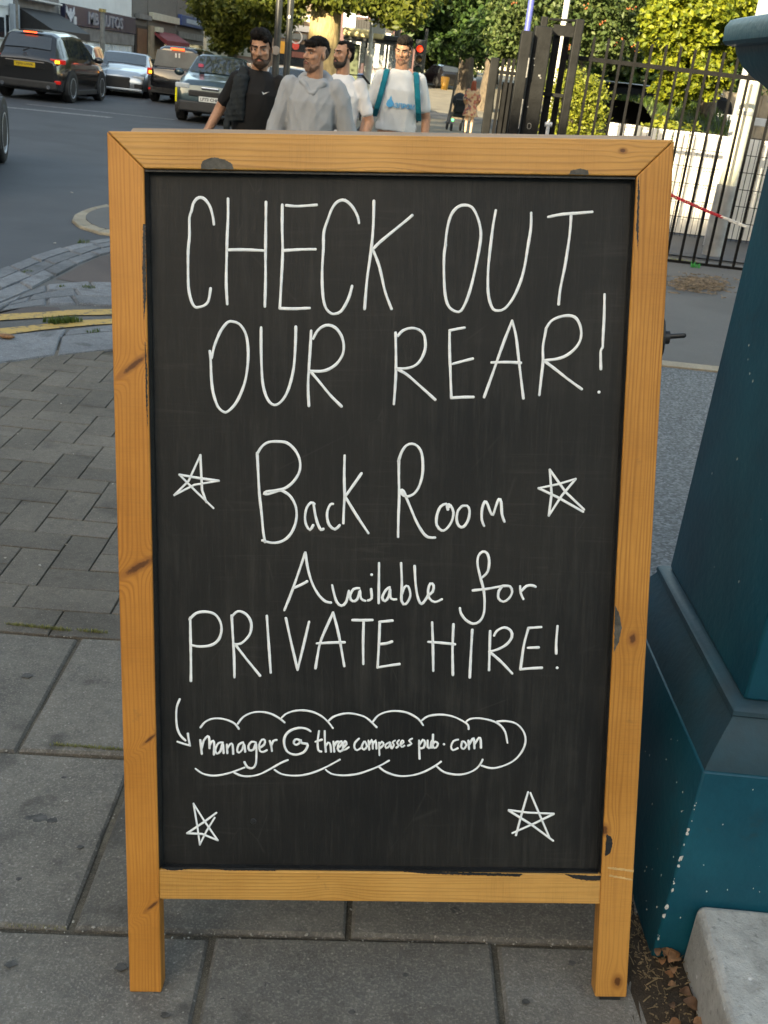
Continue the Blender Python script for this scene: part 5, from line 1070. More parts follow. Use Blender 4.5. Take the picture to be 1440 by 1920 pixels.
# houses added out of view; height and pale walls set for shade and bounce light
for i in range(9):
    x = -36 + 8.4*i; hh = 14.2
    t = thing('shade_house', ('white rendered', 'grey rendered')[i % 3 == 0] + ' terrace house added unseen behind the camera to cast shade' , 'building', (x, -30, -.08), 0, 'unseen houses added behind the camera for shade')
    MB().box((-4.19, -4.5, -.1), (4.19, 4.5, hh)).build('wall', M_ren if i % 3 else mat('grey_render', (.5, .52, .54), .8, .1, 2), t); MB().prism([(-4.19, -4.6, hh), (-4.19, 4.6, hh), (-4.19, 0, hh + 1.6)], (8.38, 0, 0)).build('roof', M_roof, t)
    for s in range(4):
        for k in (-2, 2): f = MB().box((k - .6, 4.48, .9 + 2.8*s), (k + .6, 4.56, 2.5 + 2.8*s)).build('window', M_frame, t); MB().box((k - .5, 4.561, 1.0 + 2.8*s), (k + .5, 4.57, 2.4 + 2.8*s)).build('pane', M_glass, f)
# brick building across the end, with sash window and shop below
EY = 78.
def E_(px, py): return at(px, py, EY)
def ebox(px0, py0, px1, py1, d0, d1):
    a, b_ = E_(px0, py0), E_(px1, py1); return MB().box((min(a.x, b_.x), EY - d1, min(a.z, b_.z)), (max(a.x, b_.x), EY - d0, max(a.z, b_.z)))
eb = thing('brick_building', 'brown brick corner building with sash window over a dark shop', 'building', (E_(570, 130).x, EY + 4, -.08))
xa_, xb_ = E_(500, 100).x, E_(690, 100).x
MB().box((xa_, EY, -.1), (xb_, EY + 9, 10)).build('wall', M_bb, eb, world=True); MB().box((xa_ - .2, EY - .2, 10), (xb_ + .2, EY + 9, 10.4)).build('roof', M_roof, eb, world=True)
f = ebox(554, -18, 573, 33, -.02, .08).build('window', M_frame, eb, world=True); ebox(556, -15, 571, 7, .081, .09).build('pane', mat('curtained_pane', (.24, .27, .25), .2, .3, 2), f, world=True); ebox(556, 10, 571, 30, .081, .09).build('pane', mat('curtained_pane', (.24, .27, .25)), f, world=True)
f = ebox(600, -18, 620, 33, -.02, .08).build('window', M_frame, eb, world=True); ebox(602, -15, 618, 30, .081, .09).build('pane', M_glass, f, world=True)
ebox(514, 53, 640, 57, .0, .25).build('white_band', M_frame, eb, world=True); ebox(514, 34, 640, 36, .0, .12).build('string_course', M_cream, eb, world=True)
ebox(515, 58, 575, 76, .0, .12).build('fascia', mat('slate_fascia', (.10, .12, .13), .5), eb, world=True); ebox(515, 77, 610, 130, .0, .1).build('shop_window', M_glass, eb, world=True)
ebox(525, 77, 536, 101, .101, .13).build('orange_poster', mat('orange_poster', (.62, .30, .03), .5, .1, 2), eb, world=True); a = E_(555, 86); MB().tube([(a.x, EY - .12, a.z), (a.x, EY - .16, a.z)], .25, 16).build('red_disc', mat('red_disc', (.55, .04, .03), .5), eb, world=True)
MB().tube([(a.x + .4*math.cos(q) , EY - .14, a.z + .55 + .4*math.sin(q)) for q in [2*math.pi*k/16 for k in range(17)]], .05, 6).build('ring_sign', M_frame, eb, world=True)
ebox(548, 96, 575, 110, .101, .2).build('stall_riser', mat('dark_red_riser', (.16, .05, .04), .6), eb, world=True)
eb2 = thing('maroon_building', 'maroon ribbed shop building with pale poster behind the bus shelter', 'building', (E_(720, 130).x, EY + 4, -.08))
xa_, xb_ = E_(692, 100).x - 1.9, E_(790, 100).x
eb2.location.x = (xa_ + xb_)/2
M_mar = mat('maroon_cladding', (.10, .045, .045), .6, .2, 3)
MB().box((xb_ - 4.1, EY - 14, -.1), (xb_, EY - 8, 8)).build('wall', M_mar, eb2, world=True) if False else MB().box((E_(642, 50).x, EY - 6, -.1), (xb_, EY - .3, 8.5)).build('wall', M_mar, eb2, world=True)
MB().box((E_(642, 50).x - .1, EY - 6.1, 8.5), (xb_ + .1, EY - .3, 8.8)).build('roof', M_roof, eb2, world=True)
def e2(px0, py0, px1, py1, d0, d1):
    a, b_ = at(px0, py0, EY - 6), at(px1, py1, EY - 6); return MB().box((min(a.x, b_.x), EY - 6 - d1, min(a.z, b_.z)), (max(a.x, b_.x), EY - 6 - d0, max(a.z, b_.z)))
e2(646, 16, 666, 54, .01, .15).build('pale_poster', mat('pale_blue_poster', (.46, .52, .56), .5, .12, 1.5), eb2, world=True)
e2(670, 29, 690, 34, .01, .14).build('white_strip_sign', M_frame, eb2, world=True)
for k in range(14): e2(669 + 5*k, 36, 671 + 5*k, 62, .01, .09).build('rib', M_black, eb2, world=True)
e2(646, 62, 770, 128, .01, .1).build('shop_window', M_glass, eb2, world=True)
for k in range(6): e2(652 + 18*k, 62, 655 + 18*k, 128, .101, .2).build('mullion', M_frame, eb2, world=True)
# far pale building at the end of the road and things behind the car park
fb = thing('far_building', 'pale far building at the end of the road under the trees', 'building', (14, 150, -.08)); MB().box((-14, 0, -.1), (14, 9, 7)).build('wall', M_cream, fb); MB().prism([(-14.3, -.3, 7), (-14.3, 9.3, 7), (-14.3, 4.5, 10)], (28.6, 0, 0)).build('roof', M_roof, fb)
for k in range(6): f = MB().box((-12 + 4.4*k, -.06, 1.5), (-10.4 + 4.4*k, .02, 3.4)).build('window', M_frame, fb); MB().box((-11.9 + 4.4*k, -.07, 1.6), (-10.5 + 4.4*k, -.061, 3.3)).build('pane', M_glass, f)
wl = thing('timber_fence', 'weathered grey brown board fence behind the golden tree', 'fence', (at(1330, 200, 27).x, 27, -.05)); a, b_ = at(1255, 200, 27).x, 15.5; zt2 = at(1330, 168, 27).z; M_fb = mat('weathered_board', (.20, .17, .13), .9, .25, 3, bmp=.2)
x = a
while x < b_: MB().box((x, 27 + random.uniform(-.01, .01), -.05), (x + .17, 27.03, zt2 + random.uniform(-.02, .02))).build('board', M_fb, wl, world=True); x += .18
gr_ = thing('guard_rail', 'long pale grey guard rail in front of the board fence', 'barrier', (at(1340, 215, 24).x, 24, -.05)); a, b_ = at(1300, 209, 24), at(1460, 214, 24)
MB().box((a.x, 23.97, a.z - .14), (14, 24.0, a.z + .02)).build('rail', mat('galvanised_rail', (.42, .43, .45), .4, .1, 4), gr_, world=True, bevel=.02)
for k in range(5): MB().box((a.x + .3 + 1.6*k, 24.02, -.05), (a.x + .4 + 1.6*k, 24.12, a.z)).build('rail_post', mat('brown_post', (.2, .14, .10), .7), gr_, world=True)
yb_ = thing('yellow_brick_house', 'yellow brick house with pale base at the far right behind the pier', 'building', (at(1455, 180, 33).x + 4, 36, -.05)); x0_ = at(1405, 180, 33).x
MB().box((x0_, 33, -.1), (x0_ + 9, 39, 5.5)).build('wall', brickm('yellow_brick', (.45, .33, .16), (.38, .28, .14), (.45, .42, .36)), yb_, world=True); MB().prism([(x0_ - .2, 32.8, 5.5), (x0_ - .2, 39.2, 5.5), (x0_ - .2, 36, 8)], (9.4, 0, 0)).build('roof', M_roof, yb_, world=True)
MB().box((x0_ - .03, 32.95, -.1), (x0_ + 9.03, 32.999, .9)).build('base', mat('pale_base', (.55, .53, .46), .8), yb_, world=True)
# ================================================================ CARS
def paint(name, c, metal=.5, rough=.3): return mat(name, c, rough, .04, 2, metal=metal, coat=.8)
M_tyre = mat('tyre_rubber', (.018, .018, .019), .8, .2, 10); M_rim = mat('alloy_rim', (.46, .47, .49), .35, .1, 10, metal=.35); M_cglass = mat('car_glass', (.03, .036, .042), .04, .1, 2, spec=.8); M_trim = mat('dark_plastic_trim', (.022, .022, .023), .6, .15, 8)
M_ylp = mat('yellow_number_plate', (.62, .40, .02), .4, .03, 4); M_whp = mat('white_number_plate', (.62, .62, .6), .4, .03, 4); M_chrome = mat('chrome', (.6, .6, .62), .12, 0, metal=1); M_ink2 = mat('plate_letter', (.02, .02, .02), .5, 0)
M_tail = mat('red_tail_lens', (.30, .008, .01), .15, .05, 6, emit=(1, .03, .02), es=.06); M_brake = mat('lit_brake_lamp', (.8, .05, .02), .3, 0, emit=(1, .10, .03), es=.9); M_amb = mat('lit_indicator', (.8, .35, .02), .3, 0, emit=(1, .42, .04), es=.9); M_head = mat('headlamp_glass', (.45, .48, .5), .08, .1, 8)
def lerp_tab(tab, x):
    if x <= tab[0][0]: return tab[0][1]
    for (a, b_), (c, d) in zip(tab, tab[1:]):
        if x <= c: t = (x - a)/(c - a); return b_ + (d - b_)*t
    return tab[-1][1]
class Car:
    def __init__(s, L, W, top, belt, clear=.22): s.L, s.W, s.top, s.belt, s.clear = L, W/2, top, belt, clear
    def plan(s, x):
        u = abs(x) / (s.L/2); return s.W * (1 - .15 * u**5)
    def sec(s, x):
        w_ = s.plan(x); zt = lerp_tab(s.top, x); zb = min(lerp_tab(s.belt, x), zt - .03); c = s.clear + max(0, (abs(x)/(s.L/2) - .86)) * .6; g = max(0, zt - zb)
        yr = .93*w_ - .36*g; m = c + (zb - c)*.5
        return [(.70*w_, c), (.955*w_, c + .05), (w_, m), (.985*w_, zb - .10*(zb-c)), (.945*w_, zb), (yr, max(zb + .012, zt - min(.07, .4*g + .012))), (max(yr - .14, .3*w_), zt), (0, zt + .02)]
    def body(s):
        xs = sorted(set([round(-s.L/2 + s.L*i/44, 3) for i in range(45)] + [x for x, _ in s.top] + [-s.L/2 + .03, s.L/2 - .03])); mb = MB(); n = 15
        for x in xs:
            k = .93 if abs(x) > s.L/2 - .01 else 1
            h = s.sec(x); zc = (h[0][1] + h[4][1])/2; ring = [(x, y*k, zc + (z - zc)*k) for y, z in h] + [(x, -y*k, zc + (z - zc)*k) for y, z in h[-2::-1]]; mb.v += ring
        for i in range(len(xs) - 1):
            for j in range(n):
                a, b_ = i*n + j, i*n + (j+1) % n; mb.f.append((a, a + n, b_ + n, b_))
        mb.f += [tuple(range(n)), tuple(range((len(xs)-1)*n, len(xs)*n))[::-1]]
        return mb
    def side_win(s, x0, x1, sg, f0=.10, f1=.88, cut0=0, cut1=0):        # cut: slant at the ends
        mb = MB(); n = 8
        for i in range(n + 1):
            for f in (f0, f1):
                ff = f; xa = x0 + (cut0 if f == f1 else 0); xb = x1 - (cut1 if f == f1 else 0); x = xa + (xb - xa)*i/n; h = s.sec(x); y = h[4][0] + (h[5][0] - h[4][0])*ff + .008; z = h[4][1] + (h[5][1] - h[4][1])*ff; mb.v.append((x, sg*y, z))
        mb.f = [(2*i, 2*i+2, 2*i+3, 2*i+1) if sg < 0 else (2*i+1, 2*i+3, 2*i+2, 2*i) for i in range(n)]; return mb
    def top_win(s, x0, x1, fy=.92, o=.012):
        mb = MB(); n = 6; m = 6; sl = 1 if lerp_tab(s.top, x1) < lerp_tab(s.top, x0) else -1
        for i in range(n + 1):
            x = x0 + (x1 - x0)*i/n; h = s.sec(x); zt = lerp_tab(s.top, x)
            for j in range(m + 1):
                v = -1 + 2*j/m; mb.v.append((x + sl*o, v*(h[5][0]*fy - .02), zt + o + .02*(1 - v*v) - (.05 if abs(v) > .99 else 0)*0))
        mb.f = [(i*(m+1)+j, (i+1)*(m+1)+j, (i+1)*(m+1)+j+1, i*(m+1)+j+1) for i in range(n) for j in range(m)]; return mb
def wheel_mbs(r, wd, spokes=5):
    t = MB(); pts = [(r*.66, -wd/2), (r*.93, -wd/2), (r, -wd/2 + .03), (r, wd/2 - .03), (r*.93, wd/2), (r*.66, wd/2)]; n = 26
    for R, y in pts: t.v += [(R*math.cos(2*math.pi*k/n), y, R*math.sin(2*math.pi*k/n)) for k in range(n)]
    for i in range(len(pts) - 1): t.f += [(i*n+k, i*n+(k+1) % n, (i+1)*n+(k+1) % n, (i+1)*n+k) for k in range(n)]
    h = MB(); rm = MB(); rm.tube([(r*.66*math.cos(2*math.pi*k/24), wd/2 - .012, r*.66*math.sin(2*math.pi*k/24)) for k in range(25)], .016, 6, cap=False)
    for k in range(spokes):
        a = 2*math.pi*k/spokes; d = Vector((math.cos(a), 0, math.sin(a))); q = Vector((-math.sin(a), 0, math.cos(a)))
        for sg in (-1, 1):
            c0 = d*.05 + q*sg*.02; c1 = d*r*.65 + q*sg*r*.14; b1 = Vector((0, wd/2 - .045, 0)); b2 = Vector((0, wd/2 - .015, 0)); e = q*.016
            rm.hexa([c0-e+b1, c0+e+b1, c1+e+b1, c1-e+b1], [c0-e+b2, c0+e+b2, c1+e+b2, c1-e+b2])
    rm.tube([(0, wd/2 - .05, 0), (0, wd/2 - .01, 0)], .06, 14); bk = MB(); bk.tube([(0, wd/2 - .09, 0), (0, wd/2 - .085, 0)], r*.66, 20); return t, rm, bk
def plate(t, body, p, face, m, w_=.52, h_=.115):
    """face: +1 front (towards +x), -1 rear"""
    o = MB().box((p[0] - .008, -w_/2 + p[1], p[2] - h_/2), (p[0] + .008, w_/2 + p[1], p[2] + h_/2)).build('number_plate', m, t, bevel=.004)
    if body:
        mb = text_mb(body, .1, True, .002); xs = [v[0] for v in mb.v]; ys = [v[1] for v in mb.v]; k = w_*.86/(max(xs)-min(xs)); k2 = h_*.62/(max(ys)-min(ys)); cx, cy = (max(xs)+min(xs))/2, (max(ys)+min(ys))/2
        mb.v = [(p[0] + face*(.0105 + z), p[1] + face*(x - cx)*k, p[2] + (y - cy)*k2) for x, y, z in mb.v]; mb.build('plate_letters', M_ink2, o)
def car(name, label, x, y, z, hd, C, m, wb, wr=.34, spokes=5, wins=(), ws=None, rw=None, low=None, cat='car', group=None, wx=None):
    t = thing(name, label, cat, (x, y, z), hd, group)
    C.body().build('body', m, t, smooth=38)
    for x0, x1, c0, c1 in wins:
        for sg in (-1, 1): C.side_win(x0, x1, sg, cut0=c0, cut1=c1).build('side_window', M_cglass, t, smooth=60)
    if ws: C.top_win(*ws).build('windscreen', M_cglass, t, smooth=60)
    if rw: C.top_win(*rw).build('rear_window', M_cglass, t, smooth=60)
    tm, rm, bk = wheel_mbs(wr, .22, spokes); me1, me2, me3 = tm.mesh('tyre', M_tyre, 50), rm.mesh('rim', M_rim, 40), bk.mesh('hub_back', M_black)
    for xx in (wx or (-wb/2, wb/2)):
        for sg in (-1, 1):
            yw = sg*(C.W - .10); wo = bpy.data.objects.new('wheel', me1); COL.objects.link(wo); wo.parent = t; wo.location = (xx, yw, wr)
            if sg < 0: wo.rotation_euler = (0, 0, math.pi)
            for nm, me in (('rim', me2), ('brake_disc', me3)): o = bpy.data.objects.new(nm, me); COL.objects.link(o); o.parent = wo
            R = wr + .07; mb = MB(); pts = [(xx + R*math.cos(a), sg*(C.W*.9), wr + R*math.sin(a)) for a in [math.pi*(-.12 + 1.24*k/18) for k in range(19)]]
            mb.prism(pts, (0, sg*(C.W*.106), 0)); mb.build('wheel_arch', M_trim if low is None else low, t)
    for sg in (-1, 1): MB().box((-wb/2 + wr + .08, sg*C.W*.97 - .02, C.clear - .03), (wb/2 - wr - .08, sg*C.W*.97 + .02, C.clear + .09)).build('sill_trim', M_trim, t, bevel=.01)
    return t
def mirrors(t, C, x, z, m):
    for sg in (-1, 1): MB().ell((x, sg*(C.W + .08), z), (.07, .13, .085), None, 10, 7).build('door_mirror', m, t, smooth=180)
# --- dark grey SUV, seen from behind
suv_top = [(-2.27, .98), (-2.2, 1.06), (-2.1, 1.14), (-1.72, 1.56), (-1.5, 1.615), (-.5, 1.66), (.3, 1.62), (1.05, 1.12), (1.2, 1.06), (2.0, .94), (2.2, .8), (2.27, .62)]
C1 = Car(4.55, 1.84, suv_top, [(-2.27, .94), (-1.5, 1.06), (0, 1.0), (1.1, .98), (2.27, .7)])
M_cx = paint('dark_grey_car_paint', (.030, .030, .031), .6, .22)
t = car('parked_car', 'dark grey sport utility car with lit brake lights and yellow plate', -10.25, 29.9, -.075, math.pi/2 + .02, C1, M_cx, 2.7, .36, 5, [(-1.75, -1.25, .12, 0), (-1.18, -.12, .02, .02), (-.04, .98, .02, .42)], (.36, .98), (-2.04, -1.78, .86))
xr = -2.285
MB().box((-1.8, -.30, 1.60), (-1.72, .30, 1.63)).build('roof_spoiler', M_cx, t); MB().box((-1.835, -.16, 1.575), (-1.80, .16, 1.605)).build('high_brake_light', M_brake, t)
for sg in (-1, 1):
    MB().box((-2.24, sg*.78 - .17, .92), (-2.02, sg*.78 + .17, 1.03)).build('tail_light', M_tail, t, bevel=.02); MB().box((-2.255, sg*.80 - .06, .93), (-2.2, sg*.80 + .06, 1.0)).build('tail_lamp', M_brake if sg > 0 else M_amb, t, bevel=.01)
    MB().box((-2.265, sg*.73 - .13, .45), (-2.16, sg*.73 + .13, .53)).build('bumper_reflector', M_tail, t, bevel=.01); MB().tube([(-2.2, sg*.58, .36), (-2.3, sg*.58, .36)], .05, 12).build('exhaust', M_chrome, t, smooth=40)
MB().box((-2.29, -.78, .30), (-2.05, .78, .50)).build('rear_bumper', M_trim, t, bevel=.04); plate(t, 'YJ70 UWK', (-2.30, 0, .84), -1, M_ylp); MB().box((-2.29, -.5, .74), (-2.25, .5, .93)).build('plate_recess', M_cx, t, bevel=.02)
MB().tube([(-2.22, 0, 1.06), (-2.245, 0, 1.055)], .06, 14).build('badge', M_chrome, t, smooth=40); mirrors(t, C1, .72, 1.06, M_cx); MB().tube([(-2.12, .1, 1.15), (-1.96, -.25, 1.3)], .012, 5).build('rear_wiper', M_black, t)
# --- silver car facing us
sal = [(-2.4, .9), (-2.2, .98), (-1.5, 1.12), (-.7, 1.29), (.1, 1.30), (1.0, .92), (1.2, .88), (2.1, .76), (2.35, .62), (2.4, .5)]
C2 = Car(4.8, 1.9, sal, [(-2.4, .85), (0, .88), (1.2, .82), (2.4, .55)], .16)
M_sil = paint('silver_car_paint', (.42, .45, .48), .6, .3)
t = car('parked_car', 'silver saloon car facing the camera between grey and black cars', -10.35, 37.4, -.075, -math.pi/2 + .14, C2, M_sil, 2.9, .34, 10, [(-1.6, -.5, .3, .02), (-.42, .85, .02, .5)], (.22, .92), (-1.5, -.8))
MB().box((2.30, -.42, .26), (2.415, .42, .60)).build('grille', M_black, t, bevel=.04); MB().box((2.28, -.8, .20), (2.42, .8, .27)).build('splitter', M_sil, t, bevel=.02)
for sg in (-1, 1):
    MB().box((2.12, sg*.68 - .2, .55), (2.36, sg*.68 + .17, .66)).build('headlight', M_head, t, bevel=.03); MB().box((2.2, sg*.68 - .15, .28), (2.405, sg*.68 + .13, .44)).build('air_intake', M_black, t, bevel=.03)
mirrors(t, C2, .75, .92, M_sil)
# --- black car half hidden behind the grey one
hat = [(-2.0, .9), (-1.9, 1.0), (-1.5, 1.38), (-.6, 1.46), (.2, 1.42), (.95, .98), (1.1, .94), (1.8, .8), (2.0, .6)]
C3_ = Car(4.0, 1.76, hat, [(-2, .85), (0, .92), (2, .62)]); M_bcar = paint('black_car_paint', (.012, .012, .014), .3, .2)
t = car('parked_car', 'black hatchback half hidden between grey sport utility and silver saloon', -11.15, 34.3, -.075, -math.pi/2 + .1, C3_, M_bcar, 2.5, .33, 5, [(-1.6, -.5, .2, .02), (-.42, .85, .02, .45)], (.28, .9), None)
for sg in (-1, 1): MB().box((1.8, sg*.62 - .16, .62), (1.98, sg*.62 + .16, .74)).build('headlight', M_head, t, bevel=.02)
# --- black people carrier, seen from behind
van = [(-2.25, 1.0), (-2.22, 1.06), (-2.14, 1.56), (-2.02, 1.64), (-.5, 1.67), (.9, 1.6), (1.7, 1.06), (2.2, .9), (2.3, .65)]
C4_ = Car(4.6, 1.86, van, [(-2.25, .98), (0, 1.0), (1.6, .95), (2.3, .65)])
t = car('people_carrier', 'black people carrier with lit high brake light and yellow plate', -7.95, 36.3, -.075, math.pi/2 + .03, C4_, M_bcar, 2.9, .33, 5, [(-2.0, -.75, .06, .02), (-.65, .5, .02, .02), (.6, 1.5, .02, .4)], (1.0, 1.6), None, cat='van')
mb = MB(); mb.add([(-2.245, -.70, 1.06), (-2.245, .70, 1.06), (-2.165, .62, 1.52), (-2.165, -.62, 1.52)], [(0, 3, 2, 1)]); mb.prism([(-2.24, -.70, 1.06), (-2.24, .70, 1.06), (-2.16, .62, 1.52), (-2.16, -.62, 1.52)], (-.012, 0, 0)); mb.build('rear_window', mat('pale_rear_glass', (.12, .13, .135), .4, .2, 2, spec=.2), t)
MB().box((-2.23, -.2, 1.55), (-2.13, .2, 1.61)).build('high_brake_light', M_brake, t, bevel=.01)
for sg in (-1, 1): MB().box((-2.27, sg*.78 - .13, .78), (-2.1, sg*.78 + .13, .98)).build('tail_light', M_tail, t, bevel=.02); MB().box((-2.285, sg*.80 - .05, .82), (-2.2, sg*.8 + .05, .9)).build('tail_lamp', M_amb if sg > 0 else M_brake, t, bevel=.01); MB().box((-2.28, sg*.75 - .1, .36), (-2.2, sg*.75 + .1, .42)).build('bumper_reflector', M_tail, t)
MB().box((-2.30, -.80, .28), (-2.1, .80, .48)).build('rear_bumper', M_trim, t, bevel=.03); plate(t, '', (-2.285, .05, .72), -1, M_ylp, .52, .12); MB().tube([(-2.25, 0, .92), (-2.275, 0, .92)], .06, 14).build('badge', M_chrome, t, smooth=40)
mb = MB(); 
for k in (-.05, .05): mb.box((-2.215, k - .03, 1.34), (-2.20, k + .02, 1.47))
mb.build('window_sticker', M_sw, t)
# --- dark teal car facing us
cro = [(-2.1, .9), (-2.0, 1.05), (-1.6, 1.42), (-.8, 1.52), (.2, 1.54), (1.0, 1.10), (1.15, 1.06), (1.85, .96), (2.05, .84), (2.1, .6)]
C5_ = Car(4.2, 1.78, cro, [(-2.1, .9), (0, .98), (1.2, .98), (2.1, .76)]); M_tl = paint('dark_teal_car_paint', (.022, .045, .055), .5, .28)
t = car('oncoming_car', 'dark teal small crossover car facing the camera with white plate', -5.4, 28.4, -.075, -math.pi/2 + .06, C5_, M_tl, 2.55, .35, 5, [(-1.7, -.6, .2, .02), (-.52, .85, .02, .45)], (.3, .98), None)
MB().box((1.98, -.52, .60), (2.115, .52, .74)).build('grille', M_black, t, bevel=.03); MB().box((1.95, -.75, .26), (2.13, .75, .50)).build('front_bumper', M_trim, t, bevel=.04); MB().box((2.06, -.22, .77), (2.115, .20, .83)).build('badge', M_chrome, t, bevel=.02)
for sg in (-1, 1): MB().box((1.86, sg*.66 - .18, .76), (2.08, sg*.66 + .16, .88)).build('headlight', M_head, t, bevel=.03); MB().ell((2.06, sg*.66, .36), (.05, .06, .045)).build('fog_lamp', M_head, t, smooth=180)
MB().box((1.97, -.845, .44), (2.03, -.80, .76)).build('yellow_marker', mat('bright_yellow_marker', (.85, .75, .02), .4, 0), t, bevel=.01)
plate(t, 'LP73 CHN', (2.14, 0, .56), 1, M_whp); mirrors(t, C5_, .75, 1.08, M_tl); MB().box((.72, -.5, 1.20), (.78, -.38, 1.32)).build('pink_patch', mat('pink_patch_colour', (.5, .06, .12), .4), t)  # small pink patch at the windscreen
# --- nose of a car at the left edge: only a wheel shows
C6_ = Car(4.3, 1.82, [(-2.15, .85), (-2.05, 1.0), (-1.6, 1.38), (-.6, 1.45), (.2, 1.42), (1.0, 1.0), (1.2, .95), (1.9, .8), (2.15, .58)], [(-2.15, .8), (0, .92), (2.15, .6)])
wp = gnd(-7, 302); hd_ = math.pi/2 + .24; wxf = 1.62
cx_, cy_ = wp.x - math.cos(hd_)*wxf - math.sin(hd_)*.8, wp.y - math.sin(hd_)*wxf + math.cos(hd_)*.8
car('passing_car', 'bronze grey car at the left edge showing only its alloy wheel', cx_, cy_, -.075, hd_, C6_, paint('bronze_car_paint', (.06, .05, .038), .6, .3), 2.7, .37, 10, [(-1.6, -.5, .2, .02), (-.42, .9, .02, .45)], (.3, .95), None, wx=(-1.1, wxf))
# --- cars far away
hillp = [(40, -.07), (58, -.05), (75, 1.0), (95, 1.9), (150, 3.0), (400, 6)]
mb = MB()
for yq, zq in hillp[1:]: mb.v += [(-1.0 + (yq-58)*.02, yq, zq - .02), (30, yq, zq - .02)]
mb.f = [(2*i, 2*i+1, 2*i+3, 2*i+2) for i in range(len(hillp) - 2)]
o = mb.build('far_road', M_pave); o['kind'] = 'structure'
q = at(817, 150, 76); car('far_car', 'small black car far up the road past the traffic light', q.x + .3, 76, 1.0, math.pi*.62, C3_, M_bcar, 2.5, .33, 5, [(-1.6, -.5, .2, .02), (-.42, .85, .02, .45)], (.28, .9), (-1.88, -1.55))
q = at(712, 150, 56); car('far_car', 'blue car glimpsed through the bus shelter glass', q.x, 56, -.07, 0, C3_, paint('blue_car_paint', (.03, .10, .32), .3, .3), 2.5, .33, 5, [(-1.6, -.5, .2, .02), (-.42, .85, .02, .45)], (.28, .9), (-1.88, -1.55))
vt = [(-2.4, 1.0), (-2.36, 1.1), (-2.28, 1.78), (-2.15, 1.86), (0, 1.9), (1.0, 1.82), (1.8, 1.1), (2.3, .95), (2.4, .7)]
C7_ = Car(4.9, 1.9, vt, [(-2.4, 1.0), (0, 1.05), (1.7, 1.0), (2.4, .7)]); q = at(1172, 190, 25.5)
car('parked_van', 'dark van in the shade behind the railings and hedge', q.x, 25.5, -.03, math.pi, C7_, mat('matt_black_van_paint', (.010, .010, .011), .85, .1, 3, spec=.1), 3, .34, 5, cat='van')
MB().box((-2.0, -.62, 1.905), (.9, .62, 1.93)).build('roof_glare', M_sil, bpy.data.objects['parked_van'], bevel=.01); MB().box((.55, -.945, 1.12), (1.45, -.93, 1.5)).build('side_window', M_trim, bpy.data.objects['parked_van']); MB().box((-.6, -.955, 1.12), (.45, -.94, 1.6)).build('side_window', M_trim, bpy.data.objects['parked_van'])  # pale panel paints the sunlight caught by the van roof
q = at(540, 158, 33); ca = car('oncoming_car', 'white car glimpsed behind the lamp post with amber indicator lit', q.x - .3, 35.2, -.075, -math.pi/2 + .1, C3_, paint('white_car_paint', (.6, .6, .6), .1, .3), 2.5, .33, 5, [(-1.6, -.5, .2, .02), (-.42, .85, .02, .45)], (.28, .9), None)
for sg in (-1, 1): MB().box((1.86, sg*.66 - .14, .62), (2.02, sg*.66 + .14, .78)).build('headlight', M_amb if sg < 0 else M_head, ca, bevel=.02)
# ================================================================ PEOPLE
M_skin = mat('skin_warm', (.42, .225, .145), .5, .10, 40, spec=.35); M_skin2 = mat('skin_tan', (.36, .19, .12), .5, .10, 40, spec=.35)
M_hair = mat('black_hair', (.010, .008, .007), .8, .4, 60, spec=.15, bmp=.6, bscale=160); M_beardb = mat('brown_beard', (.055, .026, .014), .7, .4, 80, bmp=.4, bscale=220); M_beard = mat('dark_beard', (.025, .017, .013), .7, .4, 80, bmp=.4, bscale=220)
M_stub = mat('stubble', (.25, .14, .095), .7, .25, 120); M_eye = mat('eye_white', (.26, .24, .22), .3, 0); M_iris = mat('dark_iris', (.02, .012, .008), .2, 0); M_lip = mat('lip', (.34, .13, .10), .45, .1, 40)
def cloth(name, c, var=.1): return mat(name, c, .85, var, 9, spec=.2, bmp=.12, bscale=60)
M_tee = cloth('black_tee_cloth', (.014, .014, .015)); M_hood = cloth('grey_hoodie_cloth', (.31, .32, .33), .05); M_wtee = cloth('white_tee_cloth', (.66, .66, .67), .03); M_jers = cloth('pale_jersey_cloth', (.60, .61, .61), .05); M_jack = cloth('charcoal_jacket_cloth', (.022, .027, .030)); M_trs = cloth('dark_trousers_cloth', (.025, .026, .03)); M_gtr = cloth('grey_trousers_cloth', (.26, .27, .29)); M_strap = cloth('teal_strap_cloth', (.0, .16, .21)); M_shoe = mat('dark_shoe', (.03, .03, .03), .6, .2, 20)
def RV(R, v): return R @ Vector(v)
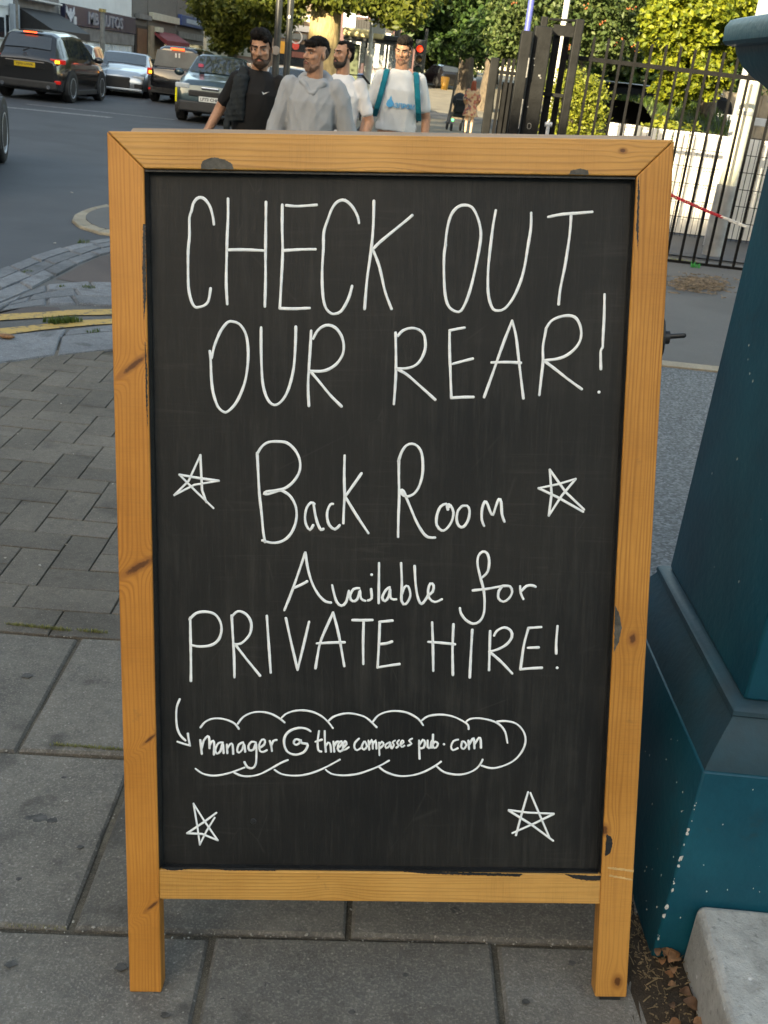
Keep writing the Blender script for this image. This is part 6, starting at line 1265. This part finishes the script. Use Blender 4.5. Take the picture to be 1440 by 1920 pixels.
def person(label, x, y, h, yaw, head_yaw=0, head_pitch=0, head_roll=0, arms=None, skin=None, top=None, topc='tee', topm=None, trm=None, hair='short', beard=None, lean=(0, 0), wide=1.0, hs=.86, hem=.83, seed=0, stride=.12, slim=1.0, group=None, short_sleeve=True, z=-.05):
    s = h / 1.8; skin = skin or M_skin
    t = thing('person', label, 'person', (x, y, z), yaw, group); t.scale = (s, s, s)
    lx, ly = lean
    def sh(p): p = Vector(p); k = max(0, p.z - .95); return p + Vector((lx*k, ly*k, 0))
    body = MB(); sw = .168 * wide
    tr_ = [((0, .0, .86), .15*wide, .105), ((0, 0, .96), .165*wide, .115), ((0, -.005, 1.08), .15*wide, .11), ((0, -.01, 1.22), .16*wide, .12), ((0, -.005, 1.36), .178*wide, .122), ((0, .005, 1.46), .13*wide, .085), ((0, .01, 1.505), .058, .055)]
    torso = lambda e, z0=0, z1=9: [(sh(c), rx + e, ry + e) for c, rx, ry in tr_ if z0 <= c[2] <= z1]
    body.loft(torso(0), 20); body.cap(sh((0, .012, 1.46)), .062, sh((0, -.005, 1.62)), .056)
    # arms: shoulder, elbow, wrist given per side
    A = arms or {}
    joints = {}
    for sg, k in ((-1, 'l'), (1, 'r')):                                 # l: at -x (image left when facing us)
        S = sh((sg*sw, .005, 1.45)); E = sh(A.get(k + 'e', (sg*(sw + .07), .02, 1.15))); W = sh(A.get(k + 'w', (sg*(sw + .09), -.06, .89))); joints[k] = (S, E, W)
        body.cap(S, .052*slim, E, .042*slim); body.cap(E, .042*slim, W, .028*slim)
        d = (W - E).normalized(); side = Vector((0, -1, 0)) - d * d.dot(Vector((0, -1, 0))); side.normalize(); nrm = d.cross(side)      # palm lies in d-side plane
        pw = W + d*.05; body.ell(pw, (.019, .042, .05), Matrix((nrm, side, d)).transposed(), 10, 7)
        for q in range(4):
            b0 = W + d*.085 + side*(.03 - .02*q); L1 = (.036, .041, .038, .03)[q]; cu = nrm * (-.012 if sg > 0 else .012); b1 = b0 + d*L1 + cu*.6; b2 = b1 + d*L1*.7 + cu*1.3; body.cap(b0 - d*.02, .0095, b1, .009, 7); body.cap(b1, .009, b2, .0075, 7)
        th = W + d*.025 + side*.035; body.cap(W + d*.015 + side*.015, .012, th + d*.02 + side*.012, .0115, 7); body.cap(th + d*.02 + side*.012, .0115, th + d*.055 + side*.012, .009, 7)
    for sg in (-1, 1):
        hp = Vector((sg*.09, 0, .9)); f = stride*sg; kn = Vector((sg*.095, -.03 - f*.6, .50)); an = Vector((sg*.09, .02 - f, .10)); body.cap(hp, .082, kn, .056); body.cap(kn, .054, an, .036); body.cap(an + Vector((0, .03, -.05)), .035, an + Vector((0, -.13, -.065)), .03)
    # head
    HC = sh((0, -.012, 1.675)); R = Matrix.Rotation(head_yaw, 3, 'Z') @ Matrix.Rotation(head_pitch, 3, 'X') @ Matrix.Rotation(head_roll, 3, 'Y'); H_ = lambda v: HC + R @ Vector(v)
    HM_ = Matrix.Translation(HC) @ Matrix.Scale(hs, 4) @ Matrix.Translation(-HC); hd = MB()
    hd.ell(H_((0, .012, .03)), (.075, .094, .09), R, 18, 12); hd.ell(H_((0, -.03, -.03)), (.063, .064, .09), R, 16, 10); hd.ell(H_((0, -.034, -.075)), (.05, .055, .046), R); hd.ell(H_((0, -.078, -.102)), (.022, .018, .018), R)
    hd.cap(H_((0, -.091, .018)), .0085, H_((0, -.113, -.022)), .013, 8)
    for sg in (-1, 1):
        hd.ell(H_((sg*.013, -.101, -.026)), (.010, .012, .009), R, 8, 6); hd.ell(H_((sg*.040, -.064, -.018)), (.024, .026, .022), R, 10, 7); hd.ell(H_((sg*.077, .012, -.005)), (.010, .02, .03), R @ Matrix.Rotation(.25*sg, 3, 'Z'), 8, 7)
        hd.cap(H_((sg*.012, -.09, .030)), .010, H_((sg*.05, -.074, .030)), .009, 8)
    hd.xf(HM_); body.add(hd.v, hd.f)
    blob(body, 'body', skin, t, .0062, 2)
    for sg in (-1, 1):
        e = MB().ell(H_((sg*.031, -.0845, .010)), (.0120, .008, .0052), R, 10, 7).xf(HM_).build('eye', M_eye, t, smooth=180); MB().ell(H_((sg*.031 - math.sin(0)*.0, -.0925, .0095)), (.0068, .0030, .0050), R, 8, 6).xf(HM_).build('iris', M_iris, e, smooth=180)
        MB().cap(H_((sg*.014, -.103, .031)), .0045, H_((sg*.052, -.083, .034)), .0035, 6).xf(HM_).build('eyebrow', M_hair, t, smooth=180)
    if True:
        lp = MB(); lp.ell(H_((0, -.0985, -.055)), (.023, .008, .0055), R, 10, 6); lp.ell(H_((0, -.0975, -.066)), (.020, .009, .006), R, 10, 6); lp.xf(HM_); lp.build('lips', M_lip, t, smooth=180)
    if beard:
        bm = MB(); k = {'full': 1.0, 'short': .92, 'stub': .86}[beard[0]]
        bm.ell(H_((0, -.040, -.088)), (.0575*k + .005, .064*k + .006, .040), R, 16, 10); bm.ell(H_((0, -.074, -.104)), (.034*k, .03*k, .030*k), R)
        bm.cap(H_((-.024, -.096, -.058)), .0085, H_((0, -.105, -.044)), .0085, 8); bm.cap(H_((.024, -.096, -.058)), .0085, H_((0, -.105, -.044)), .0085, 8)
        for sg in (-1, 1):
            bm.cap(H_((sg*.071, -.012, .01)), .009, H_((sg*.060, -.025, -.07)), .016, 8); bm.cap(H_((sg*.026, -.094, -.058)), .008, H_((sg*.032, -.08, -.088)), .012, 8); bm.cap(H_((sg*.060, -.03, -.065)), .013, H_((sg*.04, -.06, -.09)), .016, 8)
        bm.xf(HM_); blob(bm, 'beard', beard[1], t, .005, 1, fold=.003, fs=8, seed=seed)
    hm = MB()
    if hair == 'short':
        hm.ell(H_((0, .024, .058)), (.080, .094, .080), R, 18, 11); hm.ell(H_((0, -.03, .095)), (.066, .062, .042), R, 14, 9); hm.ell(H_((0, .07, -.0)), (.066, .05, .07), R)
        for sg in (-1, 1): hm.cap(H_((sg*.070, -.022, .045)), .013, H_((sg*.074, -.008, .0)), .007, 8)
    elif hair == 'quiff':
        hm.ell(H_((0, .024, .06)), (.081, .094, .082), R, 18, 11); hm.ell(H_((-.01, -.035, .105)), (.066, .062, .046), R, 14, 9); hm.ell(H_((.045, -.055, .075)), (.030, .035, .028), R); hm.ell(H_((0, .07, 0)), (.066, .05, .07), R)
        for sg in (-1, 1): hm.cap(H_((sg*.071, -.022, .045)), .014, H_((sg*.075, -.008, -.005)), .008, 8)
    elif hair == 'fringe':
        hm.ell(H_((0, .015, .080)), (.075, .092, .054), R, 18, 11); hm.ell(H_((0, -.055, .072)), (.056, .040, .030), R, 14, 9); hm.ell(H_((0, .06, .04)), (.072, .055, .06), R)
        for k in range(7): a = -.055 + .018*k; hm.cap(H_((a, -.088 + abs(a)*.35, .085)), .011, H_((a, -.090 + abs(a)*.35, .054)), .007, 7)
        fd = MB(); fd.ell(H_((0, .035, .022)), (.0768, .078, .066), R, 16, 10); fd.xf(HM_); fd.build('hair_fade', mat('faded_side_hair', (.055, .036, .028), .8, .4, 90), t, smooth=180)
    elif hair == 'receding':
        hm.ell(H_((0, .034, .052)), (.0795, .090, .076), R, 18, 11); hm.ell(H_((0, .07, 0)), (.066, .05, .07), R); hm.ell(H_((0, -.02, .096)), (.045, .05, .032), R)
        for sg in (-1, 1): hm.cap(H_((sg*.071, -.012, .045)), .011, H_((sg*.074, -.005, 0)), .008, 8)
    elif hair == 'long':
        hm.ell(H_((0, .02, .045)), (.086, .10, .092), R, 18, 11)
        for k in range(13):
            a = -1.35 + 2.7*k/12; b0 = H_((math.sin(a)*.07, .03 + math.cos(a)*.06, .06)); hm.cap(b0, .024, b0 + Vector((math.sin(a)*.035 + random.uniform(-.02, .02), .04, -.36 - .08*random.random())), .012, 8)
    hm.xf(HM_); hobj = blob(hm, 'hair', top or M_hair, t, .0052, 1, fold=.011, fs=4, seed=seed)
    # clothes
    cm = MB()
    if topc in ('tee', 'jersey'):
        rings = [(sh((0, 0, hem)), .174*wide, .125), (sh((0, 0, hem + .06)), .176*wide, .128)] + torso(.014, 1.0, 1.47); cm.loft(rings, 22); cm.loft([(sh((0, .005, 1.42)), .17*wide, .118), (sh((0, .005, 1.462)), .142*wide, .104), (sh((0, .01, 1.50)), .10, .086), (sh((0, .006, 1.522)), .076, .076)], 18)
        for k in 'lr':
            S, E, W = joints[k]; e = S.lerp(E, .82); cm.cap(S, .060, S.lerp(E, .45), .058); cm.cap(S.lerp(E, .3), .057, S.lerp(E, .72), .058)
        blob(cm, 'shirt', topm, t, .009, 4, fold=.012, fs=.6, an=(1.2, 1.2, .4), seed=seed)
    elif topc == 'hoodie':
        cm.loft([(sh((0, 0, .80)), .165*wide, .13), (sh((0, 0, .86)), .185*wide, .155), (sh((0, -.01, .98)), .185*wide, .165), (sh((0, -.01, 1.2)), .17*wide, .15), (sh((0, -.005, 1.36)), .185*wide, .142), (sh((0, .005, 1.46)), .15*wide, .112), (sh((0, .01, 1.52)), .09, .085)], 24)
        for k in 'lr':
            S, E, W = joints[k]; cm.cap(S, .078, E, .074); cm.cap(E, .074, E.lerp(W, .75), .070); cm.cap(E.lerp(W, .7), .072, E.lerp(W, .93), .044)
        blob(cm, 'hoodie', topm, t, .010, 3, fold=.016, fs=.55, an=(1.2, 1.2, .45), seed=seed)
        hb = MB()                                                     # folded hood and its collar opening
        ringp = [sh((.104*math.sin(a), .035 + .085*math.cos(a), 1.505 + .05*math.cos(a) - .012)) for a in [2*math.pi*k/22 for k in range(23)]]
        hb.tube(ringp, [.030 + .012*math.cos(2*math.pi*k/22) for k in range(23)], 9, cap=False); hb.ell(sh((0, .12, 1.47)), (.12, .07, .09), None, 14, 9); hb.cap(sh((-.075, -.06, 1.49)), .028, sh((-.01, -.115, 1.42)), .022); hb.cap(sh((.075, -.06, 1.49)), .028, sh((.01, -.115, 1.42)), .022)
        blob(hb, 'hood', topm, t, .009, 3, fold=.010, seed=seed + 1)
        pk = MB(); pk.ell(sh((0, -.152, .97)), (.13, .024, .10), None, 16, 9); blob(pk, 'pouch_pocket', topm, t, .01, 3, fold=.008, seed=seed + 2)
    elif topc == 'dress':
        cm.loft([(sh((0, 0, .62)), .27, .22), (sh((0, 0, .8)), .235, .19)] + torso(.03, .95, 1.47), 20)
        for k in 'lr': S, E, W = joints[k]; cm.cap(S, .075, E, .08); cm.cap(E, .075, E.lerp(W, .5), .07)
        blob(cm, 'dress', topm, t, .014, 3, fold=.02, fs=.6, seed=seed)
    if topc != 'dress':
        tm = MB(); tm.loft([((0, 0, .80), .165*wide, .125), ((0, 0, .9), .170*wide, .122), ((0, 0, 1.0), .160*wide, .114), ((0, 0, 1.06), .154*wide, .113)], 18)
        for sg in (-1, 1):
            hp = Vector((sg*.09, 0, .88)); f = stride*sg; kn = Vector((sg*.095, -.03 - f*.6, .50)); an = Vector((sg*.09, .02 - f, .12)); tm.cap(hp, .096, kn, .075); tm.cap(kn, .074, an, .058)
        blob(tm, 'trousers', trm, t, .013, 3, fold=.014, fs=.7, seed=seed + 5)
    for sg in (-1, 1):
        f = stride*sg; an = Vector((sg*.09, .02 - f, .10)); sm = MB(); sm.cap(an + Vector((0, .04, -.05)), .047, an + Vector((0, -.14, -.06)), .04); sm.box(an + Vector((-.045, -.185, -.112)), an + Vector((.045, .09, -.075))); blob(sm, 'shoe', M_shoe, t, .009, 2)
    return t, sh, joints, H_
def pl(px, py, Y): q = at(px, py, Y); return q
def stand(px_head, y_top, Y, lean_px=0):
    q = at(px_head, y_top, Y); return q.x, q.z + .05
# man in the black T-shirt
x, h = stand(482, 56, 8.3)
t, sh, J, H_ = person('bearded man in black T-shirt with a dark jacket over one shoulder', x, 8.3, h, -.12, head_yaw=.10, head_pitch=.20, head_roll=-.06, arms={'le': (-.285, .03, 1.22), 'lw': (-.365, -.06, 1.0), 're': (.225, .04, 1.19), 'rw': (.225, -.03, .94)}, topm=M_tee, trm=M_trs, hair='quiff', beard=('full', M_beardb), lean=(.09, -.10), wide=1.0, hs=1.0, seed=21)
jm = MB(); jm.cap(sh((-.10, .06, 1.50)), .042, sh((-.10, -.07, 1.50)), .044); jm.loft([(sh((-.10, -.135, 1.15)), .065, .03), (sh((-.10, -.145, 1.2)), .072, .032), (sh((-.10, -.145, 1.34)), .062, .034), (sh((-.10, -.105, 1.48)), .052, .042)], 14); jm.loft([(sh((-.11, .13, 1.1)), .06, .035), (sh((-.10, .135, 1.4)), .055, .035), (sh((-.10, .08, 1.5)), .05, .04)], 14); jm.cap(sh((-.15, -.14, 1.28)), .03, sh((-.165, -.15, 1.06)), .026)
blob(jm, 'jacket_over_shoulder', M_jack, t, .009, 3, fold=.020, fs=.8, seed=4)
tk = MB(); c = sh((.105, -.148, 1.375)); tk.prism([c + Vector(v) for v in ((-.022, 0, .006), (-.012, 0, -.012), (.03, 0, .012), (-.008, 0, -.002))], (0, -.012, 0)); tk.build('white_tick', M_wtee, t)
# man in the grey hoodie
x, h = stand(588, 66, 7.9)
t, sh, J, H_ = person('man in pale grey hoodie looking aside with dark fringe', x + .03, 7.9, h, -.04, head_yaw=-.66, head_pitch=.02, head_roll=.03, arms={'le': (-.258, .0, 1.16), 'lw': (-.285, -.08, .90), 're': (.272, .03, 1.16), 'rw': (.31, -.05, .90)}, skin=M_skin, hs=.93, topc='hoodie', topm=M_hood, trm=M_trs, hair='fringe', beard=('stub', M_stub), wide=1.0, seed=33)
# man in the white T-shirt behind
x, h = stand(637, 71, 9.6)
t, sh, J, H_ = person('bearded man in white T-shirt half hidden behind the grey hoodie', x + .05, 9.6, h, -.35, head_yaw=-.45, head_pitch=.02, arms={'le': (-.25, .02, 1.17), 'lw': (-.24, -.08, .92), 're': (.27, .05, 1.17), 'rw': (.26, -.06, .93)}, topm=M_wtee, trm=M_trs, hair='receding', beard=('full', M_beard), seed=5)
st = MB(); 
for k in range(3): st.tube([sh((.09, -.055 + .018*k, 1.525)), sh((.20, -.045 + .018*k, 1.535 - .005)), sh((.262, -.03 + .018*k, 1.47))], .005, 5)
st.build('shoulder_stripes', M_tee, t)
# man with rucksack straps
x, h = stand(756, 64, 10.3)
t, sh, J, H_ = person('man in pale football jersey with teal backpack straps looking down', x + .02, 10.3, h, .05, head_yaw=-.28, head_pitch=.30, head_roll=.03, arms={'le': (-.25, .04, 1.17), 'lw': (-.30, -.07, .90), 're': (.26, .04, 1.15), 'rw': (.265, -.05, .86)}, skin=M_skin2, hem=1.02, topm=M_jers, trm=M_gtr, hair='short', beard=('stub', M_stub), wide=1.0, seed=12)
for sg in (-1, 1):
    mb = MB(); P = [(sg*.125, .10, 1.45), (sg*.125, .03, 1.507), (sg*.128, -.05, 1.497), (sg*.14, -.117, 1.42), (sg*.160, -.138, 1.31), (sg*.180, -.10, 1.20), (sg*.195, 0, 1.13)]
    P = [sh(p) for p in P]
    for a, b_ in zip(P, P[1:]):
        d = (b_ - a).normalized(); sd = Vector((1, 0, 0)) - d * d.x; sd = sd.normalized() * .024; nn = d.cross(sd).normalized() * .011
        mb.hexa([a - sd - nn, a + sd - nn, a + sd + nn, a - sd + nn], [b_ - sd - nn, b_ + sd - nn, b_ + sd + nn, b_ - sd + nn])
    blob(mb, 'rucksack_strap', M_strap, t, .008, 2)
bp_ = MB(); bp_.ell(sh((0, .21, 1.27)), (.16, .10, .24), None, 16, 10); blob(bp_, 'rucksack', M_strap, t, .012, 3)
M_lb = mat('light_blue_print', (.05, .34, .62), .6, .05, 9)
wm = text_mb('ГАЗПРОМ', .052, True, .003); wm.v = [tuple(sh((v[0]*.92 + .028, -(.132*math.sqrt(max(.05, 1 - ((v[0]*.92 + .028)/.185)**2)) + .022) - v[2]*1.2, 1.235 + v[1]*1.0))) for v in wm.v]; wm.build('shirt_lettering', M_lb, t)
fl2 = MB(); fl2.prism([sh((-.105 + a*.06, -.149, 1.215 + b_*.085)) for a, b_ in ((.5, 0), (.95, .15), (1, .5), (.75, .75), (.62, 1.15), (.4, .8), (.12, .6), (0, .3), (.15, .08))], (0, -.006, 0)); fl2.build('flame_emblem', M_lb, t)
E_, W_ = J['r'][1], J['r'][2]; d = (W_ - E_).normalized(); MB().tube([W_ - d*.035, W_ - d*.012], .034, 14).build('watch', M_black, t, smooth=40)
# woman with red hair
q = at(890, 150, 36); x, h = q.x, at(890, 146, 36).z + .05
M_dress, nt_, b_ = newmat('floral_dress_cloth'); v_ = nd(nt_, 'ShaderNodeTexVoronoi'); v_.inputs['Scale'].default_value = 14; nt_.links.new(coords(nt_), v_.inputs['Vector'])
nt_.links.new(ramp(nt_, v_.outputs['Color'], [(.2, (.5, .36, .22)), (.45, (.58, .42, .26)), (.6, (.42, .12, .08)), (.8, (.15, .10, .12))]), b_.inputs['Base Color']); b_.inputs['Roughness'].default_value = .85
t, sh, J, H_ = person('woman with long red hair in floral dress walking away', x, 36, 1.68, math.pi, head_pitch=.05, arms={'le': (-.24, .0, 1.17), 'lw': (-.2, -.16, 1.0), 're': (.24, .0, 1.17), 'rw': (.2, -.16, 1.0)}, skin=mat('pale_skin', (.55, .36, .25), .5, .05, 30), top=mat('red_hair', (.26, .05, .018), .5, .35, 40), topc='dress', topm=M_dress, hair='long', wide=.9, seed=8, stride=.06)
MB().ell(H_((0, .09, .13)), (.05, .035, .035)).build('hair_bow', M_wtee, t, smooth=180)
# pushchair shape standing in for a dark wheeled thing with a green light
pc_ = thing('pushchair', 'dark wheeled thing with small green lamp beside the red haired woman', 'pushchair', (x - .36, 38, -.05), .2)
MB().box((-.2, -.25, .45), (.2, .3, .6)).build('seat', M_jack, pc_, bevel=.05); MB().box((-.2, -.3, .6), (.2, -.15, 1.0)).build('backrest', M_jack, pc_, bevel=.05); MB().ell((0, -.05, .98), (.24, .3, .26)).build('hood', M_jack, pc_, smooth=180)
fr_ = MB()
for sg in (-1, 1): fr_.tube([(sg*.22, -.55, 1.02), (sg*.22, -.2, .55), (sg*.22, .35, .12)], .018, 7); fr_.tube([(sg*.22, .15, .5), (sg*.22, -.35, .12)], .018, 7)
fr_.tube([(-.22, -.55, 1.02), (.22, -.55, 1.02)], .022, 8); fr_.build('frame', M_pole, pc_, smooth=60)
for sg in (-1, 1):
    for yy_ in (-.35, .35): MB().tube([(sg*.24 - .02, yy_, .13), (sg*.24 + .02, yy_, .13)], .13, 16).build('wheel', M_tyre, pc_, smooth=40)
MB().ell((-.22, -.33, .36), (.045, .03, .045)).build('green_lamp', mat('green_lamp_lit', (.05, .6, .2), .4, 0, emit=(.05, .8, .25), es=1.2), pc_, smooth=180)
# small figures by the shops
def far_person(label, px, py, Y, m, seed):
    q = at(px, py, Y); person(label, q.x, Y, min(1.75, q.z + .05 + .0), .3, topm=m, trm=M_trs, hair='short', seed=seed)
far_person('distant person in red top behind the silver car', 231, 96, 42.5, cloth('red_top_cloth', (.35, .05, .06)), 41)
far_person('distant person behind the dark grey car by the pale gates', 159, 80, 41, cloth('tan_top_cloth', (.3, .2, .15)), 42)
